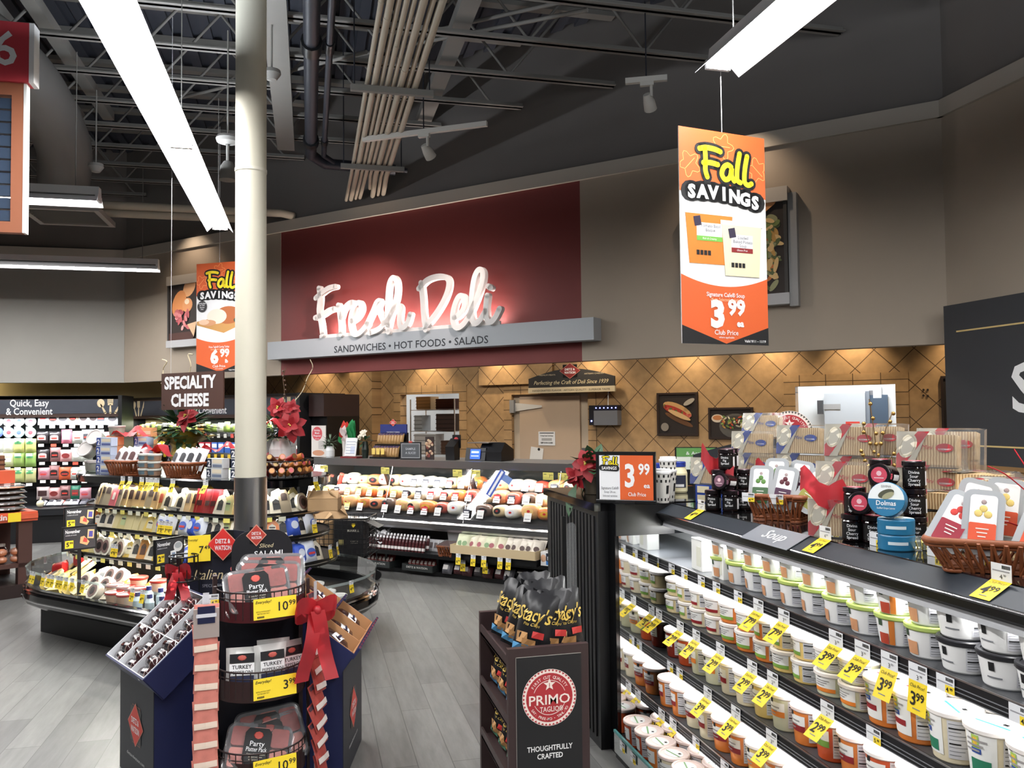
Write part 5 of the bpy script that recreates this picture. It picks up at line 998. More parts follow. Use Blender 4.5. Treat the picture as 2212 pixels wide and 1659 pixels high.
# ================================================================== salami display: two shippers and a wire rack
NAVYC = mat('navy_card', s2l(30, 36, 76), .5, var=.05); CHARC = C(42, 44, 50, .5); TARTR = C(196, 66, 44, .5)
def shipper(label, loc, rot, w, dpt, zlow, zhigh, tw, kind):
    o = thing('cardboard_shipper', label, 'display', loc, rot)
    L = .45; tilt = math.asin(min(.95, (zhigh-zlow)/L)); yb = -.06+L*math.cos(tilt)
    mb = MB(); P = [(0, 0), (dpt, 0), (dpt, zhigh-.16), (.0, zlow-.08)]
    mb.extr(P, -w/2, w/2, NAVYC); mb.build('body', o)
    MB().box(-w/2-.002, -.003, 0, w/2+.002, 0, zlow-.07, CHARC).build('front_panel', o)
    g = MB(); zc = .26; g.poly([(-.05, -.004, zc-.09), (.06, -.004, zc-.09), (.06, -.004, zc+.09), (-.05, -.004, zc+.09)], C(120, 84, 72, .5)).poly([(-.045, -.0045, zc-.085), (.055, -.0045, zc-.085), (.055, -.0045, zc+.085), (-.045, -.0045, zc+.085)], CHARC)
    g.M = Matrix.Translation((0, -.002, 0)); diamond(g, 0, -.003, zc, .2, .19, C(206, 70, 60, .5)); g.M = Matrix(); g.text('dietzandwatson.com', .022, C(206, 206, 206, .5), 0, -.005, .1, fit=.24); g.build('diamond_emblem', o)
    T = Matrix.Translation((0, -.06, zlow)) @ Matrix.Rotation(tilt, 4, 'X'); hw = tw/2
    WI = C(214, 216, 220, .5) if kind == 0 else C(176, 132, 92, .6)
    mb = MB(); mb.M = T; mb.box(-hw, 0, -.14, hw, L, -.105, NAVYC)
    for x in (-hw, hw): mb.box(x-.004, 0, -.14, x+.004, L, 0, NAVYC)
    for y in (0, L): mb.box(-hw, y-.004, -.14, hw, y+.004, 0, NAVYC)
    mb.build('tray', o)
    mb = MB(); mb.M = T; mb.box(-hw+.004, .004, -.105, hw-.004, L-.004, -.10, WI)
    for x in (-hw+.006, hw-.006, -tw/6, tw/6): mb.box(x-.002, .004, -.1, x+.002, L-.004, .0015, WI)
    for y in (.006, L*.45, L-.006): mb.box(-hw+.004, y-.002, -.1, hw-.004, y+.002, .001, WI)
    mb.build('dividers', o)
    if kind == 1:
        for y in (-.004, L*.45, L-.01):
            mb = MB(); mb.M = T; mb.box(-hw-.004, y-.004, -.02, hw+.004, y+.004, .035, TARTR)
            for k in range(13): x = -hw+tw*k/12; mb.box(x-.006, y-.0055, -.02, x+.006, y+.0055, .036, NAVYC)
            mb.box(-hw-.004, y-.005, -.02, hw+.004, y+.005, -.004, NAVYC); mb.box(-hw-.004, y-.005, .022, hw+.004, y+.005, .035, NAVYC); mb.build('tartan_band', o)
    return o, Matrix.Translation(loc) @ Matrix.Rotation(rot, 4, 'Z') @ T, L
la = Vector((-.79, 4.22, 0)); rA = RAD(-61.4)
oA, TA, LT = shipper('navy cardboard shipper of wrapped salamis left of the wire rack', la, rA, .457, .42, .545, .83, .53, 0)
SAL = thing('salami', 'x', 'salami')
mb = MB(); DKS = C(54, 30, 32, .16, coat=.8)
mb.tube([(-.056, 0, 0), (-.05, 0, 0), (.05, 0, 0), (.056, 0, 0)], [.014, .034, .034, .014], DKS, 14); mb.build('casing', SAL)
MB().tube([(-.022, 0, 0), (.026, 0, 0)], .0346, C(34, 32, 40, .14, coat=.8), 14, cap=False).tube([(.012, 0, 0), (.018, 0, 0)], .0349, C(150, 120, 110, .3), 14, cap=False).build('wrapper_label', SAL)
MB().tube([(-.066, 0, .004), (-.056, 0, 0)], [.018, .012], CLEAR, 8).tube([(.056, 0, 0), (.066, 0, .004)], [.012, .018], CLEAR, 8).build('clear_end', SAL)
for cx_ in range(3):
    for cy_ in range(2):
        for k in range(4):
            x = (-.177, 0, .177)[cx_]+R.uniform(-.012, .012); y = (.035, .238)[cy_]+.05*k+(.012 if cy_ else 0)
            q = TA @ Vector((x, y, -.042+.012*(k % 2))); e = (TA.to_3x3() @ Matrix.Rotation(R.uniform(-.18, .18), 3, 'Z')).to_euler()
            place(SAL, q, e, 'wrapped salami, %s up in the %s column, %s half, left shipper' % (ORD[k], ('left', 'middle', 'right')[cx_], ('lower', 'upper')[cy_]), 'wrapped salamis in the left shipper')
lb = Vector((.205, 4.19, 0)); rB = RAD(77.3)
oB, TBm, LT2 = shipper('navy cardboard shipper with tartan bands right of the wire rack', lb, rB, .51, .42, .60, .87, .58, 1)
SPK = tag(pack_mesh(.1, .17, .035, C(60, 38, 36, .2), C(226, 228, 232), 'rect', .8, .3, .45, lab2=C(34, 34, 60)).build('sausage_pack'), 'x', 'package')
for cx_ in range(3):
    for cy_ in range(2):
        for k in range(2):
            q = TBm @ Vector(((-.19, 0, .19)[cx_]+R.uniform(-.02, .02)+.04*k, (.02, .225)[cy_]+.012*k, -.085+.028*k)); e = (TBm.to_3x3() @ Matrix.Rotation(RAD(-88), 3, 'X') @ Matrix.Rotation(R.uniform(-.25, .25), 3, 'Y')).to_euler()
            place(SPK, q, e, 'dark sausage pack, %s in the %s column, %s tier of the right shipper' % (('under', 'over')[k], ('near', 'middle', 'far')[cx_], ('lower', 'upper')[cy_]), 'sausage packs in the right shipper')
# header cards
hp = (la+Vector((.40, .22, 0))); o = thing('header_card', 'black arched header card with salami print over the left shipper', 'sign', (hp.x-.03, hp.y+.12, .62), RAD(-8))
n = 14; P = [(-.19, 0)]+[(.19, 0)]+[(.19, .36)]+[(.19*math.cos(math.pi*i/n), .40+.09*math.sin(math.pi*i/n)) for i in range(1, n)]+[(-.19, .40)]
MB().add([(x, 0, z) for x, z in P]+[(x, .006, z) for x, z in P], [list(range(len(P))), list(range(len(P), 2*len(P)))[::-1]]+[[i, (i+1) % len(P), (i+1) % len(P)+len(P), i+len(P)] for i in range(len(P))], C(26, 28, 40, .45)).build('card', o)
g = MB(); g.text('Italian', .075, C(226, 206, 160, .5), -.095, -.002, .235, shear=.35, fit=.15).text('SPECIALTIES', .022, C(160, 160, 170, .5), -.07, -.002, .195, fit=.11)
for i in range(40): ell(g, .09+R.uniform(-.05, .07), .22+R.uniform(-.05, .1), .024, .016, C(*R.choice(((196, 80, 84), (176, 60, 66), (214, 110, 110)))), -.002-.0002*i, R.uniform(0, 3))
for i in range(36): ell(g, .06+R.uniform(-.04, .05), .11+R.uniform(-.07, .07), .017, .01, C(*R.choice(((206, 196, 160), (180, 170, 130), (226, 216, 190)))), -.010-.0002*i, R.uniform(0, 3))
g.build('print', o); g = MB(); diamond(g, -.015, -.024, .42, .15, .16, C(206, 50, 46, .45)); g.build('diamond_emblem', o)
o = thing('price_card', 'large yellow price card reading 7.49 beside the black arched header', 'sign', (hp.x-.165, hp.y+.10, .955), RAD(12)); MB().box(-.055, -.002, 0, .055, .001, .135, YELLOW).text('7', .05, INK, .01, -.004, .045, bold=.01).text('49', .028, INK, .038, -.004, .062, bold=.01).text('Everyday!', .016, INK, -.03, -.004, .108, fit=.045).box(-.045, -.003, .03, -.01, -.002, .034, GREYINK).build('card', o); MB().tube([(0, .004, .01), (.0, .004, -.3)], .003, BLACK, 5).build('stem', o)
hb = lb+Vector((-.38, .10, 0)); o = thing('header_card', 'black rounded header card reading sliced salami behind the column', 'sign', (-.235, 4.42, .72), RAD(5))
P = rrect(-.15, 0, .15, .40, .1, 5); MB().add([(x, 0, z) for x, z in P]+[(x, .006, z) for x, z in P], [list(range(len(P))), list(range(len(P), 2*len(P)))[::-1]]+[[i, (i+1) % len(P), (i+1) % len(P)+len(P), i+len(P)] for i in range(len(P))], C(28, 28, 32, .45)).build('card', o)
g = MB(); g.text('Sliced', .03, CREAM, .02, -.002, .31, shear=.3).text('SALAMI', .042, WHITE, .03, -.002, .265, bold=.01, fit=.14); diamond(g, -.03, -.002, .375, .09, .1, C(176, 60, 50, .5)); g.build('print', o)
# wire rack with three half-round shelves
rc = Vector((-.205, 3.79, 0)); o = thing('wire_rack', 'dark wire rack with three half-round shelves between the shippers', 'rack', rc, RAD(10)); RB = C(44, 30, 30, .4); rr_ = .185
TR = (.85, .52, .185)
for z in TR:
    mb = MB(); hp_ = [(rr_*math.cos(a), rr_*math.sin(a)*.9) for a in [math.pi+math.pi*i/18 for i in range(19)]]
    mb.prism(hp_+[(rr_, .12), (-rr_, .12)], z-.012, z, RB); A = hp_
    for zz, t in ((.112, .004), (.085, .0025)): mb.tube([(x, y, z+zz) for x, y in A], t, RB, 5)
    for i in range(0, 19): x, y = A[i]; mb.tube([(x, y, z), (x, y, z+.112)], .0025, RB, 5)
    mb.add([(x*1.004, y*1.004, z-.012) for x, y in A]+[(x*1.004, y*1.004, z+.075) for x, y in A], [[i, i+1, i+20, i+19] for i in range(18)], C(70, 20, 26, .4) if z == TR[0] else C(48, 30, 30, .4), True)
    mb.build('shelf', o)
for x in (-rr_, rr_): MB().box(x-.009, .1, 0, x+.009, .14, 1.0, RB).build('post', o)
for x in (-rr_-.01, rr_+.01): MB().box(x-.006, -.04, .05, x+.006, -.02, .98, RB).build('side_rail', o)
MB().box(-rr_, .125, .03, rr_, .135, .95, C(20, 22, 34, .5)).build('back_panel', o); MB().box(-rr_, -.12, 0, rr_, .14, .03, RB).build('base', o)
for i, (z, pr, lines) in enumerate(zip(TR, ('10.99', '3.99', '10.99'), ('DIETZ & WATSON PARTY', 'DIETZ & WATSON TURKEY', 'DIETZ & WATSON PARTY'))):
    q = rc+Matrix.Rotation(RAD(10), 3, 'Z') @ Vector((.035, -rr_*.93, z+.004)); o2 = thing('price_card', 'yellow everyday price card on the %s shelf of the wire rack' % ('top', 'middle', 'bottom')[i], 'sign', q, Euler((RAD(-4), 0, RAD(10+8)))); 
    MB().box(-.09, -.002, 0, .09, 0, .085, YELLOW).build('card', o2); g = MB(); a_, b_ = pr.split('.')
    g.text(a_, .052, INK, .055, -.003, .028, 'R', bold=.012).text(b_, .03, INK, .058, -.003, .046, 'L', bold=.012).text('Everyday!', .017, INK, -.082, -.003, .066, 'L', shear=.25, bold=.008)
    g.text(lines, .0075, INK, -.05, -.003, .03, fit=.06).text('PLATTER HAM TRAY', .0075, INK, -.05, -.003, .021, fit=.05); [g.box(-.075+.006*k, -.003, .006, -.071+.006*k, -.0025, .014, INK) for k in range(5)]; g.build('lettering', o2)
q = rc+Vector((-.2, -.1, .955)); ptag('4.99', q, RAD(5), 'small price tag on the left post of the wire rack', 'small tag on the wire rack', 1.3, 10, False)
# party platters
HAM = mat('sliced_ham', s2l(196, 120, 108), .4, var=.3, vscale=25); SALM = mat('sliced_salami', s2l(150, 64, 58), .4, var=.35, vscale=60)
PL = thing('party_platter', 'x', 'platter'); mb = MB()
mb.prism(rrect(-.135, -.1, .135, .1, .03, 4), 0, .004, C(120, 120, 124, .3))
for i in range(3):
    for j in range(2): mb.rbox(-.12+.082*i, -.085+.088*j, .004, -.046+.082*i, -.006+.088*j, .03, SALM if (i+j) % 2 else HAM, .012)
mb.build('sliced_meats', PL)
mb = MB(); P0, P1, P2 = rrect(-.142, -.107, .142, .107, .035, 4), rrect(-.13, -.095, .13, .095, .03, 4), rrect(-.118, -.083, .118, .083, .03, 4); k = len(P0)
mb.add([(x, y, .002) for x, y in P0]+[(x, y, .004) for x, y in P1]+[(x, y, .036) for x, y in P1]+[(x, y, .041) for x, y in P2], [[a*k+i, a*k+(i+1) % k, (a+1)*k+(i+1) % k, (a+1)*k+i] for a in range(3) for i in range(k)]+[[3*k+i for i in range(k)]], CLEAR); mb.build('clear_lid', PL)
mb = MB(); mb.prism([(-.05, -.075), (.03, -.075), (.045, -.055), (.045, .055), (.03, .075), (-.05, .075), (-.065, .055), (-.065, -.055)], .0412, .0425, C(22, 22, 24, .35)); mb.M = Matrix.Rotation(RAD(-90), 4, 'X') @ Matrix.Identity(4)
mb.M = Matrix(((1, 0, 0, -.01), (0, 0, 1, 0), (0, -1, 0, 0), (0, 0, 0, 1))); mb.M = Matrix.Translation((-.01, 0, 0)) @ Matrix.Rotation(RAD(-90), 4, 'X')
mb.text('Party', .03, WHITE, 0, -.0432, .0, M=None, fit=.06).text('Platter Pack', .026, WHITE, 0, -.0432, -.022, fit=.085)
for i in range(3): mb.text(('Genoa & hard salami', 'pepperoni, ham', 'and provolone')[i], .009, C(200, 190, 170, .5), 0, -.0432, -.036-.011*i)
mb.ball((0, -.0432, .045), .016, C(176, 70, 60, .5), 8, 4, 1.3, .05, 1); mb.build('black_label', PL)
RM = Matrix.Rotation(RAD(10), 3, 'Z')
def rk(x, y, z): return rc+RM @ Vector((x, y, z))
for i, (x, y, z, rx, ry, l) in enumerate(((-.02, -.05, .945, 58, 4, 'front clear party platter standing on the top shelf of the wire rack'), (.03, .0, .965, 60, -6, 'middle clear party platter standing on the top shelf of the wire rack'), (.055, .05, .985, 64, -3, 'rear clear party platter standing on the top shelf of the wire rack'),
                                       (-.02, -.06, .275, 52, -14, 'front clear party platter leaning on the bottom shelf of the wire rack'), (.05, -.01, .285, 56, 10, 'second clear party platter leaning on the bottom shelf of the wire rack'), (.04, .04, .305, 60, 4, 'rear clear party platter leaning on the bottom shelf of the wire rack'))):
    place(PL, rk(x, y, z), (RM @ Matrix.Rotation(RAD(rx), 3, 'X') @ Matrix.Rotation(RAD(ry), 3, 'Z')).to_euler(), l, 'clear party platters on the wire rack')
TPK = thing('meat_pouch', 'x', 'package'); pm = pack_mesh(.14, .19, .03, C(206, 206, 204, .25), None); pm.build('pouch', TPK)
mb = MB(); 
for z0, z1, m in ((.03, .075, C(40, 44, 70, .4)), (.078, .125, WHITE), (.128, .165, C(24, 24, 28, .4))): mb.add([(-.05, -.034, z0), (.05, -.034, z0), (.05, -.034, z1), (-.05, -.034, z1)], [[0, 1, 2, 3]], m)
mb.text('TURKEY', .022, INK, 0, -.035, .104, bold=.015, fit=.08).text('PEPPERONI', .018, INK, 0, -.035, .084, bold=.01, fit=.09).ball((0, -.035, .148), .014, C(190, 90, 80, .5), 8, 4, 1.4, .1, .8); mb.build('label', TPK)
for i, (x, y, z, rx, rz, l) in enumerate(((.03, -.1, .535, -8, 6, 'front clear pouch with turkey label on the middle shelf of the rack'), (-.09, -.09, .53, -12, -12, 'left clear pouch on the middle shelf of the rack'), (.12, -.07, .53, -14, 20, 'right clear pouch on the middle shelf of the rack'), (.05, -.02, .535, -6, 0, 'rear clear pouch on the middle shelf of the rack'))):
    place(TPK, rk(x, y, z), (RM @ Matrix.Rotation(RAD(rz), 3, 'Z') @ Matrix.Rotation(RAD(rx), 3, 'X')).to_euler(), l, 'meat pouches on the middle shelf')
# clip strips
for side in (0, 1):
    base = rk(-.235, -.10, 0) if side == 0 else rk(.225, -.06, 0); rz = RAD(8) if side == 0 else RAD(62)
    o = thing('clip_strip', ('clear clip strip of sliced ham packs on the left of the wire rack', 'clip strip of dried meat packs on the right of the wire rack')[side], 'strip', (base.x, base.y, 0), rz)
    MB().box(-.012, .002, .06, .012, .004, .97, film('strip_plastic', (.9, .9, .95), .5)).build('strip', o)
    HP = tag(pack_mesh(.1, .125, .012, (HAM, SALM)[side], (C(226, 206, 190), C(206, 196, 190))[side], 'rect', .9, .2, .2, top=(C(206, 110, 96), C(60, 40, 50))[side]).build('ham_pack'), 'x', 'package')
    for i in range(11):
        z = .80-.078*i; q = Matrix.Translation(o.location) @ Matrix.Rotation(rz, 4, 'Z') @ Vector((0, -.012-.003*i % 2, z))
        place(HP, q, Euler((RAD(-7 if side == 0 else -16), R.uniform(-.05, .05) if side == 0 else R.uniform(-.25, .25), rz)), ('ham slice pack %s from the top of the left clip strip', 'dried meat pack %s from the top of the right clip strip')[side] % ORD[i], ('ham packs on the left clip strip', 'meat packs on the right clip strip')[side])
o = thing('hang_pack', 'clear hanging pack with navy label at the top of the left clip strip', 'package', rk(-.235, -.125, .79), RAD(8)); MB().add([(-.052, 0, 0), (.052, 0, 0), (.052, 0, .13), (.02, 0, .165), (-.02, 0, .165), (-.052, 0, .13)], [[0, 1, 2, 3, 4, 5]], CLEAR).box(-.05, .001, 0, .05, .008, .12, C(220, 196, 186, .3)).build('blister', o); MB().box(-.034, -.003, .06, .034, -.001, .13, NAVY).box(-.04, -.004, .085, .04, -.003, .1, C(206, 206, 214, .4)).build('label', o)
PG = atZ(388, 1205, .99)
# red mesh bows
def bow(label, loc, rot, sc=1.0, tails=.22):
    o = thing('mesh_bow', label, 'ribbon', loc, rot); mb = MB()
    for sg in (-1, 1):
        n = 10; P = []
        for j in range(n+1):
            t = j/n; a = t*math.pi
            for q in range(3): P.append((sg*.075*math.sin(a)*sc*(1 if q != 1 else 1.05), -.03*math.sin(2*a)*sc-.012*(q-1), (.045*math.sin(2*a)*.6+(q-1)*.032)*sc))
        mb.add(P, [[3*j+q, 3*j+q+1, 3*j+q+4, 3*j+q+3] for j in range(n) for q in range(2)], RIBR, True)
    mb.ball((0, -.012*sc, 0), .018*sc, RIBR, 8, 6); mb.build('loops', o)
    for sg in (-1, 1):
        n = 8; P = []
        for j in range(n+1):
            t = j/n
            for q in (-1, 0, 1): P.append((sg*.055*t*sc+q*.028*sc, -.012-.015*math.sin(t*6+sg)+.006*q, -tails*t))
        mb = MB(); mb.add(P, [[3*j+q, 3*j+q+1, 3*j+q+4, 3*j+q+3] for j in range(n) for q in range(2)], RIBR, True); mb.build('tail', o)
bow('red mesh bow with long tails on the right side of the wire rack', rk(.205, -.17, .87), RAD(16), 1.15, .3)
o = thing('wire_peg_stand', 'black wire peg stand behind the left shipper, tied with red mesh', 'rack', (PG.x, PG.y, 0), RAD(-10)); MB().box(-.012, -.012, 0, .012, .012, 1.0, BLACK).box(-.15, -.12, 0, .15, .12, .015, BLACK).build('post', o); mb = MB(); mb.tube([(.02+.07*math.cos(a), .07*math.sin(a), 1.0) for a in [2*math.pi*i/16 for i in range(17)]], .004, BLACK, 5).tube([(.02+.07*math.cos(a), .07*math.sin(a), .88) for a in [2*math.pi*i/16 for i in range(17)]], .004, BLACK, 5)
for i in range(12): a = math.pi*i/6; mb.tube([(.02+.07*math.cos(a), .07*math.sin(a), .88), (.02+.07*math.cos(a), .07*math.sin(a), 1.0)], .0025, BLACK, 5)
mb.build('wire_cup', o); bow('red mesh bow tied to the black wire peg stand', (PG.x+.0, PG.y-.05, .93), RAD(-5), .8, .14)
# ================================================================== deli service case (12 ft, along the diagonal)
DT0, DS0 = -5.36, 7.05; hl = 1.86
o = dthing('deli_case', 'long glass-fronted deli case full of meats under the deli sign', 'case', DT0, DS0, 0)
def dw(t, s, z): return on(t, s, z)
prof = lambda *p: [(a-DS0, b) for a, b in p]
MB().extr(prof((7.32, 0), (8.1, 0), (8.1, .62), (7.35, .62)), -hl, hl, CASEBLK).build('base', o)
MB().extr(prof((7.05, .475), (7.35, .475), (7.35, .565), (7.06, .565), (7.03, .55), (7.03, .50)), -hl, hl, STEEL).build('ledge', o)
MB().extr(prof((7.12, .565), (7.12, .6), (8.02, .86), (8.02, .565)), -hl, hl, C(60, 60, 62, .3)).build('display_deck', o)
MB().extr(prof((8.0, .62), (8.08, .62), (8.08, 1.17), (8.0, 1.17)), -hl, hl, C(30, 34, 34, .15)).build('back', o)
MB().extr(prof((7.30, 1.165), (8.1, 1.165), (8.1, 1.19), (7.30, 1.195)), -hl, hl, mat('brushed_top', s2l(146, 146, 147), .4, .3)).extr(prof((7.29, 1.12), (7.31, 1.12), (7.31, 1.2), (7.29, 1.2)), -hl, hl, STEEL).build('counter_top', o)
MB().extr(prof((7.33, 1.125), (7.40, 1.125), (7.40, 1.16), (7.33, 1.16)), -hl+.03, hl-.03, C(240, 240, 236, .4, emit=2.2)).build('light_strip', o)
bounds = [-hl]+[ts(atS(px, 1050, 7.2))[0]-DT0 for px in (837, 1009, 1203)]+[hl]
for i in range(4): MB().add([(bounds[i]+.006, .07, .57), (bounds[i+1]-.006, .07, .57), (bounds[i+1]-.006, .25, 1.12), (bounds[i]+.006, .25, 1.12)], [[0, 1, 2, 3]], GLASS).build('front_glass', o)
for b in bounds: MB().tube([(b, .066, .565), (b, .246, 1.125)], .006, CHROME, 6).build('glass_mullion', o)
for x in (-hl, hl): MB().add([(x, .07, .57), (x, .95, .57), (x, .95, 1.165), (x, .25, 1.165)], [[0, 1, 2, 3]], GLASS).build('end_glass', o)
for x in (-.9, .3): MB().extr([(.5, .85), (.55, .85), (.4, 1.16), (.36, 1.16)], x-.02, x+.02, BLACK).build('door_post', o)
for k in range(3): area('deli_case_lamp', dw(DT0-1.24+1.24*k, 7.38, 1.115), 1.15, .05, 13, (RAD(12), 0, RD), (1, .98, .93))
# meats
MEAT = {'ham': ((214, 140, 96), .085, 'rosy ham'), 'turkey': ((232, 204, 160), .08, 'pale turkey breast'), 'roast': ((206, 120, 60), .085, 'orange roast'), 'dark': ((90, 70, 62), .08, 'dark-skinned roast'), 'white': ((240, 234, 222), .085, 'white wrapped loaf'), 'green': ((188, 192, 140), .075, 'greenish loaf'), 'beige': ((222, 170, 116), .09, 'tan ham'), 'net': ((226, 208, 196), .08, 'netted pale loaf'), 'red': ((176, 70, 56), .078, 'red roast')}
MOB = {}
R = random.Random(31)
for k, (c, r, n) in MEAT.items():
    t = thing('deli_meat', 'x', 'meat'); mb = MB(); m = mat('meat_'+k, s2l(*c), .3, var=.18, vscale=16)
    n1, n2 = 16, 9; V = []
    sp = lambda v, e: math.copysign(abs(v)**e, v)
    for i in range(n2+1):
        a = -math.pi/2+math.pi*i/n2
        for j in range(n1): b_ = 2*math.pi*j/n1; V.append((r*sp(math.cos(a), .7)*sp(math.cos(b_), .75), r*.95*sp(math.cos(a), .7)*sp(math.sin(b_), .75), r*.8+r*1.02*sp(math.sin(a), .7)))
    mb.add(V, [[i*n1+j, i*n1+(j+1) % n1, (i+1)*n1+(j+1) % n1, (i+1)*n1+j] for i in range(n2) for j in range(n1)], m, True); mb.build('meat', t)
    lb = MB(); cc = {'ham': (30, 32, 40), 'turkey': (30, 32, 40), 'roast': (206, 160, 60), 'dark': (24, 26, 30), 'white': (226, 226, 230), 'green': (230, 220, 160), 'beige': (226, 190, 120), 'net': (236, 236, 236), 'red': (40, 34, 36)}[k]
    P = [(r*.5*math.cos(a), r*.48*math.sin(a)) for a in [2*math.pi*i/12 for i in range(12)]]; V = [(0, -r*.975, r*.8)]+[(x, -r*.965+.004*(abs(x)+abs(z))/r, r*.8+z) for x, z in P]
    lb.add(V, [[0, i+1, (i+1) % 12+1] for i in range(12)], C(*cc, .4)); lb.disc((0, -r*.985, r*.84), r*.18, C(190, 50, 50, .4), 8, 'y'); lb.build('label', t)
    MOB[k] = t
CARD = {}
for k, (c1, c2) in {'red': ((186, 40, 46), (236, 236, 238)), 'navy': ((34, 38, 56), (236, 236, 238)), 'yellow': ((238, 216, 120), (250, 240, 190)), 'white': ((238, 238, 236), (230, 230, 228))}.items():
    mb = MB(); mb.add([(-.042, 0, 0), (.042, 0, 0), (.042, .012, .045), (-.042, .012, .045)], [[0, 1, 2, 3]], C(*c2, .5)).add([(-.042, .012, .045), (.042, .012, .045), (.042, .022, .085), (-.042, .022, .085)], [[0, 1, 2, 3]], C(*c1, .5)).add([(-.03, .0045, .02), (.03, .0045, .02), (.03, .0065, .028), (-.03, .0065, .028)], [[0, 1, 2, 3]], GREYINK)
    mb.add([(-.03, .0125, .05), (.03, .0125, .05), (.03, .016, .066), (-.03, .016, .066)], [[0, 1, 2, 3]], C(*c2, .5)); CARD[k] = tag(mb.build('price_card'), 'x', 'sign')
RWS = [('front', 7.24, .62, ['ham', 'ham', 'roast', 'beige', 'roast', 'ham', 'dark', 'beige', 'turkey', 'roast', 'red', 'white', 'dark', 'dark', 'turkey', 'white', 'beige', 'roast', 'beige', 'roast'], ['', 'yellow', 'yellow', 'yellow', 'white', '', 'white', 'white', 'red', 'red', 'white', '', 'navy', 'white', '', '', 'white', '', 'yellow', 'yellow']),
       ('middle', 7.46, .73, ['green', 'net', 'white', 'ham', 'roast', 'ham', 'beige', 'turkey', 'white', 'white', 'turkey', 'roast', 'red', 'turkey', 'ham', 'red', 'dark', 'turkey', 'beige', 'white', 'beige'], ['yellow', 'navy', 'yellow', 'yellow', 'yellow', 'yellow', 'yellow', 'navy', 'navy', 'red', 'red', 'red', 'red', 'red', 'red', 'navy', 'white', 'white', 'white', 'white', '']),
       ('back', 7.70, .84, ['net', 'white', 'green', 'ham', 'net', 'turkey', 'white', 'white', 'white', 'white', 'turkey', 'beige', 'roast', 'red', 'beige', 'white', 'net', 'red', 'ham', 'turkey', 'beige', 'beige'], ['', '', '', '', '', '', '', 'navy', 'navy', 'navy', 'red', 'red', 'navy', 'navy', '', '', 'white', 'white', 'navy', '', '', ''])]
for nm, s_, z, seq, cards in RWS:
    n_ = len(seq)
    for i, k in enumerate(seq):
        t = DT0-hl+.12+(2*hl-.22)*i/(n_-1)+R.uniform(-.01, .01)
        ob = place(MOB[k], dw(t, s_+R.uniform(-.015, .015), z+.03), Euler((R.uniform(-.12, .05), R.uniform(-.15, .15), RD+R.uniform(-.3, .3))), '%s, %s from left in the %s row of the deli case' % (MEAT[k][2], ORD[i], nm), 'meats in the deli case')
        ob.scale = (R.uniform(1.05, 1.25), 1.05, R.uniform(.74, .92))
        if cards[i]: place(CARD[cards[i]], dw(t+.01, s_-.125, z+(.006 if nm == 'front' else .04)), Euler((RAD(-4), 0, RD)), '%s price card before the %s meat in the %s row of the deli case' % (cards[i], ORD[i], nm), 'price cards in the deli case')
for i, (px, py, c) in enumerate(((712, 1045, (44, 44, 46)), (734, 1042, (196, 70, 60)))):
    p = atS(px, py, 7.62); mb = MB(); mb.tube([(0, 0, -.16), (0, 0, .12)], .027, C(206, 110, 96, .3), 12).tube([(0, 0, -.02), (0, 0, .1)], .0275, C(*c, .3), 12, cap=False); tag(mb.build('salami_log', None, p, Euler((0, RAD(20), RD))), ('long salami log leaning in the deli case, dark labelled', 'long salami log leaning in the deli case, red labelled')[i], 'meat', 'long logs leaning in the deli case')
for i, px in enumerate((700, 832, 988, 1027, 1184, 1217)):
    p = atS(px, 1018, 7.285); o2 = thing('price_card', 'yellow price card %s from left hung inside the top of the deli glass' % ORD[i], 'sign', (p.x, p.y, 1.11), RD, 'yellow cards along the deli glass top'); MB().box(-.06, -.002, -.075, .06, 0, 0, C(232, 222, 120, .5)).text('7', .04, INK, .02, -.003, -.05).text('99', .022, INK, .042, -.003, -.035).box(-.05, -.003, -.02, -.02, -.002, -.015, INK).build('card', o2)
p = atS(1072, 1042, 7.14); o2 = thing('pennant', 'blue and white striped pennant hung on the deli glass', 'sign', p, Euler((RAD(-15), RAD(28), RD))); MB().box(-.035, -.002, -.16, .035, 0, .14, C(60, 90, 176, .4)).box(-.012, -.003, -.15, .014, -.002, .13, C(236, 238, 244, .4)).build('strip', o2); MB().box(.03, -.001, .05, .14, .001, .12, C(110, 140, 200, .4)).build('flag', o2)
# racks under the ledge
o = dthing('display_rack', 'black two-shelf rack below the deli case ledge', 'rack', DT0, DS0, 0)
MB().box(-hl, -.10, .21, hl, .26, .235, BLACK).box(-hl, -.105, .20, hl, -.095, .245, BLACK).build('upper_shelf', o); MB().box(-hl, -.02, .0, hl, .26, .045, BLACK).build('lower_shelf', o)
for x in (-hl, -.55, .15, .95, hl-.03): MB().box(x, .0, .045, x+.03, .24, .21, BLACK).build('divider', o)
STK = tag(MB().lathe([(0, 0), (.017, .004), (.018, .10), (.012, .13)], C(70, 26, 30, .3), 8).lathe([(.0185, .02), (.0185, .05)], C(226, 222, 220, .4), 8).lathe([(.014, .13), (.011, .155), (0, .155)], C(226, 226, 228, .4), 8).build('meat_stick'), 'x', 'meat')
n_ = 0
for i in range(17):
    for j in range(2): t = ts(atS(800, 1180, 7.0))[0]+i*.046; place(STK, dw(t+.01*j, 6.99+.06*j, .237+.02*j), Euler((RAD(-12), 0, RD)), 'red meat stick %s from left, %s row, on the shelf under the deli ledge' % (ORD[i], ('front', 'rear')[j]), 'red meat sticks under the deli ledge')
for i in range(9): t = ts(atS(905, 1180, 7.0))[0]+i*.06; tag(pack_mesh(.07, .13, .02, C(206, 206, 210, .25), C(120, 110, 110)).build('snack_pack', None, dw(t, 7.14, .237), Euler((RAD(-15), 0, RD))), 'silver snack pack %s from left behind the meat sticks' % ORD[i], 'package', 'silver packs behind the meat sticks')
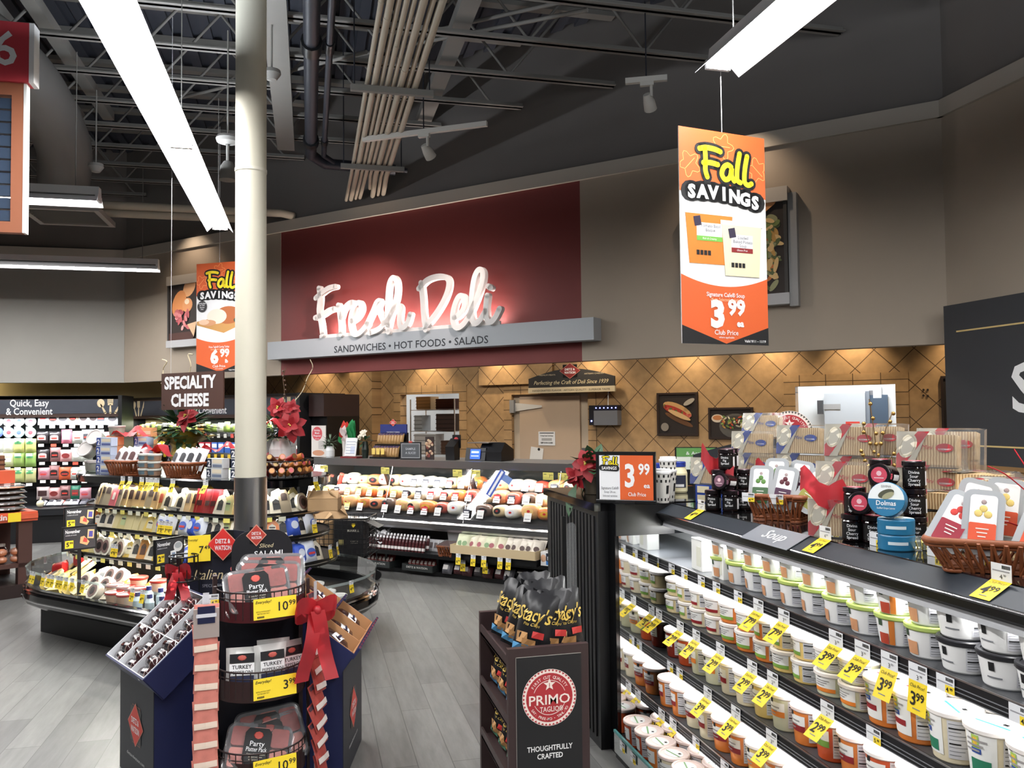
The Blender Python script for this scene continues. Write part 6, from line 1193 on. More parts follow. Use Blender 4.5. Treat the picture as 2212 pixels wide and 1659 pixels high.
o2 = dthing('white_bag', 'crumpled white bag at the left end of the rack under the deli ledge', 'bag', ts(atS(815, 1150, 7.0))[0], 7.1, .237); mb = MB(); foliage(mb, (0, 0, .09), .08, 40, R, C(226, 226, 230, .35), .09, .08); mb.build('bag', o2)
CRM2 = C(196, 176, 140, .6); tA, tB = ts(atS(983, 1190, 6.93))[0], ts(atS(1165, 1195, 6.93))[0]
o2 = dthing('display_tray', 'tan cardboard tray of flatbread bags jutting from the deli rack', 'tray', (tA+tB)/2, 6.97, .30); wA = (tB-tA)/2
MB().box(-wA, -.12, 0, wA, .12, .008, CRM2).box(-wA, -.125, 0, wA, -.12, .085, CRM2).box(-wA, .12, 0, wA, .125, .085, CRM2).box(-wA-.005, -.12, 0, -wA, .12, .085, CRM2).box(wA, -.12, 0, wA+.005, .12, .085, CRM2).build('tray', o2); MB().box(-wA, -.1, -.065, wA, .1, 0, BLACK).build('stand', o2)
FB = tag(pack_mesh(.12, .17, .03, C(214, 210, 186, .3), C(150, 80, 90), 'oval', .5, .3, .45).build('flatbread_bag'), 'x', 'package'); FB2 = tag(pack_mesh(.12, .17, .03, C(216, 208, 196, .25), C(70, 50, 46), 'oval', .5, .3, .45).build('flatbread_bag'), 'x', 'package'); FB3 = tag(pack_mesh(.12, .17, .03, C(206, 210, 180, .3), C(120, 150, 110), 'oval', .5, .3, .45).build('flatbread_bag'), 'x', 'package')
for i in range(12):
    for j in range(2): place((FB3, FB3, FB, FB, FB3, FB, FB, FB2, FB2, FB2, FB2, FB2)[i] and (FB3 if i in (0, 1, 4) else FB if i < 7 else FB2), dw(tA+.05+(tB-tA-.1)*i/11, 6.93+.07*j, .312), Euler((RAD(-24), R.uniform(-.25, .25), RD+R.uniform(-.3, .3))), 'flatbread bag %s from left, %s row, in the tan tray' % (ORD[i], ('front', 'rear')[j]), 'flatbread bags in the tan tray')
o2 = dthing('carton', 'blue and white carton of flatbreads at the right of the deli rack', 'box', ts(atS(1196, 1205, 6.95))[0], 6.96, .25); MB().box(-.12, -.05, 0, .12, .15, .13, C(226, 224, 224, .4)).box(-.06, -.052, .01, .12, -.05, .12, C(34, 40, 56, .4)).box(-.06, -.053, .01, .12, -.052, .045, C(60, 120, 190, .4)).text('FlatOut', .05, WHITE, .03, -.054, .055, bold=.01, fit=.15).ball((-.09, -.05, .07), .03, C(216, 170, 140), 8, 6, 1, .2, 1.2).build('carton', o2)
BSK = dthing('wicker_basket', 'dark wicker basket on the rack left of the tan flatbread tray', 'basket', tA-.14, 7.03, .237); basket(BSK, .22, .2, .1, .15, 7); o2 = dthing('clear_tray', 'clear tray of dark meat lying in the dark wicker basket', 'tray', tA-.14, 7.03, .33, rot=Euler((RAD(12), 0, RD))); MB().rbox(-.09, -.08, 0, .09, .08, .03, C(96, 60, 56, .3), .02).build('meat', o2); MB().rbox(-.1, -.09, -.004, .1, .09, .036, CLEAR, .02).build('clear_lid', o2); MB().box(-.08, .1, .0, .08, .11, .16, film('clear_sleeve', (.9, .9, .92), .7)).build('sleeve', o2)
for i, px in enumerate((990, 1022, 1045, 1080, 1098)): p = atS(px, 1202, 6.84); ptag('6.99', (p.x, p.y, .302), RD, 'yellow price tag %s from left hung on the tan flatbread tray' % ORD[i], 'tags on the tan flatbread tray', 1.15, 8)
LK = C(44, 48, 48, .5)
for i, (px, l) in enumerate(((815, 'left'), (905, 'right'))):
    o2 = dthing('display_tray', 'dark cardboard tray lettered in white, %s of two on the lowest deli rack' % l, 'tray', ts(atS(px, 1235, 7.0))[0], 7.04, .046); MB().box(-.2, -.07, 0, .2, .12, .006, LK).box(-.2, -.075, 0, .2, -.07, .07, LK).box(-.205, -.07, 0, -.2, .12, .07, LK).box(.2, -.07, 0, .205, .12, .07, LK).text('DIETZ & WATSON', .03, C(206, 206, 200, .5), 0, -.077, .03, fit=.28, bold=.01).build('tray', o2)
    for j in range(7): tag(pack_mesh(.05, .14, .03, C(120, 46, 44, .25), C(210, 196, 190), 'rect', .7, .25, .5).build('sausage_pack', None, dw(ts(atS(px, 1235, 7.0))[0]-.16+.053*j, 7.04, .054), Euler((RAD(-30), 0, RD))), 'red sausage pack %s from left in the %s dark tray under the deli case' % (ORD[j], l), 'package', 'sausage packs in the dark trays')
for j in range(9): tag(pack_mesh(.12, .12, .05, C(*R.choice(((70, 34, 36), (90, 90, 96), (60, 56, 58))), .22), C(190, 186, 184), 'rect', .5, .4, .5).build('meat_pack', None, dw(ts(atS(965, 1235, 7.0))[0]+.125*j, 7.0+.03*(j % 2), .047), Euler((RAD(-25), 0, RD))), 'shiny dark meat pack %s from left on the lowest shelf below the tan tray' % ORD[j], 'package', 'dark packs below the tan tray')
for i, px in enumerate((1000, 1048)): p = atS(px, 1218, 6.93); ptag('6.99', (p.x, p.y, .225), RD, 'yellow price tag %s below the tan tray, on the lower shelf edge' % ('left', 'right')[i], 'tags on the lower deli rack', 1.2, 5)
# ---- things standing on the counter top
ZD = 1.196
def cnt(px, s=7.5): return ts(atS(px, 990, s))[0]
o = dthing('poster', 'white and pink holiday meals poster standing at the left end of the counter', 'sign', cnt(688, 7.5), 7.5, ZD); MB().box(-.12, 0, 0, .12, .01, .39, C(226, 220, 216, .5)).build('board', o); mb = MB().disc((-.02, -.002, .29), .085, C(206, 84, 92, .5), 24, 'y')
for i, w_ in enumerate(('Holiday', 'Meals', 'Prepared', 'for you')): mb.text(w_, .034 if i < 3 else .022, WHITE, -.02, -.003, .32-.034*i, bold=.015)
for i in range(8): mb.box(.0, -.002, .19-.012*i, .1, -.001, .193-.012*i, GREYINK)
ell(mb, .0, .05, .1, .035, C(206, 150, 120), -.002); mb.build('print', o)
o = dthing('white_pitcher', 'small white pitcher of frosted greens beside the holiday poster', 'plant', cnt(713, 7.42), 7.42, ZD); MB().lathe([(0, 0), (.045, 0), (.055, .02), (.055, .09), (.042, .125), (.046, .14)], C(226, 228, 230, .35), 16).build('pitcher', o); mb = MB(); foliage(mb, (0, 0, .18), .08, 60, R, C(110, 130, 110, .5), .07, .016); foliage(mb, (-.06, 0, .16), .05, 30, R, PLEAF, .05, .02); mb.build('leaves', o)
o = dthing('brochure_stand', 'white order forms in a red-based stand on the deli counter', 'stand', cnt(760, 7.45), 7.45, ZD); MB().box(-.13, -.06, 0, .13, .06, .02, C(120, 40, 44, .5)).build('red_base', o); mb = MB(); mb.M = Matrix.Rotation(RAD(-10), 4, 'X'); mb.box(-.1, -.03, .02, .08, -.02, .24, WHITE); [mb.box(-.08, -.0315, .05+.035*i, .06, -.0305, .055+.035*i, C(120, 130, 160, .5)) for i in range(5)]; mb.box(-.01, -.0315, .05, .06, -.0305, .14, C(206, 214, 236, .5)); mb.build('forms', o); MB().box(-.13, -.02, .02, -.1, .03, .2, C(206, 200, 196, .5)).build('side_forms', o)
o = dthing('gift_basket', 'basket with red and green tissue paper standing on the deli counter', 'basket', cnt(752, 7.75), 7.75, ZD); MB().lathe([(0, 0), (.06, 0), (.08, .2), (.09, .22)], C(206, 196, 176, .5), 14).build('pail', o)
for nm, m, cs in (('red_tissue', C(214, 70, 60, .5), ((-.03, 0, .36, .17), (-.1, 0, .32, .12))), ('green_tissue', C(50, 150, 90, .5), ((.12, 0, .38, .16), (.1, .0, .3, .17), (-.14, 0, .27, .12))), ('white_tissue', C(236, 220, 220, .5), ((-.01, -.07, .36, .12), (.03, -.06, .27, .1)))):
    mb = MB()
    for x, y, z, L_ in cs:
        for k in range(5): leaf(mb, (x*.5, y, z-.12), (x*1.5+R.uniform(-.15, .15), R.uniform(-.2, .1)-.1, .5), L_*R.uniform(.9, 1.4), L_*.7, m, (0, -1, 0), R.uniform(-.2, .3))
    mb.build(nm, o)
o = dthing('flower_pot', 'white magnolia sprig in a dark vase on the deli counter', 'plant', cnt(789, 7.5), 7.5, ZD); MB().lathe([(0, 0), (.035, 0), (.045, .1), (.03, .2)], C(30, 40, 34, .3), 12).build('vase', o); mb = MB(); foliage(mb, (0, 0, .2), .05, 24, R, PLEAF, .08, .04); mb.build('leaves', o); mb = MB(); [bloom(mb, (x, -.03, z), .06, R, (.1, -1, .3), C(240, 232, 214, .5)) for x, z in ((0, .3),)]; mb.build('flower', o); mb = MB(); bloom(mb, (-.07, -.02, .25), .045, R, (-.3, -1, .3), C(240, 232, 214, .5)); mb.build('flower', o)
o = dthing('bread_rack', 'tiered black rack of brown bread packs on the deli counter', 'rack', cnt(838, 7.55), 7.55, ZD); MB().box(-.2, -.1, 0, .2, .14, .02, BLACK).box(-.2, .0, .15, .2, .14, .165, BLACK).box(-.2, .1, .02, .2, .14, .30, BLACK).build('tiers', o); MB().box(-.2, .1, .28, .2, .12, .40, C(34, 46, 110, .5)).text('THE PERFECT PAIRING', .02, WHITE, 0, .098, .3).build('header', o); mb = MB(); mb.M = Matrix.Translation((0, .1, .4)); diamond(mb, 0, -.003, .02, .1, .08, C(200, 60, 56, .5)); mb.build('diamond_emblem', o)
BR_ = tag(pack_mesh(.045, .13, .03, C(176, 140, 92, .4), C(60, 50, 90), 'rect', .8, .22, .9).build('bread_pack'), 'x', 'package')
for j in range(2):
    for i in range(9): place(BR_, dw(cnt(838, 7.55)-.17+.043*i, 7.50+.09*j, ZD+.021+.146*j), Euler((RAD(-14), 0, RD+.1)), 'brown bread pack %s from left on the %s tier of the counter rack' % (ORD[i], ('lower', 'upper')[j]), 'bread packs on the counter rack')
for i in range(3): MB().box(-.16+.07*i, -.104, .05, -.11+.07*i, -.1, .12, C(236, 206, 110, .5)).build('price_label', o)
o = dthing('framed_sign', 'grey framed sign offering a sample slice on the deli counter', 'sign', cnt(887, 7.42), 7.42, ZD, rot=RD+RAD(14)); MB().box(-.13, 0, 0, .13, .012, .2, C(40, 40, 42, .4)).box(-.115, -.002, .018, .115, 0, .185, C(176, 178, 180, .4)).box(-.108, -.003, .026, .108, -.002, .178, C(84, 88, 92, .5)).build('frame', o); mb = MB().text('SAMPLE', .036, C(176, 178, 184, .5), 0, -.004, .11, bold=.02).text('A SLICE!', .036, C(176, 178, 184, .5), 0, -.004, .065, bold=.02); mb.ball((0, 0, .2), .02, C(196, 90, 80, .5), 8, 5, 1.3, .3, .7); mb.build('lettering', o)
o = dthing('photo_card', 'dark photo card of meats standing right of the sample sign', 'sign', cnt(928, 7.5), 7.5, ZD); mb = MB().box(-.06, 0, 0, .06, .008, .26, C(52, 40, 38, .5))
for i in range(26): ell(mb, R.uniform(-.045, .045), R.uniform(.03, .22), .018, .014, C(*R.choice(((150, 80, 70), (190, 150, 120), (110, 60, 54), (206, 180, 150)))), -.001-.0003*i)
mb.build('card', o)
o = dthing('cup_bin', 'black plastic bin with a round red emblem on the deli counter', 'bin', cnt(978, 7.55), 7.55, ZD); MB().extr([(-.05, 0), (.05, 0), (.06, .2), (.05, .24), (-.06, .15)], -.06, .06, C(24, 24, 26, .35)).build('bin', o); MB().disc((.02, .04, .225), .03, C(196, 70, 74, .5), 16, 'y').box(-.035, .045, .13, .075, .055, .28, C(20, 20, 22, .4)).build('emblem_card', o)
o = dthing('deli_scale', 'black deli scale with a lit blue display on the counter', 'scale', cnt(1050, 7.6), 7.6, ZD); MB().extr([(-.1, 0), (.16, 0), (.16, .12), (-.02, .2), (-.1, .1)], -.03, .26, C(22, 22, 25, .35)).extr([(-.12, .0), (.0, 0), (.0, .13), (-.09, .14)], -.2, .06, C(28, 28, 32, .35)).build('body', o); MB().box(-.18, -.1, .19, .1, .14, .2, STEEL).build('pan', o); MB().add([(-.13, -.126, .02), (.0, -.126, .02), (.0, -.108, .125), (-.13, -.108, .125)], [[0, 1, 2, 3]], C(40, 80, 200, .3, emit=1.6)).add([(-.115, -.1225, .05), (-.02, -.1225, .05), (-.02, -.121, .056), (-.115, -.121, .056)], [[0, 1, 2, 3]], C(220, 230, 255, .3, emit=2.0)).add([(-.115, -.116, .085), (-.02, -.116, .085), (-.02, -.1125, .105), (-.115, -.1125, .105)], [[0, 1, 2, 3]], C(170, 200, 255, .3, emit=1.6)).build('lit_display', o)
# ---- behind the counter
o = dthing('cooler_door', 'cream cooler door with a long strap hinge behind the deli', 'door', -5.40, TS+.02, 0)
MB().box(-.465, 0, 0, .475, .08, 1.945, CRM).build('slab', o); MB().box(-.575, .03, 0, -.48, .12, 1.97, C(206, 190, 168, .5)).box(.48, .03, 0, .60, .12, 1.97, C(206, 190, 168, .5)).box(-.575, .03, 1.95, .6, .12, 1.975, C(180, 160, 140, .5)).build('frame', o)
MB().box(-.60, -.05, 1.72, -.53, 0, 1.9, C(150, 150, 150, .35)).add([(-.53, -.012, 1.74), (-.1, -.012, 1.79), (-.1, -.012, 1.82), (-.53, -.012, 1.86)], [[0, 1, 2, 3]], C(206, 204, 200, .4)).build('strap_hinge', o)
MB().box(.5, -.002, 1.12, .56, .0, 1.24, C(90, 90, 92, .4)).build('outlet_plate', o)
dS = lambda px, py: (lambda p: (ts(p)[0], p.z))(atS(px, py, TS))
t_, z_ = dS(1180, 948); o = dthing('notice', 'white printed notice on the cream cooler door', 'sign', t_, TS+.015, z_-.09); MB().box(-.13, -.002, 0, .13, .002, .19, WHITE).box(-.11, -.003, .165, .11, -.002, .175, INK).text('To Keep Cooler Cold Always', .022, INK, 0, -.003, .125, fit=.2, bold=.03).text('KEEP DOOR CLOSED', .03, INK, 0, -.003, .025, fit=.19, bold=.03).box(-.08, -.003, .065, .08, -.002, .1, C(180, 180, 180, .5)).build('paper', o)
t_, z_ = dS(1157, 976); o = dthing('paper_sheet', 'tilted white paper held by round black magnets on the cooler door', 'sign', t_, TS+.015, z_-.08, rot=Euler((0, RAD(8), RD))); MB().box(-.1, -.002, -.06, .1, .001, .14, C(232, 230, 226, .5)).build('sheet', o); MB().disc((.03, -.004, .12), .02, INK, 10, 'y').build('magnet', o)
o = dthing('insect_trap', 'grey wall unit with a row of blue lights right of the cooler door', 'lamp', -4.515, TS-.10, 1.546); MB().box(-.205, -.02, 0, -.13, .1, .26, C(26, 26, 32, .4)).box(-.13, -.03, .0, .205, .1, .19, C(120, 122, 128, .4)).box(-.13, -.02, .19, .205, .1, .26, C(30, 30, 40, .4)).build('housing', o); [MB().ball((-.1+.056*i, -.022, .225), .009, C(120, 130, 255, .3, emit=6), 8, 5).build('blue_light', o) for i in range(6)]; MB().ball((-.168, -.022, .055), .012, C(120, 130, 255, .3, emit=6), 8, 5).build('blue_light', o); MB().tube([(.05, .03, .26), (.04, .06, .4), (.045, .08, .5)], .006, WHITE, 5).build('cord', o)
# prep room rack in the left window
WX = ts(atS(950, 900, 10.4))[0]
o = dthing('wire_shelving', 'chrome wire shelving with boxes seen through the left pass window', 'rack', WX, 10.4, 0)
for x in (-.42, .42):
    for y in (-.2, .2): MB().tube([(x, y, 0), (x, y, 1.95)], .012, CHROME, 6).build('post', o)
for z in (1.1, 1.45, 1.78): mb = MB(); [mb.tube([(-.42, y, z), (.42, y, z)], .005, CHROME, 4) for y in (-.2, -.1, 0, .1, .2)]; [mb.tube([(x, -.2, z+.004), (x, .2, z+.004)], .003, CHROME, 4) for x in [-.42+.07*i for i in range(13)]]; mb.build('shelf', o)
for x, y, z, w, h, c, l, nm in ((-.2, -.05, 1.79, .28, .2, (170, 140, 100), 'tan cardboard box on the top of the chrome shelving', 'cardboard_box'), (.22, -.05, 1.79, .36, .16, (70, 32, 30), 'dark red crate stack on the chrome shelving', 'crate'), (.25, -.1, 1.46, .34, .26, (60, 44, 40), 'dark brown box on the middle chrome shelf', 'cardboard_box'), (-.15, -.08, 1.11, .42, .3, (196, 198, 200), 'large white tub on the lower chrome shelf', 'tub'), (-.3, -.05, 1.46, .16, .24, (150, 156, 160), 'grey bucket on the middle chrome shelf', 'bucket'), (.3, -.1, 1.11, .26, .2, (80, 60, 50), 'brown box on the lower chrome shelf', 'cardboard_box')):
    mb = MB(); mb.rbox(-w/2, -.12, 0, w/2, .12, h, C(*c, .5), .02); [mb.box(-w/2, -.124, h*(i+.6)/4, w/2, -.12, h*(i+.75)/4, C(*[int(v*.75) for v in c], .5)) for i in range(4)]; tag(mb.build(nm, None, dw(WX+x, 10.4+y, z), RD), l, 'box')
# back room in the right window
o = dthing('cooler_door', 'pale grey cooler door in the white back room at right', 'door', -1.80, 11.38, 0); MB().box(-.26, 0, 0, .24, .08, 1.93, C(176, 182, 188, .45)).build('slab', o); MB().box(.24, .02, 0, .29, .1, 1.95, C(120, 128, 138, .4)).box(.29, .05, 0, .5, .1, 1.9, C(70, 86, 104, .5)).build('frame', o); MB().box(-.34, -.05, 1.66, -.27, 0, 1.84, C(70, 72, 76, .35)).box(-.27, -.012, 1.72, -.06, 0, 1.79, C(150, 150, 150, .35)).build('strap_hinge', o); MB().box(.0, -.003, 1.35, .17, 0, 1.56, C(226, 226, 226, .5)).box(.0, -.004, 1.5, .17, -.003, 1.56, C(206, 70, 60, .5)).build('notice', o)
o = dthing('junction_box', 'small grey fitting high on the white back room wall', 'fitting', -1.42, 11.46, 1.86); MB().box(-.05, -.03, 0, .05, .03, .14, C(206, 208, 210, .5)).box(-.1, -.02, .02, -.05, .02, .1, C(120, 120, 124, .5)).build('box', o)
o = dthing('wire_shelving', 'chrome shelf with a white tub in the white back room at right', 'rack', -.85, 11.3, 0); MB().box(-.3, -.15, 1.44, .3, .15, 1.46, CHROME).tube([(-.3, -.15, 0), (-.3, -.15, 1.8)], .012, CHROME, 6).tube([(.3, -.15, 0), (.3, -.15, 1.8)], .012, CHROME, 6).build('shelf', o); tag(MB().rbox(-.18, -.1, 0, .18, .1, .2, C(196, 198, 200, .5), .03).build('white_tub', None, dw(-.88, 11.28, 1.461), RD), 'white tub on the chrome shelf in the back room', 'tub')
for i, (px, py) in enumerate(((1995, 842), (2004, 842), (1995, 854), (2004, 855))): t_, z_ = dS(px, py); tag(MB().lathe([(0, 0), (.012, 0), (.012, .008), (0, .01)], C(60, 50, 44, .5), 8).build('wall_anchor', None, dw(t_, TS-.001, z_), Euler((RAD(90), 0, RD))), 'small dark wall anchor, one of four on the tiles right of the window', 'anchor', 'wall anchors on the tiles')
# ================================================================== snack stand with the red emblem
o = thing('snack_stand', 'brown and black stand with a round red emblem, filled with snack bags', 'stand', (.961, 3.30, 0)); SBR = C(50, 36, 36, .45); SBK = C(22, 22, 24, .5); sw = .174
MB().box(-sw, 0, 0, sw, .03, .737, SBR).build('front_board', o); MB().box(-sw+.034, -.003, .0, sw-.034, 0, .70, SBK).box(-sw+.032, -.002, 0, -sw+.034, .0, .702, C(150, 146, 140, .5)).box(-sw+.032, -.002, .70, sw-.034, 0, .702, C(150, 146, 140, .5)).build('black_panel', o)
MB().box(-sw, .56, 0, sw, .59, .76, SBR).box(sw-.02, .03, 0, sw, .56, .72, SBR).build('back_and_side', o)
for z in (.66, .42, .18): MB().extr([(.03, z-.005), (.56, z+.0), (.56, z+.012), (.03, z+.007)], -sw, sw-.02, SBR).box(-sw, .03, z, -sw+.008, .56, z+.045, SBR).build('shelf', o)
g = MB(); zc = .53; EM = C(164, 44, 50, .5); EW = C(236, 222, 214, .5)
n = 44; 
g.disc((0, -.004, zc), .116, EW, 44, 'y')
for i in range(n): a = 2*math.pi*i/n; b = math.pi/n*.8; g.add([(.114*math.cos(a-b), -.0046, zc+.114*math.sin(a-b)), (.114*math.cos(a+b), -.0046, zc+.114*math.sin(a+b)), (.105*math.cos(a), -.0046, zc+.105*math.sin(a))], [[0, 1, 2]], EM)
g.disc((0, -.0046, zc), .1, EM, 40, 'y')
def star(mb, x, y, z, r, m): mb.add([(x, y, z)]+[(x+(r if i % 2 == 0 else r*.42)*math.sin(math.pi*i/5), y, z+(r if i % 2 == 0 else r*.42)*math.cos(math.pi*i/5)) for i in range(10)], [[0, i+1, (i+1) % 10+1] for i in range(10)], m); return mb
star(g, 0, -.006, zc+.053, .027, EW); g.text('1', .022, EM, 0, -.0066, zc+.044, bold=.02)
g.text('PRIMO', .056, EW, 0, -.006, zc-.027, bold=.012, fit=.176); g.text('TAGLIO\u00ae', .03, EW, .008, -.006, zc-.057, bold=.01, fit=.1)
def arctext(g, s, r, zc, size, m, a0, a1, up=True, y=-.006):
    for i, ch in enumerate(s):
        if ch == ' ': continue
        a = a0+(a1-a0)*i/(len(s)-1); p = (r*math.sin(a), y, zc+(r if up else -r)*math.cos(a)); M = Matrix.Translation(p) @ Matrix.Rotation(a if up else -a, 4, 'Y'); g.text(ch, size, m, 0, 0, 0 if up else 0, bold=.012, M=M)
arctext(g, 'FIRST CUT QUALITY', .078, zc, .017, EW, RAD(-58), RAD(58)); arctext(g, 'SAY: PREE-MO \u2022 TAHL-YO', .092, zc, .015, EW, RAD(-58), RAD(58), False)
P = [(.07*math.cos(a), zc+.07*math.sin(a)) for a in [RAD(20+140*i/14) for i in range(15)]]; g.ribbon(P, .002, EW, -.0062, -.005); P = [(.07*math.cos(a), zc+.07*math.sin(a)) for a in [RAD(-155+130*i/14) for i in range(15)]]; g.ribbon(P, .002, EW, -.0062, -.005)
g.text('THOUGHTFULLY', .03, C(226, 226, 226, .5), 0, -.004, .315, bold=.02, fit=.195).text('CRAFTED', .03, C(226, 226, 226, .5), 0, -.004, .283, bold=.02, fit=.11).text('ARTISAN QUALITY', .03, C(226, 226, 226, .5), 0, -.004, .205, bold=.02, fit=.225); g.build('emblem', o)
# snack bags
BAGM = mat('bag_black_foil', (.012, .012, .014), .34, .0, bump=.1, vscale=14, spec=.3); SGOLD = C(206, 176, 84, .35); BBLUE = C(96, 160, 206, .4); BMINT = C(116, 190, 156, .4); CHIP = C(196, 150, 100, .6)
def bag(kind):
    t = thing('snack_bag', 'x', 'bag'); w, h, d = .17, .27, .05; mb = MB(); n = 9; P = []; R = random.Random(kind+3)
    for side in (-1, 1):
        for j in range(n+1):
            for i in range(n+1):
                u, v = 2*i/n-1, 2*j/n-1; b = max(0, (1-u**4)*(1-abs(v)**3)); P.append((u*w/2*(1-.06*(1-v*v)), side*d*b+.006*math.sin(9*u+7*v)*b, h*j/n+(.006*math.sin(11*u) if j == n else 0)))
    k = (n+1)**2; F = [[s_*k+j*(n+1)+i, s_*k+j*(n+1)+i+1, s_*k+(j+1)*(n+1)+i+1, s_*k+(j+1)*(n+1)+i] for s_ in (0, 1) for j in range(n) for i in range(n)]; mb.add(P, F, BAGM, True); mb.build('pouch', t)
    def fy(x, z): u, v = 2*x/w, 2*z/h-1; b = max(0, (1-u**4)*(1-abs(v)**3)); return -d*b+.006*math.sin(9*u+7*v)*b*-1*-1
    g = MB(); gw = MB()
    v0, f0, w0 = glyphs("Stacy's", .012, .3); sc = .15/w0; gw.add([((p[0]-w0/2)*sc, fy((p[0]-w0/2)*sc, .15+p[1]*sc*1.5)-.008, .15+p[1]*sc*1.5) for p in v0], f0, SGOLD)
    v0, f0, w0 = glyphs('Pita Chips', 0, .3); sc = .075/w0; gw.add([((p[0]-w0/2)*sc, fy((p[0]-w0/2)*sc, .13+p[1]*sc)-.008, .13+p[1]*sc) for p in v0], f0, SGOLD); gw.build('gold_lettering', t)
    def pt(x0, x1, z0, z1, m, off): g.add([(x, fy(x, z)-off, z) for x, z in ((x0, z0), ((x0+x1)/2, z0), (x1, z0), (x1, z1), ((x0+x1)/2, z1), (x0, z1))], [[0, 1, 4, 5], [1, 2, 3, 4]], m)
    pt(-.06, -.01, .055, .10, CHIP, .006); pt(-.03, .03, .04, .075, C(178, 132, 84, .6), .008); pt(-.075, .0, .02, .05, (BBLUE, BMINT)[kind], .010); pt(.012, .06, .085, .112, C(176, 50, 48, .4), .010); g.build('printed_panel', t)
    return t
BG = [bag(0), bag(1)]
SM = Matrix.Translation((.961, 3.30, 0)); q = 0
def sb(x, y, z): return Vector((.961+x, 3.30+y, z))
SIDE = RAD(-62)
for i, (x, y, z, rx, ry, rz, k, l) in enumerate(((-.09, .40, .672, -10, 12, -50, 0, 'rear black snack bag on top of the stand, leaning left'), (-.08, .24, .672, -12, 14, -46, 0, 'middle black snack bag on top of the stand, leaning left'), (-.06, .10, .672, -12, 10, -34, 0, 'front left black snack bag on top of the stand'),
                                     (.035, .10, .672, -8, 4, -12, 0, 'front middle black snack bag on top of the stand'), (.115, .11, .672, -6, -4, 4, 0, 'front right black snack bag on top of the stand'), (.04, .25, .69, -8, 0, -8, 0, 'second row middle snack bag on top of the stand'), (.12, .26, .69, -8, -6, 10, 0, 'second row right snack bag on top of the stand'), (.06, .42, .69, -8, 0, 0, 0, 'rear right snack bag on top of the stand'),
                                     (-.10, .14, .432, -12, 12, -70, 0, 'front snack bag on the middle side shelf of the stand'), (-.10, .30, .432, -12, 12, -70, 0, 'middle snack bag on the middle side shelf of the stand'), (-.10, .46, .432, -12, 12, -70, 0, 'rear snack bag on the middle side shelf of the stand'),
                                     (-.10, .14, .19, -12, 12, -70, 1, 'front mint-banded snack bag on the lowest side shelf of the stand'), (-.10, .30, .19, -12, 12, -70, 1, 'middle mint-banded snack bag on the lowest side shelf'), (-.10, .46, .19, -12, 12, -70, 1, 'rear mint-banded snack bag on the lowest side shelf'))):
    ob = place(BG[k], sb(x, y, z), Euler((RAD(rx), RAD(ry), RAD(rz))), l, 'snack bags on the stand')
    if z < .6: ob.scale = (1.0, .9, .8)
# ================================================================== soup case
YE, YN = 3.88, .80; CL = Vector((2.0, 2.4, 0))
o = thing('soup_case', 'long open black case of soup tubs lit inside, at right', 'case', CL)
def K(): mb = MB(); mb.M = Matrix.Translation(-CL); return mb
def exY(prof, m, y0=YN, y1=YE):      # profile in (x,z) swept along Y
    mb = K(); k = len(prof); v = [(a, y0, b) for a, b in prof]+[(a, y1, b) for a, b in prof]
    return mb.add(v, [[i, (i+1) % k, (i+1) % k+k, i+k] for i in range(k)]+[list(range(k)), [i+k for i in range(k)][::-1]], m)
FASC = C(34, 40, 47, .5); SHB = C(24, 25, 28, .35)
exY([(1.47, 0), (2.2, 0), (2.2, .06), (1.47, .06)], CASEBLK).build('base', o)
exY([(1.475, .06), (2.15, .06), (2.15, .09), (1.475, .09)], C(60, 62, 64, .35)).build('deck', o)
exY([(1.462, .03), (1.467, .03), (1.467, .135), (1.462, .135)], film('teal_glass', (.62, .85, .85), .8)).build('front_glass', o); exY([(1.459, .125), (1.47, .125), (1.47, .137), (1.459, .137)], C(90, 150, 150, .2)).build('glass_top_edge', o)
exY([(2.12, .06), (2.2, .06), (2.2, 1.2), (2.12, 1.2)], C(206, 208, 210, .3)).build('back', o)
SH = ((1.72, .960, 'top'), (1.70, .717, 'second'), (1.69, .50, 'third'), (1.66, .265, 'fourth'))
for x, z, nm in SH:
    exY([(x, z-.008), (2.12, z-.008), (2.12, z), (x, z)], C(70, 72, 76, .3)).build('shelf', o)
    mb = exY([(x-.006, z-.042), (x, z-.042), (x+.002, z+.008), (x-.006, z+.008)], SHB); mb.build('shelf_lip', o)
    mb = exY([(x-.008, z+.004), (x-.005, z+.004), (x-.005, z+.009), (x-.008, z+.009)], STEEL); b = len(mb.v)
    for dz in (-.042, -.030, -.018): mb2 = exY([(x-.0085, z+dz), (x-.005, z+dz), (x-.005, z+dz+.002), (x-.0085, z+dz+.002)], C(120, 122, 126, .35)); mb.add([], [], STEEL); b = len(mb.v); mi_ = mb.mi(C(120, 122, 126, .35)); mb.v += mb2.v; mb.f += [[b+i for i in f] for f in mb2.f]; mb.m += [mi_]*len(mb2.f); mb.sm += mb2.sm
    mb.build('ticket_rail', o)
exY([(1.745, 1.128), (1.95, 1.15), (1.95, 1.165), (1.74, 1.15), (1.735, 1.128)], C(170, 172, 176, .3)).build('light_lip', o)
exY([(1.74, 1.15), (1.715, 1.165), (1.70, 1.19), (1.705, 1.198), (1.75, 1.21), (1.95, 1.2), (1.95, 1.15)], C(12, 12, 14, .5, spec=.2)).build('canopy_nose', o)
exY([(1.702, 1.196), (1.788, 1.238), (1.80, 1.238), (1.80, 1.2)], FASC).build('fascia', o)
mb = exY([(1.6995, 1.1945), (1.702, 1.193), (1.7035, 1.1965), (1.701, 1.198)], CHROME); mb.build('chrome_trim', o)
COUNTER = mat('counter_black_gloss', (.006, .006, .007), .06, coat=.8)
exY([(1.788, 1.222), (2.75, 1.222), (2.75, 1.242), (1.788, 1.242)], COUNTER, YN, YE+.02).build('counter_top', o)
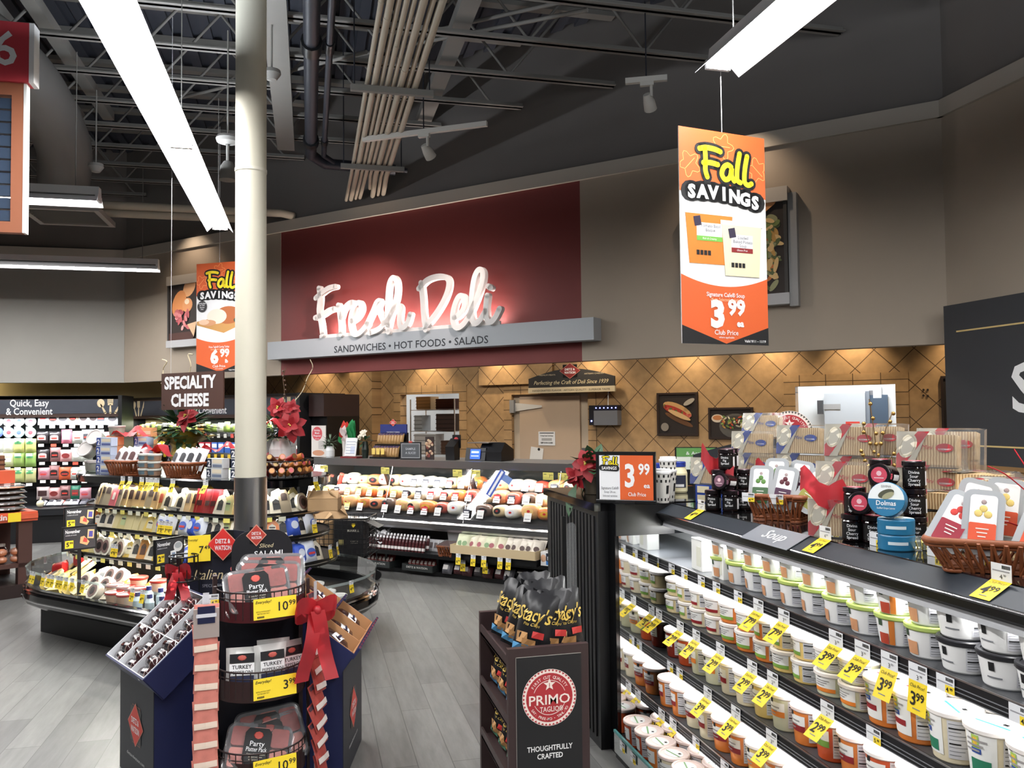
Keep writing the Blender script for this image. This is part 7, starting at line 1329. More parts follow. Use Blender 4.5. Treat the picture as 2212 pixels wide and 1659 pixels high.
exY([(2.2, 0), (2.7, 0), (2.7, 1.22), (2.2, 1.22)], CASEBLK).build('rear_cabinet', o)
K().box(1.482, YE, 0, 2.75, YE+.10, 1.246, GLOSSBLACK).build('end_panel', o); K().box(1.484, YE-.012, 1.087, 1.80, YE, 1.244, C(20, 20, 22, .3)).build('end_board', o)
K().box(1.50, YE-.004, .09, 2.12, YE-.001, 1.087, mat('end_mirror', (.75, .77, .78), .04, 1.0)).build('end_mirror', o)
for x, z, e in ((1.80, 1.125, 42), (1.76, .935, 6), (1.74, .69, 6), (1.73, .475, 6), (1.69, .24, 4)): area('soup_case_lamp', (x, (YE+YN)/2, z), .05, YE-YN-.1, e, (0, RAD(14), 0), (1, 1, .98))
pS = atZ(1630, 1163, 1.218); M_ = Matrix.Translation((1.742, pS.y+.02, 1.2165)) @ Matrix.Rotation(RAD(-90), 4, 'Z') @ Matrix.Rotation(RAD(-64), 4, 'X')
so = thing('ticket_sleeve', 'clear grey strip reading soup on the slanted edge of the soup case', 'sign', M_.translation, M_.to_euler()); MB().box(-.165, -.004, -.058, .165, -.002, .052, C(122, 126, 132, .3)).build('strip', so); MB().text('Soup', .075, WHITE, .01, -.0055, -.022, shear=.15, bold=.005).build('lettering', so)
# ---- tubs
LIDW = mat('lid_frosted_white', s2l(232, 226, 222), .35); LIDP = mat('lid_pinkish', s2l(226, 206, 200), .35); LIDG = C(176, 196, 106, .4); LIDK = C(34, 34, 38, .35); SOUPC = {'cream': (224, 206, 160), 'corn': (226, 196, 120), 'orange': (214, 124, 58), 'tomato': (198, 84, 46), 'pink': (206, 120, 96), 'brown': (140, 84, 50), 'darkred': (120, 44, 32), 'olive': (150, 150, 110), 'pale': (206, 206, 176), 'chowder': (226, 214, 184)}
NUT = C(214, 214, 220, .5)
def soup_tub(key, r, rb, h, col, lid, front, bandc, top=None, nut=True, logo=None):
    t = thing('soup_tub', 'x', 'tub'); n = 24; lh = .012
    body = mat('soup_'+col, s2l(*SOUPC[col]), .22, var=.12, vscale=30) if col != 'white' else C(240, 240, 240, .35)
    mb = MB(); mb.lathe([(0, 0), (rb*.94, 0), (rb, .004), (r*.985, h-lh)], body, n); mb.build('container', t)
    mb = MB(); mb.lathe([(r, h-lh-.004), (r+.004, h-lh), (r+.004, h-.003), (r+.001, h), (r*.88, h), (r*.86, h-.003), (0, h-.003)], lid, n)
    if top: mb.disc((0, 0, h-.002), r*.70, C(236, 236, 234, .45), 20, 'z', r*.55); mb.add([(-r*.68, -r*.05, h-.0012), (r*.68, -r*.05, h-.0012), (r*.66, -r*.16, h-.0012), (-r*.66, -r*.16, h-.0012)], [[0, 1, 2, 3]], top).add([(r*.2, r*.15, h-.0012), (r*.4, r*.15, h-.0012), (r*.4, r*.32, h-.0012), (r*.2, r*.32, h-.0012)], [[0, 1, 2, 3]], INK)
    mb.build('lid', t)
    q_ = lambda z: rb+(r*.985-rb)*z+.0012; L = MB()
    if front:
        a0, a1 = RAD(-128), RAD(-52)
        z0, z1 = front; L.lathe([(q_(z0), z0*h), (q_(z1), z1*h)], C(236, 236, 234, .45), 8, a0, a1)
        if bandc: L.lathe([(q_(z0)+.0006, z0*h), (q_(z0+.16)+.0006, (z0+.16)*h)], bandc, 8, a0, a1)
        for k in range(3): L.lathe([(q_(z1)+.0006, (z1-.12-.09*k)*h), (q_(z1)+.0004, (z1-.155-.09*k)*h)], C(150, 146, 146, .5), 4, RAD(-118), RAD(-70-8*k))
        L.lathe([(q_(z1)+.0008, (z1-.03)*h), (q_(z1)+.0006, (z1+.1)*h)], INK, 2, RAD(-112), RAD(-98))
    if nut:
        L.lathe([(q_(.12), .12*h), (q_(.86), .86*h)], NUT, 6, RAD(-40), RAD(10))
        for k in range(9): zz = (.8-.075*k)*h; L.lathe([(q_(.8-.075*k)+.0007, zz), (q_(.8-.075*k)+.0006, zz-(.004 if k in (1, 5) else .0016))], INK if k in (1, 5) else GREYINK, 3, RAD(-37), RAD(7-(k % 3)*9))
    if logo:
        for z0, z1, b0, b1, m in logo: L.lathe([(q_(z0)+.001, z0*h), (q_(z1)+.001, z1*h)], m, 4, RAD(b0), RAD(b1))
    if L.v: L.build('label', t)
    return t
GRN = C(120, 160, 70, .5); DRD = C(140, 34, 38, .5); ORG = C(224, 130, 50, .5); TEAL = C(60, 170, 140, .5)
OL = ((.62, .86, -106, -88, C(160, 190, 90, .5)), (.66, .82, -103, -92, C(240, 190, 60, .5)), (.52, .62, -108, -84, C(60, 90, 170, .5)), (.33, .45, -112, -66, DRD))
OL2 = OL[:3]+((.2, .42, -112, -64, C(40, 120, 90, .5)),)
TK = {}
for key, a in {'sc': (.061, .054, .078, 'cream', LIDW, (.25, .75), GRN), 'sp': (.061, .054, .078, 'pink', LIDW, (.25, .75), None), 'so': (.061, .054, .078, 'orange', LIDW, (.2, .8), GRN), 'sk': (.061, .054, .078, 'chowder', LIDW, (.2, .8), DRD), 'sg': (.061, .054, .078, 'corn', LIDW, (.2, .8), GRN), 'sv': (.061, .054, .078, 'pale', LIDW, (.2, .8), ORG),
               'to': (.061, .050, .128, 'olive', LIDW, (.4, .75), None), 'tp': (.061, .050, .128, 'pale', LIDW, (.38, .78), ORG), 'td': (.061, .050, .128, 'darkred', LIDW, (.4, .78), None), 'tt': (.061, .050, .128, 'tomato', LIDW, (.36, .78), GRN), 'tc': (.061, .050, .128, 'chowder', LIDW, (.36, .78), DRD), 'tg': (.061, .050, .128, 'corn', LIDW, (.36, .78), ORG), 'tor': (.061, .050, .128, 'orange', LIDP, (.36, .78), DRD), 'tb': (.061, .050, .128, 'brown', LIDP, (.45, .8), None)}.items(): TK[key] = (soup_tub(key, *a), 'short' if key[0] == 's' else 'tall', a[3])
TK['gl'] = (soup_tub('gl', .064, .052, .092, 'white', LIDG, None, None, None, True, ((.1, .5, -108, -72, C(206, 150, 110, .5)), (.62, .85, -112, -98, C(60, 80, 60, .5)))), 'white', 'green-lidded')
TK['go'] = (soup_tub('go', .064, .052, .092, 'white', LIDG, None, None, None, True, ((.05, .9, -78, -62, C(206, 120, 50, .5)), (.05, .4, -112, -80, C(180, 70, 50, .5)), (.62, .85, -112, -98, C(60, 80, 60, .5)))), 'white and orange', 'green-lidded')
TK['bl'] = (soup_tub('bl', .066, .054, .088, 'white', LIDK, None, None, None, True, ((.5, .75, -100, -86, INK), (.3, .34, -106, -70, GREYINK))), 'white', 'black-lidded')
TK['og'] = (soup_tub('og', .068, .056, .135, 'orange', LIDW, (.15, .9), None, C(206, 60, 80, .5), True, OL), 'large white-labelled', 'orange')
TK['oc'] = (soup_tub('oc', .068, .056, .135, 'chowder', LIDW, (.15, .9), None, TEAL, True, OL2), 'large white-labelled', 'chowder')
for key, c in (('dt', 'tomato'), ('do', 'orange'), ('dc', 'chowder')): TK[key] = (soup_tub(key, .062, .050, .115, c, LIDP, (.3, .75), None, C(120, 160, 110, .5)), 'pink-lidded', c)
R = random.Random(77); PITCH_ = .138
def pick(table, px):
    for lim, ks in table:
        if px < lim: return ks
    return table[-1][1]
CNM = {'cream': 'cream', 'pink': 'pink', 'orange': 'orange', 'chowder': 'pale chowder', 'corn': 'yellow', 'pale': 'pale green', 'olive': 'olive', 'darkred': 'dark red', 'tomato': 'tomato red', 'brown': 'brown', 'green-lidded': 'green-lidded', 'black-lidded': 'black-lidded'}
def lay(nm, x, z, table, rows, levels, skip=()):
    for i in range(22):
        y = YE-.10-PITCH_*i
        px = projpx((x, y, z+.05))[0]
        if px > 2330: break
        ks = pick(table, px)
        if ks is None: continue
        key = ks[i % len(ks)]; t, a, c = TK[key]
        for r in range(rows):
            h = {'s': .078, 'g': .092, 'b': .088}.get(key[0], .13); lv = levels if key[0] in 'sgb' else 1
            if r > 0 and key[0] == 'o': lv = 1
            for l in range(lv):
                rz = RAD(-90)+R.uniform(-.35, .35)+(.0 if r == 0 else R.uniform(-2, 2))
                lev = '' if lv == 1 else (', lower', ', upper')[l]
                place(t, (x+.003*R.uniform(-1, 1)+.139*r, y+.004*R.uniform(-1, 1), z+.001+h*1.06*l), rz, '%s %s soup tub, %s from far end, %s%s, %s' % (a, CNM[c], ORD[i], ('front row', 'rear row')[r], lev, nm), 'soup tubs in the case').scale = (1.06, 1.06, 1.06)
lay('top shelf', 1.72+.095, .960, ((1470, ('gl',)), (1560, None), (1880, ('gl',)), (1960, ('go',)), (2020, ('gl',)), (9999, ('bl',))), 1, 2)
lay('second shelf', 1.70+.075, .717, ((1375, ('sc',)), (1400, ('sp',)), (1440, ('so', 'sp')), (1500, ('sc',)), (1560, ('sk',)), (1640, ('so',)), (1690, ('so',)), (1800, ('sg',)), (1880, ('sv',)), (2055, ('og',)), (9999, ('oc',))), 2, 2)
lay('third shelf', 1.69+.075, .50, ((1420, ('to',)), (1450, ('tb',)), (1475, ('td',)), (1520, ('tt',)), (1580, ('tp',)), (1640, ('tc',)), (1720, ('tg', 'tp')), (1790, ('tor',)), (9999, ('tor', 'tt'))), 2, 1)
lay('fourth shelf', 1.66+.07, .265, ((1370, ('tb', 'to')), (1410, ('to',)), (1440, ('tb',)), (1500, ('tor',)), (1560, ('tc',)), (1630, ('tor',)), (9999, ('tg', 'tor'))), 2, 1)
lay('bottom deck', 1.545, .091, ((1400, ('dt',)), (1430, ('do', 'dt')), (9999, ('do', 'dc'))), 2, 1)
for i, px in enumerate((1482, 1525)):
    p = atX(px, 1230, 1.71); tag(MB().rbox(-.035, -.055, 0, .035, .055, .145, C(240, 240, 236, .4), .004).box(-.0365, -.04, .02, -.035, .0, .11, C(226, 226, 210, .4)).build('white_carton', None, (1.80, p.y, .961)), 'tall white carton on the top soup shelf, %s of two' % ('far one', 'near one')[i], 'box')
# ---- price tags
GT = 'price tags along the soup case'
for i, (px, py, pr) in enumerate(((1510, 1092, '4.99'), (1775, 1146, '4.99'), (2150, 1240, '4.99'))):
    a = RAD(13.9)+math.atan((px-W/2)/FPX); ptag(pr, (1.783, 1.783/math.tan(a), 1.290), RAD(-90), 'large yellow 4.99 tag on the slanted counter edge, %s from the far end' % ORD[i], GT, 1.35, 61)
for i, (px, py, pr) in enumerate(((1800, 1150, '4.99'), (1893, 1180, '4.99'), (2020, 1203, '8.99'), (2128, 1228, '8.99'))):
    p = atZ(px, py, 1.243); ptag(pr, (p.x, p.y, 1.243+.046), RAD(-90), 'small white and yellow tag standing on the black counter, %s from the far end' % ORD[i], 'small tags standing on the counter', 1.35, 20, False)
for sh, (x, z, nm), lst in ((0, SH[0], ((1355, 1185, '4.99', 2), (1383, 1196, '4.99', 2), (1411, 0, '5.99', 0), (1444, 0, '5.99', 0), (1471, 0, '4.99', 0), (1507, 0, '4.99', 0), (1539, 0, '4.99', 0), (1585, 0, '4.99', 0), (1628, 1, '7.99', 1), (1682, 1, '7.99', 1), (1792, 1, '3.99', 1), (1848, 1, '3.99', 1), (1905, 1, '3.99', 3), (1965, 1, '3.99', 4), (2023, 0, '4.99', 0), (2180, 0, '4.99', 0))),
                         (1, SH[1], ((1345, 1, '4.99', 2), (1372, 1, '2.99', 2), (1415, 1, '2.99', 2), (1460, 1, '2.99', 2), (1494, 1, '2.99', 1), (1545, 1, '2.99', 1), (1612, 1, '2.99', 1), (1655, 1, '2.99', 1), (1770, 1, '2.99', 1), (1867, 0, '5.99', 0))),
                         (2, SH[2], ((1353, 1, '3.99', 2), (1390, 1, '3.99', 2), (1437, 0, '3.99', 0), (1457, 0, '3.99', 0), (1516, 1, '3.99', 1), (1575, 1, '3.99', 1), (1650, 1, '3.99', 1))), (3, SH[3], ((1372, 0, '3.99', 0), (1417, 1, '3.99', 2), (1441, 1, '3.99', 1), (1489, 0, '3.99', 0), (1549, 0, '3.99', 0)))):
    for i, (px, _, pr, k) in enumerate(lst):
        a = RAD(13.9)+math.atan((px-W/2)/FPX); y = (x-.01)/math.tan(a)
        ptag(pr, (x-.010, y, z+.004), RAD(-90), '%s tag on the %s soup shelf edge, %s from the far end' % ('small white and yellow' if k == 0 else 'hanging yellow', nm, ORD[i]), GT, 1.35 if k == 0 else 1.5, (0, 48, 55, 22, 6)[k], k > 0)
for i, px in enumerate((1345, 1368)): p = atX(px, 1605+22*i, 1.459); ptag('3.99', (1.457, p.y, .12), RAD(-90), 'small tag %s on the teal glass edge below the soup deck' % ('farther', 'nearer')[i], 'tags on the teal glass edge', 1.3, 20, False)
# ================================================================== end unit beyond the soup case
ZK = 1.2425
o = thing('end_cabinet', 'black slatted cabinet at the far end of the soup case', 'cabinet', (2.09, 4.45, 0))
MB().box(-.66, -.47, 0, .66, .45, 1.20, CASEBLK).build('body', o); MB().box(-.68, -.47, 1.20, .66, .47, 1.2405, COUNTER).build('top', o)
mb = MB(); [mb.box(-.668, -.42+.055*i, .05, -.66, -.39+.055*i, 1.17, C(22, 22, 24, .6)) for i in range(15)]; mb.build('slats', o)
o = thing('divider_panel', 'upright clear plastic divider in a black frame at the end cabinet', 'panel', (1.372, 4.30, 0), RAD(-12)); MB().box(-.035, -.006, 0, -.012, .006, 1.14, BLACK).box(-.035, -.02, 0, .045, .02, .01, BLACK).build('frame', o); MB().prism([(0, 0)], 0, 0, BLACK) if 0 else None
P = [(-.012, 0), (.042, 0), (.042, 1.08)]+[(.015+.027*math.cos(a), 1.08+.027*math.sin(a)) for a in [math.pi*i/8 for i in range(1, 8)]]+[(-.012, 1.08)]
MB().add([(x, -.002, z) for x, z in P], [list(range(len(P)))], film('clear_sheet', (.92, .95, .97), .8)).build('clear_sheet', o)
# ================================================================== things on the soup case counter
R = random.Random(41)
def K0(px, py): return atZ(px, py, ZK)
p = K0(1353, 1088); o = thing('price_board', 'black-framed orange and white board reading 3.99 at the counter end', 'sign', p, RD+RAD(12)); w, h = .152, .262
MB().box(-w, -.012, 0, w, .012, h, BLACK).rbox(-w, -.016, 0, w, .0, .022, BLACK, .005, 2, 'x').box(-.05, -.04, 0, .05, .06, .012, BLACK).build('frame', o)
g = MB(); g.box(-w+.018, -.014, .02, -.028, -.012, h-.018, C(230, 232, 236, .5)).box(-.028, -.014, .02, w-.012, -.012, h-.018, ORANGE)
g.text('3', .16, WHITE, .022, -.0155, .088, bold=.03, fit=.05).text('99', .075, WHITE, .095, -.0155, .15, bold=.03, fit=.058).text('ea', .035, WHITE, .108, -.0155, .082, bold=.02).text('Club Price', .027, WHITE, .058, -.0155, .04, bold=.008, fit=.09)
for q in ([(-.115, .235), (-.1, .238), (-.085, .236)], [(-.108, .236), (-.107, .215), (-.109, .2)], [(-.112, .22), (-.095, .22)], [(-.073, .213), (-.083, .21), (-.083, .2), (-.073, .2), (-.072, .213), (-.069, .2)], [(-.058, .235), (-.062, .2), (-.055, .199)], [(-.044, .234), (-.048, .2), (-.04, .197)]): g.ribbon(q, .013, INK, -.0156, -.0146)
for q in ([(-.115, .235), (-.1, .238), (-.085, .236)], [(-.108, .236), (-.107, .215), (-.109, .2)], [(-.112, .22), (-.095, .22)], [(-.073, .213), (-.083, .21), (-.083, .2), (-.073, .2), (-.072, .213), (-.069, .2)], [(-.058, .235), (-.062, .2), (-.055, .199)], [(-.044, .234), (-.048, .2), (-.04, .197)]): g.ribbon(q, .006, FYEL, -.0170, -.0158)
g.ribbon([(-.12, .182), (-.045, .178)], .03, INK, -.0156, -.0146); g.text('SAVINGS', .022, WHITE, -.082, -.0172, .172, bold=.02, fit=.078)
for i, s_ in enumerate(('Signature Cafe\u00ae', 'Soup 24-oz.', 'Selected varieties')): g.text(s_, (.018, .016, .014)[i], GREYINK, -.08, -.015, .073-.019*i, bold=.01, fit=(.09, .06, .075)[i])
g.build('printed_face', o)
# poinsettia hanging over the end
p = K0(1262, 1070); o = thing('potted_poinsettia', 'red poinsettia trailing over the corner of the black end cabinet', 'plant', p+Vector((.09, .08, 0)), RAD(-20)); MB().lathe([(0, 0), (.06, 0), (.08, .1), (.075, .1), (0, .09)], C(60, 52, 40, .4), 14).build('pot', o)
for c, r_, f in (((-.04, -.07, .17), .11, (-.35, -1, .35)), ((.07, -.04, .16), .09, (.3, -1, .4)), ((-.1, -.02, .1), .09, (-.8, -.8, .1))): mb = MB(); bloom(mb, c, r_, R, f); mb.build('flower_bracts', o)
mb = MB(); foliage(mb, (0, 0, .12), .09, 34, R, PLEAF, .12, .07); leaf(mb, (-.1, -.06, .06), (-.35, -.2, -1), .19, .11, PLEAF, (-1, -.6, 0), .1); leaf(mb, (.06, -.1, .05), (.1, -.3, -1), .17, .11, PLEAF, (0, -1, 0), .1); mb.build('leaves', o); mb = MB(); bloom_eye(mb, (-.04, -.07, .17), R, (-.35, -1, .35), .008); bloom_eye(mb, (.07, -.04, .16), R); mb.build('flower_eyes', o)
# coffee cups
CUP = thing('paper_cup', 'x', 'cup'); mb = MB(); mb.lathe([(.03, 0), (.031, .002), (.045, .15)], C(222, 220, 214, .5), 20); mb.build('cup', CUP)
mb = MB()
for row in range(4):
    for i in range(11):
        a = 2*math.pi*i/11+row*.3; z = (.012, .05, .105, .13)[row]; r = .031+.014*z/.15+.0008
        if row in (0, 2, 3): mb.lathe([(r, z), (r+.001, z+.014)], INK, 1, a, a+.22, smooth=False)
mb.lathe([(.0362, .048), (.0405, .09)], INK, 3, -1.5, -1.1); mb.build('printed_pattern', CUP); MB().lathe([(.0455, .146), (.0475, .15), (.0475, .158), (.042, .16), (.041, .172), (0, .17)], C(240, 240, 240, .35), 20).build('lid', CUP)
for i, (px, py, z, l) in enumerate(((1432, 1086, 0, 'front paper coffee cup with white lid beside the 3.99 board'), (1444, 1080, 0, 'lower rear paper coffee cup behind the front cup'))): place(CUP, K0(px, py)+Vector((0, 0, z)), .3*i, l, 'paper cups on the counter')
place(CUP, K0(1444, 1080)+Vector((0, 0, .055)), 1.1, 'nested paper coffee cup rising above the rear cup', 'paper cups on the counter')
# jars of mayonnaise
MJ = thing('mayonnaise_jar', 'x', 'jar'); MB().lathe([(0, 0), (.045, 0), (.05, .01), (.05, .11), (.04, .14), (.038, .15)], C(228, 220, 182, .3), 18).build('jar', MJ); MB().lathe([(.042, .148), (.042, .172), (.038, .176), (0, .176)], C(36, 56, 140, .35), 18).build('lid', MJ); MB().lathe([(.0508, .03), (.0508, .1)], C(44, 48, 66, .4), 8, -2.3, -.8).lathe([(.0514, .035), (.0514, .05)], WHITE, 6, -2.1, -1.1).build('label', MJ)
place(MJ, (2.06, 4.36, ZK), -.3, 'pale jar with blue lid standing behind the paper cups', 'pale jars on the end cabinet'); place(MJ, (1.92, 4.28, ZK), .2, 'pale jar with blue lid half hidden by the paper cups', 'pale jars on the end cabinet')
# signs behind
o = thing('price_board', 'green and white board with a dollar price behind the pale jars', 'sign', (2.35, 4.72, ZK), RAD(-30)); MB().box(-.13, 0, 0, .13, .01, .24, BLACK).box(-.12, -.002, .1, .12, 0, .235, C(226, 232, 220, .5)).box(-.12, -.003, .18, .12, -.002, .235, C(96, 150, 80, .5)).text('& Antipasti', .03, WHITE, .02, -.004, .192, fit=.16).text('$8', .075, C(76, 140, 70, .5), .0, -.004, .108, bold=.02).build('board', o)
P = [(-.30, 0), (.30, 0)]+[(.30-.6*i/14, .17+.15*math.sin(math.pi*(.5-.42*i/14))) for i in range(15)]; o = thing('display_header', 'black curved display header with printed yellow chips at the counter back', 'sign', (2.42, 4.25, ZK), RAD(-42))
MB().add([(x, 0, z) for x, z in P]+[(x, .01, z) for x, z in P], [list(range(len(P))), list(range(len(P), 2*len(P)))[::-1]]+[[i, (i+1) % len(P), (i+1) % len(P)+len(P), i+len(P)] for i in range(len(P))], C(32, 34, 40, .5)).build('board', o)
g = MB(); [g.add([(x, -.002-.0005*i, .10), (x+.05, -.002-.0005*i, .09), (x+.06, -.002-.0005*i, .15+.01*(i % 2)), (x+.02, -.002-.0005*i, .18)], [[0, 1, 2, 3]], C(226, 200, 96, .5)) for i, x in enumerate((-.27, -.235, -.2, -.165, -.13))]; g.build('print', o)
pq = atX(1706, 936, 2.62); o = thing('round_sign', 'round red and white sign with a star rising behind the crackers', 'sign', (2.62, pq.y, ZK), RAD(-38)); zc = pq.z-ZK; k = .122/.116
g = MB(); MB().lathe([(0, 0), (.128, 0), (.128, .008), (0, .008)], C(60, 60, 56, .5), 40).build('x', o) if 0 else None
MB().add([(.126*math.cos(a), y, zc+.126*math.sin(a)) for y in (0, .01) for a in [2*math.pi*i/40 for i in range(40)]], [list(range(40)), list(range(40, 80))[::-1]]+[[i, (i+1) % 40, (i+1) % 40+40, i+40] for i in range(40)], EW).box(-.012, .002, 0, .012, .008, zc, BLACK).build('disc', o)
n = 44; g.disc((0, -.001, zc), .104, EM, 40, 'y')
for i in range(n): a = 2*math.pi*i/n; b = math.pi/n*.8; g.add([(.124*math.cos(a-b), -.001, zc+.124*math.sin(a-b)), (.124*math.cos(a+b), -.001, zc+.124*math.sin(a+b)), (.111*math.cos(a), -.001, zc+.111*math.sin(a))], [[0, 1, 2]], C(70, 74, 66, .5))
star(g, 0, -.003, zc+.053, .028, EW); g.text('1', .024, EM, 0, -.0036, zc+.044, bold=.02).text('PRIMO', .058, EW, 0, -.003, zc-.027, bold=.012, fit=.18); arctext(g, '\u2022FIRST CUT QUALITY\u2022', .082, zc, .019, EW, RAD(-64), RAD(64), True, -.003); g.build('emblem', o)
# cracker packs
CRK = bpy.data.materials.new('cracker_edges'); CRK.use_nodes = True; N, L, b = nodes(CRK); tc = N.new('ShaderNodeTexCoord'); wv = N.new('ShaderNodeTexWave'); wv.inputs['Scale'].default_value = 32; wv.inputs['Distortion'].default_value = 1.5; cr = N.new('ShaderNodeValToRGB'); cr.color_ramp.elements[0].color = (*s2l(176, 132, 84), 1); cr.color_ramp.elements[1].color = (*s2l(240, 214, 166), 1); b.inputs['Roughness'].default_value = .6
L.new(tc.outputs['Object'], wv.inputs[0]); L.new(wv.outputs['Color'], cr.inputs[0]); L.new(cr.outputs[0], b.inputs['Base Color']); bp = N.new('ShaderNodeBump'); bp.inputs['Strength'].default_value = .6; L.new(wv.outputs['Color'], bp.inputs['Height']); L.new(bp.outputs[0], b.inputs['Normal'])
def crackers(red, ww=.215):
    t = thing('cracker_pack', 'x', 'package'); w, d, h = ww, .065, .135; m = C(196, 44, 54, .35) if red else C(40, 66, 150, .35)
    MB().box(-w/2+.045, .004, .006, w/2-.012, d-.004, h-.012, CRK).build('crackers', t)
    g = MB(); g.add([(-w/2, -.001, 0), (-w/2+.055, -.001, 0), (-w/2+.11, -.001, h), (-w/2, -.001, h)], [[0, 1, 2, 3]], C(214, 206, 186, .4)).add([(-w/2, -.0016, 0), (-w/2+.02, -.0016, 0), (-w/2+.115, -.0016, h), (-w/2+.075, -.0016, h), (-w/2, -.0016, h*.35)], [[0, 1, 2, 3, 4]], m)
    ell(g, -w/2+.04, h*.6, .046, .03, C(226, 218, 196, .45), -.0024, RAD(68)); ell(g, -w/2+.04, h*.6, .04, .025, C(206, 196, 170, .45), -.003, RAD(68)); ell(g, -w/2+.04, h*.6, .037, .022, C(232, 226, 208, .45), -.0034, RAD(68)); g.text('Mini', .022, m, .0, -.002, h*.52, shear=.3)
    ell(g, w*.27, h*.56, .03, .016, m, -.002); g.text('ROSEMARY' if red else 'ORIGINAL', .009, WHITE, w*.27, -.003, h*.5, fit=.042, bold=.01); g.build('printed_label', t)
    mb = MB(); n = 6; P = []
    for j in range(n+1):
        for i in range(n+1): P.append((-w/2+w*i/n, -.004-.004*math.sin(i*2.3+j*1.7), h*j/n))
    mb.add(P, [[j*7+i, j*7+i+1, j*7+i+8, j*7+i+7] for j in range(n) for i in range(n)], CLEAR, True).add([(-w/2, -.004, h), (w/2, -.004, h), (w/2, d, h+.002), (-w/2, d, h+.002)], [[0, 1, 2, 3]], CLEAR).add([(w/2, -.004, 0), (w/2+.02, d*.3, 0), (w/2+.02, d*.3, h), (w/2, -.004, h)], [[0, 1, 2, 3]], CLEAR).add([(w/2+.02, d*.3, 0), (w/2, d, 0), (w/2, d, h), (w/2+.02, d*.3, h)], [[0, 1, 2, 3]], CLEAR)
    mb.build('clear_wrap', t); return t
CB_, CR_ = crackers(0), crackers(1); GC = 'cracker packs on the soup case counter'
YW = RAD(-58)
def crk(k, loc, l, rx=0, rz=YW): place((CB_, CR_)[k], loc, Euler((RAD(rx), 0, rz)), l, GC)
pA = atX(1617, 988, 2.2); pB = atX(1722, 980, 2.2)
CR2 = [(0, pA, 'blue-banded', 'the far rear stack'), (0, pB, 'blue-banded', 'the second rear stack')]
for k, pt, cn, st in ((0, atX(1620, 988, 2.2), 'blue-banded', 'far'), (0, atX(1724, 981, 2.2), 'blue-banded', 'second'), (1, atX(1836, 986, 2.18), 'red-banded', 'third'), (1, atX(2003, 1012, 2.18), 'red-banded', 'fourth')):
    dz = (pt.z-ZK-.002)/2
    for j in range(3): 
        crk(k, Vector((pt.x+.004*j, pt.y, ZK+.001+min(dz, .137)*j)) if j < 2 else Vector((pt.x, pt.y, pt.z)), '%s cracker pack, %s of the %s rear stack from the far end' % (cn, ('bottom', 'middle', 'top')[j], st), (0, 0, -6)[j])
crk(0, atX(1640, 945, 2.34), 'blue-banded cracker pack leaning highest behind the far rear stack', -14); crk(1, atX(2045, 1003, 2.30), 'red-banded cracker pack standing behind the fourth rear stack', -8); crk(1, atX(1890, 984, 2.30), 'red-banded cracker pack standing behind the third rear stack', -8)
for k, x, y, z, l in ((0, 2.34, atX(1640, 945, 2.34).y, ZK+.001, 'blue-banded cracker pack at the bottom behind the far stack'), (1, 2.30, atX(2045, 1003, 2.30).y, ZK+.001, 'red-banded cracker pack at the bottom behind the fourth stack'), (1, 2.30, atX(1890, 984, 2.30).y, ZK+.001, 'red-banded cracker pack at the bottom behind the third stack')):
    crk(k, (x, y, z), l); crk(k, (x, y, z+.137), l.replace('at the bottom', 'in the middle'))
p8 = K0(1774, 1166); p8 += Vector((.08, .02, 0)); crk(1, p8, 'red-banded cracker pack standing at the counter front by the small tags'); p7 = p8+Vector((.05, .03, .137)); crk(1, p7, 'red-banded cracker pack stacked on the front red-banded pack', -8)
p9 = K0(1512, 1088); crk(0, p9+Vector((.06, .02, .092)), 'blue-banded cracker pack standing on two lying boxes near the cups', -4)
BBX = tag(box_mesh(.17, .1, .044, C(44, 70, 150, .35), ((.06, .45, .12, .88, C(222, 212, 180, .45)), (.55, .9, .4, .6, C(120, 140, 190)))).build('cracker_box'), 'x', 'box')
for j in range(2): place(BBX, p9+Vector((.06, 0, .045*j)), YW+.05, 'blue cracker box lying near the cups, %s of two' % ('lower', 'upper')[j], 'blue cracker boxes lying on the counter')
for i, (px, py, X) in enumerate(((2030, 1052, 2.15), (2105, 1035, 2.25), (2180, 1046, 2.1))):
    p = atX(px, py, X); n_ = max(1, int((p.z-ZK)/.066)); 
    for j in range(n_+1): crk(1, (p.x, p.y, ZK+.033+.067*j), 'red-banded cracker pack lying %s up in the near rear pile, %s' % (ORD[j], ('far pile', 'middle pile', 'near pile')[i]), -90)
# jars of spread
def jar(name_, words, lidc, sealc):
    t = thing('spread_jar', 'x', 'jar'); MB().lathe([(0, 0), (.034, 0), (.037, .004), (.037, .07), (.034, .076)], C(20, 12, 14, .12), 20).build('jar', t); MB().lathe([(.036, .076), (.0385, .078), (.0385, .092), (.036, .094), (0, .094)], lidc, 20).build('lid', t)
    g = MB(); g.lathe([(.0376, .012), (.0376, .066)], C(14, 14, 16, .4), 10, -2.6, -.5); 
    for i, w_ in enumerate(words): 
        v0, f0, w0 = glyphs(w_, .015); sc = .014; g.add([(.0388*math.sin((p[0]-w0/2)*sc/.0388), -.0388*math.cos((p[0]-w0/2)*sc/.0388), .052-.0135*i+p[1]*sc) for p in v0], f0, WHITE)
    g.lathe([(.0378, .012), (.0378, .06)], WHITE, 4, -.45, .1); g.build('label', t)
    g = MB(); g.disc((0, 0, .0945), .027, sealc, 18); g.disc((0, .005, .0949), .009, C(226, 190, 196, .5), 8); g.box(-.016, -.012, .0946, .016, -.009, .0949, C(226, 200, 204, .5)); g.lathe([(.0387, .076), (.0387, .0925)], sealc, 2, -.35, .15); g.build('lid_seal', t); return t
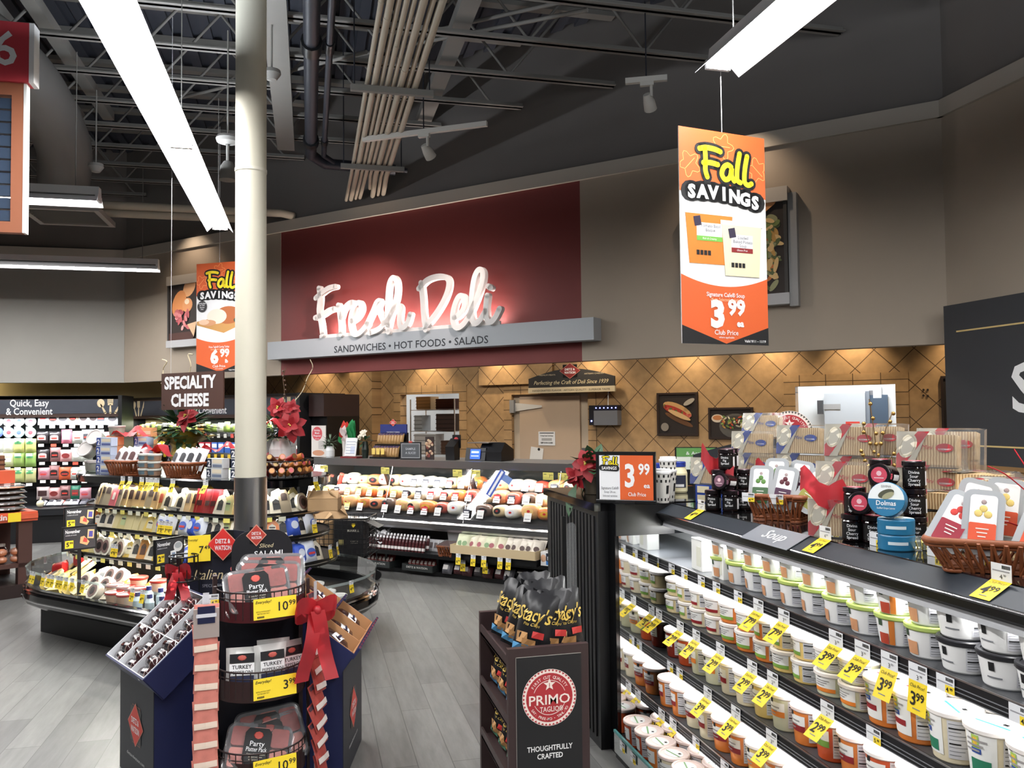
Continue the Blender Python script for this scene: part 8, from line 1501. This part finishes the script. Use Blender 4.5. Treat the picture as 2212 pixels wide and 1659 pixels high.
FIG, CHY = jar('fig', ('Divina', 'Fig', 'Spread'), C(26, 20, 24, .25), C(120, 84, 100, .4)), jar('cherry', ('Divina', 'Sour', 'Cherry', 'Spread'), C(24, 18, 22, .25), C(196, 70, 90, .4))
GJ = 'dark jars of spread on the soup case counter'
jr = RAD(-40)
f1, f2 = K0(1541, 1102), K0(1578, 1104)
for l, v in (('dark fig jar at the counter front, far one of two', f1), ('dark fig jar at the counter front, near one of two', f2), ('dark fig jar stacked on the far front fig jar', f1+Vector((.03, -.01, .0945))), ('dark fig jar at the top of the fig jar stack', f2+Vector((.0, .03, .19))), ('dark fig jar highest behind, beside the blue cracker pack', f1+Vector((.12, .05, .19))), ('dark fig jar low behind the fig stack', f1+Vector((.12, .05, 0))), ('dark fig jar in the middle behind the fig stack', f1+Vector((.12, .05, .095))), ('dark fig jar behind the near front fig jar', f2+Vector((.08, .02, 0)))): place(FIG, v, jr, l, GJ)
place(FIG, f2+Vector((.01, .01, .0945+.039)), Euler((RAD(84), 0, RAD(-62))), 'dark fig jar lying with its round purple lid forward', GJ)
place(FIG, f2+Vector((.09, .03, .0945)), jr, 'dark fig jar behind the lying fig jar', GJ)
c1, c2 = K0(1843, 1168), K0(1888, 1172)
for l, v in (('dark cherry jar at the counter front, far one of two', c1), ('dark cherry jar at the counter front, near one of two', c2), ('dark cherry jar stacked on the far front cherry jar', c1+Vector((.01, 0, .0945))), ('dark cherry jar at the top of the cherry stack', c2+Vector((.08, .06, .1895))), ('dark cherry jar under the topmost cherry jar', c2+Vector((.09, .05, .0945))), ('dark cherry jar low behind the cherry stack', c2+Vector((.09, .05, 0))), ('dark cherry jar low behind the dolmas cans', c2+Vector((.12, -.06, 0))), ('dark cherry jar in the middle behind the dolmas cans', c2+Vector((.12, -.06, .0945))), ('dark cherry jar on top behind the upper lying jar', c2+Vector((.12, -.06, .189)))): place(CHY, v, jr, l, GJ)
place(CHY, c2+Vector((-.005, .01, .0945+.04)), Euler((RAD(84), 0, RAD(-58))), 'dark cherry jar lying with its pink lid seal forward, lower one', GJ)
place(CHY, c2+Vector((.06, -.01, .0945*2+.04)), Euler((RAD(84), 0, RAD(-58))), 'dark cherry jar lying with its pink lid seal forward, upper one', GJ)
# dolmas tins
TIN = thing('dolmas_tin', 'x', 'tin'); TE = C(36, 110, 150, .35); MB().lathe([(0, 0), (.055, 0), (.057, .003), (.057, .046), (.055, .05), (0, .05)], TE, 26).build('tin', TIN)
g = MB(); g.disc((0, 0, .0505), .055, C(226, 232, 234, .35), 26); P = [(.055*math.cos(a), .055*math.sin(a), .0509) for a in [math.pi+math.pi*i/14-.0 for i in range(15)]]; g.poly(P, TE)
g.M = Matrix.Rotation(RAD(-90), 4, 'X'); ell(g, .0, .018, .026, .013, C(70, 72, 56, .5), -.0514, .4); ell(g, .006, .012, .02, .009, C(150, 150, 120, .5), -.052, .5); g.text('Dolmas', .022, WHITE, 0, -.0514, -.02, bold=.012, fit=.06).text('Stuffed Grape Leaves', .009, WHITE, 0, -.0514, -.032, fit=.055).text('DIVINA', .011, C(120, 120, 120, .5), 0, -.0514, .038, fit=.03); g.M = Matrix(); g.lathe([(.0575, .02), (.0575, .03)], C(210, 226, 234, .4), 6, -2.1, -1.0); g.build('printed_label', TIN)
d0 = K0(1937, 1186); place(TIN, d0, -.6, 'teal dolmas tin lying flat, lower of two', 'teal dolmas tins'); place(TIN, d0+Vector((0, 0, .051)), -.7, 'teal dolmas tin lying flat, upper of two', 'teal dolmas tins'); place(TIN, d0+Vector((-.015, .01, .102+.057)), Euler((RAD(80), 0, RAD(-50))), 'teal dolmas tin standing on edge with its round label forward', 'teal dolmas tins')
# olive tubs in baskets
def otub(bandc, spot_, col):
    t = thing('olive_tub', 'x', 'tub'); w, h, d = .047, .175, .04
    P = rrect(-w, 0, w, h, .022, 4); k = len(P); mb = MB(); mb.add([(x, 0, z) for x, z in P]+[(x*.9, d, z*.94+.004) for x, z in P], [[i, (i+1) % k, (i+1) % k+k, i+k] for i in range(k)]+[[k+i for i in range(k)][::-1]], C(*col, .25), True); mb.build('tub', t)
    Q = rrect(-w-.005, -.005, w+.005, h+.005, .025, 4); mb = MB(); mb.add([(x, -.002, z) for x, z in Q]+[(x, .005, z) for x, z in Q], [[i, (i+1) % k, (i+1) % k+k, i+k] for i in range(k)]+[list(range(k))], C(170, 174, 178, .18)); mb.build('lid', t)
    g = MB(); g.poly([(x, -.0035, z) for x, z in rrect(-.034, .012, .034, h-.01, .01, 3)], C(236, 236, 238, .4)); g.poly([(x, -.0045, z) for x, z in rrect(-.034, .016, .034, .085, .004, 2)], bandc); g.ball((0, -.004, h-.03), .007, C(170, 150, 150, .5), 6, 4, 1, .1, 1)
    for x, z in ((-.012, .112), (.012, .110), (0, .126)): g.ball((x, -.004, z), .0105, spot_, 8, 5, 1, .1, 1)
    for i in range(3): g.box(-.016+.003*i, -.0055, .067-.011*i, .016-.003*i, -.005, .07-.011*i, C(226, 226, 220, .5))
    g.build('label', t); return t
OT = [otub(C(60, 96, 60, .4), C(86, 130, 60, .5), (120, 130, 96)), otub(C(70, 36, 66, .4), C(84, 24, 40, .5), (70, 44, 52)), otub(C(150, 150, 70, .4), C(110, 110, 60, .5), (60, 56, 50)), otub(C(140, 30, 50, .4), C(190, 50, 44, .5), (140, 40, 36)), otub(C(214, 84, 50, .4), C(226, 200, 120, .5), (206, 190, 140))]
bl_, br_ = K0(1612, 1122), K0(1702, 1126); bc = (bl_+br_)/2+Vector((.09, .03, 0)); o = thing('wicker_basket', 'brown wicker basket of olive tubs near the fig jars', 'basket', bc, RAD(-52)); basket(o, .25, .2, .1, .22, 8); Mb = Matrix.Translation(bc) @ Matrix.Rotation(RAD(-52), 4, 'Z')
GO = 'olive tubs in the wicker baskets'
for k, x, y, z, ry, rx, l in ((0, -.075, -.06, .05, 0, -14, 'green-banded olive tub at the front left of the far basket'), (1, .015, -.065, .05, 8, -14, 'purple-banded olive tub at the front of the far basket'), (2, .10, -.07, .055, 30, -14, 'tilted olive-banded tub at the right of the far basket'), (0, -.03, .0, .08, 0, -14, 'green-banded olive tub behind in the far basket'), (1, .05, .03, .07, 8, -12, 'purple-banded olive tub behind in the far basket')):
    place(OT[k], Mb @ Vector((x, y, z)), (Matrix.Rotation(RAD(-52), 3, 'Z') @ Matrix.Rotation(RAD(rx), 3, 'X') @ Matrix.Rotation(RAD(ry), 3, 'Y')).to_euler(), l, GO)
bl_, br_ = K0(2012, 1226), K0(2165, 1252); bc = (bl_+br_)/2+Vector((.11, .03, 0)); rb_ = RAD(-48); o = thing('wicker_basket', 'large brown wicker basket of antipasti tubs at the near end of the counter', 'basket', bc, rb_); basket(o, .31, .22, .085, .3, 10); Mb = Matrix.Translation(bc) @ Matrix.Rotation(rb_, 4, 'Z')
for k, x, y, z, ry, rx, l in ((3, -.115, -.085, .065, 24, -26, 'tilted dark red-banded tub at the left of the near basket'), (4, -.015, -.08, .055, 4, -16, 'orange-banded tub at the front of the near basket'), (4, .10, -.075, .055, 20, -18, 'tilted orange-banded tub at the right of the near basket'), (4, -.06, .01, .08, 14, -14, 'rear left orange-banded tub in the near basket'), (4, .03, .03, .08, 6, -12, 'rear middle orange-banded tub in the near basket'), (3, .12, .03, .09, 10, -12, 'rear right tub in the near basket')):
    place(OT[k], Mb @ Vector((x, y, z)), (Matrix.Rotation(rb_, 3, 'Z') @ Matrix.Rotation(RAD(rx), 3, 'X') @ Matrix.Rotation(RAD(ry), 3, 'Y')).to_euler(), l, GO)
p = K0(1545, 1010) if 0 else Mb @ Vector((0, 0, 0))
ptag('4.99', Matrix.Translation((0, 0, 0)) @ (K0(1612, 1122)+Vector((.0, -.02, .115))), RAD(-52), 'small tag on the left rim of the far olive basket', 'small tags on the olive basket', 1.1, 10, False)
ptag('4.99', K0(1680, 1126)+Vector((-.005, -.0, .112)), RAD(-52), 'small tag at the middle of the far olive basket rim', 'small tags on the olive basket', 1.2, 10, False)
# decorations
GB = mat('gold_berry', s2l(176, 140, 80), .25, .8); pg = atX(1895, 1000, 2.24); o = thing('berry_spray', 'gold berry spray standing behind the cherry jars', 'decoration', (2.24, pg.y, ZK)); mb = MB(); H_ = pg.z-ZK; bb = MB()
for pts in ([(0, 0, 0), (.0, 0, H_), (-.01, 0, H_+.12), (-.03, 0, H_+.26)], [(0, 0, H_), (.02, -.01, H_+.1), (.06, -.02, H_+.2)], [(0, 0, H_-.02), (.04, -.03, H_+.02), (.08, -.06, H_+.12)], [(0, 0, H_), (-.02, .01, H_+.06), (-.05, .02, H_+.16)], [(0, 0, H_-.05), (-.05, 0, H_+.0), (-.07, 0, H_+.05)], [(0, 0, H_-.06), (.05, -.02, H_-.02), (.09, -.04, H_+.03)]):
    s_ = smooth2(pts, 5); mb.tube(s_, .0022, C(110, 86, 56, .5), 5)
    for i, q in enumerate(s_):
        if i > len(s_)*.35 and i % 2 == 0: bb.ball((q[0]+R.uniform(-.008, .008), q[1], q[2]), .0085, GB, 8, 6)
mb.build('stems', o); bb.build('berries', o)
TWR = mat('red_glitter', s2l(180, 24, 40), .3, .5); pt_ = K0(2200, 1180); o = thing('twig_bundle', 'red glitter twigs spreading over the near basket', 'decoration', Mb @ Vector((.19, .10, .0)), RAD(0)); mb = MB()
for i in range(16): a = R.uniform(1.6, 3.9); h_ = R.uniform(.12, .30); l_ = R.uniform(.08, .26); twig(mb, [(0, 0, .0), (.2*l_*math.cos(a), .2*l_*math.sin(a), .5*h_), (l_*math.cos(a)*.7, l_*math.sin(a)*.7, h_*.9), (l_*math.cos(a), l_*math.sin(a), h_*R.uniform(.8, 1.15))], .0019, TWR)
mb.build('twigs', o)
pd = K0(1985, 1192); o = thing('glass_dish', 'gold-ribbed clear glass dish lying on the black counter', 'dish', pd+Vector((.03, .02, .0)), RAD(-50)); mb = MB(); mb.lathe([(0, .004), (.05, .006), (.085, .03), (.088, .034)], film('glass_dish', (.9, .92, .8), .8, .05), 28, sx=1.2, sy=.6); mb.build('dish', o); mb = MB(); [mb.tube([(1.2*.052*math.cos(a), .6*.052*math.sin(a), .008), (1.2*.086*math.cos(a), .6*.086*math.sin(a), .034)], .0022, PGOLD, 5) for a in [2*math.pi*i/30 for i in range(30)]]; mb.build('gold_ribs', o)
for i, (v, sx_, rz, l) in enumerate(((pB+Vector((-.1, -.02, -.08)), 1, -.8, 'red mesh ribbon between the olive tubs and the crackers'), (p7+Vector((-.06, -.03, .06)), 1.0, -.9, 'red mesh ribbon draped over the front red-banded packs'), (f1+Vector((.03, .0, .25)), .7, -.6, 'red mesh ribbon beside the fig jars'))):
    mb = MB(); n = 10; P = []
    for j in range(n+1):
        for q in range(4): P.append(((-.12+.24*j/n)*sx_, -.02*q*.2-.03*math.sin(j*.9), -.05*(j/n*2-1)-.028*q+.025*math.sin(j*1.3)))
    mb.add(P, [[j*4+q, j*4+q+1, j*4+q+5, j*4+q+4] for j in range(n) for q in range(3)], RIBR, True); tag(mb.build('mesh_ribbon', None, v, RAD(-50)+rz*.1), l, 'ribbon')

# ================================================================== tidy up: unused samples, and prints that belong to one part of their thing
for r in [x for x in bpy.data.objects if x.parent is None and x.get('label') == 'x']:
    for c in list(r.children_recursive): bpy.data.objects.remove(c)
    bpy.data.objects.remove(r)
BELONGS = {'label': ('container', 'tub', 'jar', 'meat', 'pouch', 'casing', 'blister'), 'wrapper_label': ('casing',), 'lettering': ('header', 'board', 'beam', 'strip', 'number_box', 'card', 'frame', 'band', 'lower_band', 'black_panel'), 'numeral': ('number_box',), 'utensil_emblem': ('header',),
 'printed_face': ('board', 'frame'), 'print': ('board', 'card', 'frame'), 'emblem': ('black_panel', 'disc'), 'diamond_emblem': ('front_panel', 'card', 'board', 'header'), 'lid_seal': ('lid',), 'printed_label': ('tin', 'clear_wrap'), 'black_label': ('clear_lid',), 'gold_lettering': ('pouch',), 'printed_panel': ('pouch',),
 'printed_words': ('vase',), 'printed_pattern': ('cup',), 'printing': ('box_body',), 'ticket_rail': ('shelf_lip',), 'blue_light': ('housing',), 'strap_hinge': ('slab',), 'tartan_band': ('tray',), 'dividers': ('tray',), 'glass_top_edge': ('front_glass',), 'magnet': ('sheet',), 'emblem_card': ('bin',), 'band_face': ('lower_band',), 'chrome_trim': ('bumper', 'fascia'), 'tag_strip': ('glass_edge',)}
for r in [x for x in bpy.data.objects if x.parent is None]:
    kids = list(r.children); used = {}
    for c in kids:
        for pn in BELONGS.get(c.name.split('.')[0], ()):
            ps = [k for k in kids if k.name.split('.')[0] == pn and k.parent == r]
            if ps: i = used.get((c.name.split('.')[0], pn), 0); used[(c.name.split('.')[0], pn)] = i+1; c.parent = ps[i % len(ps)]; break
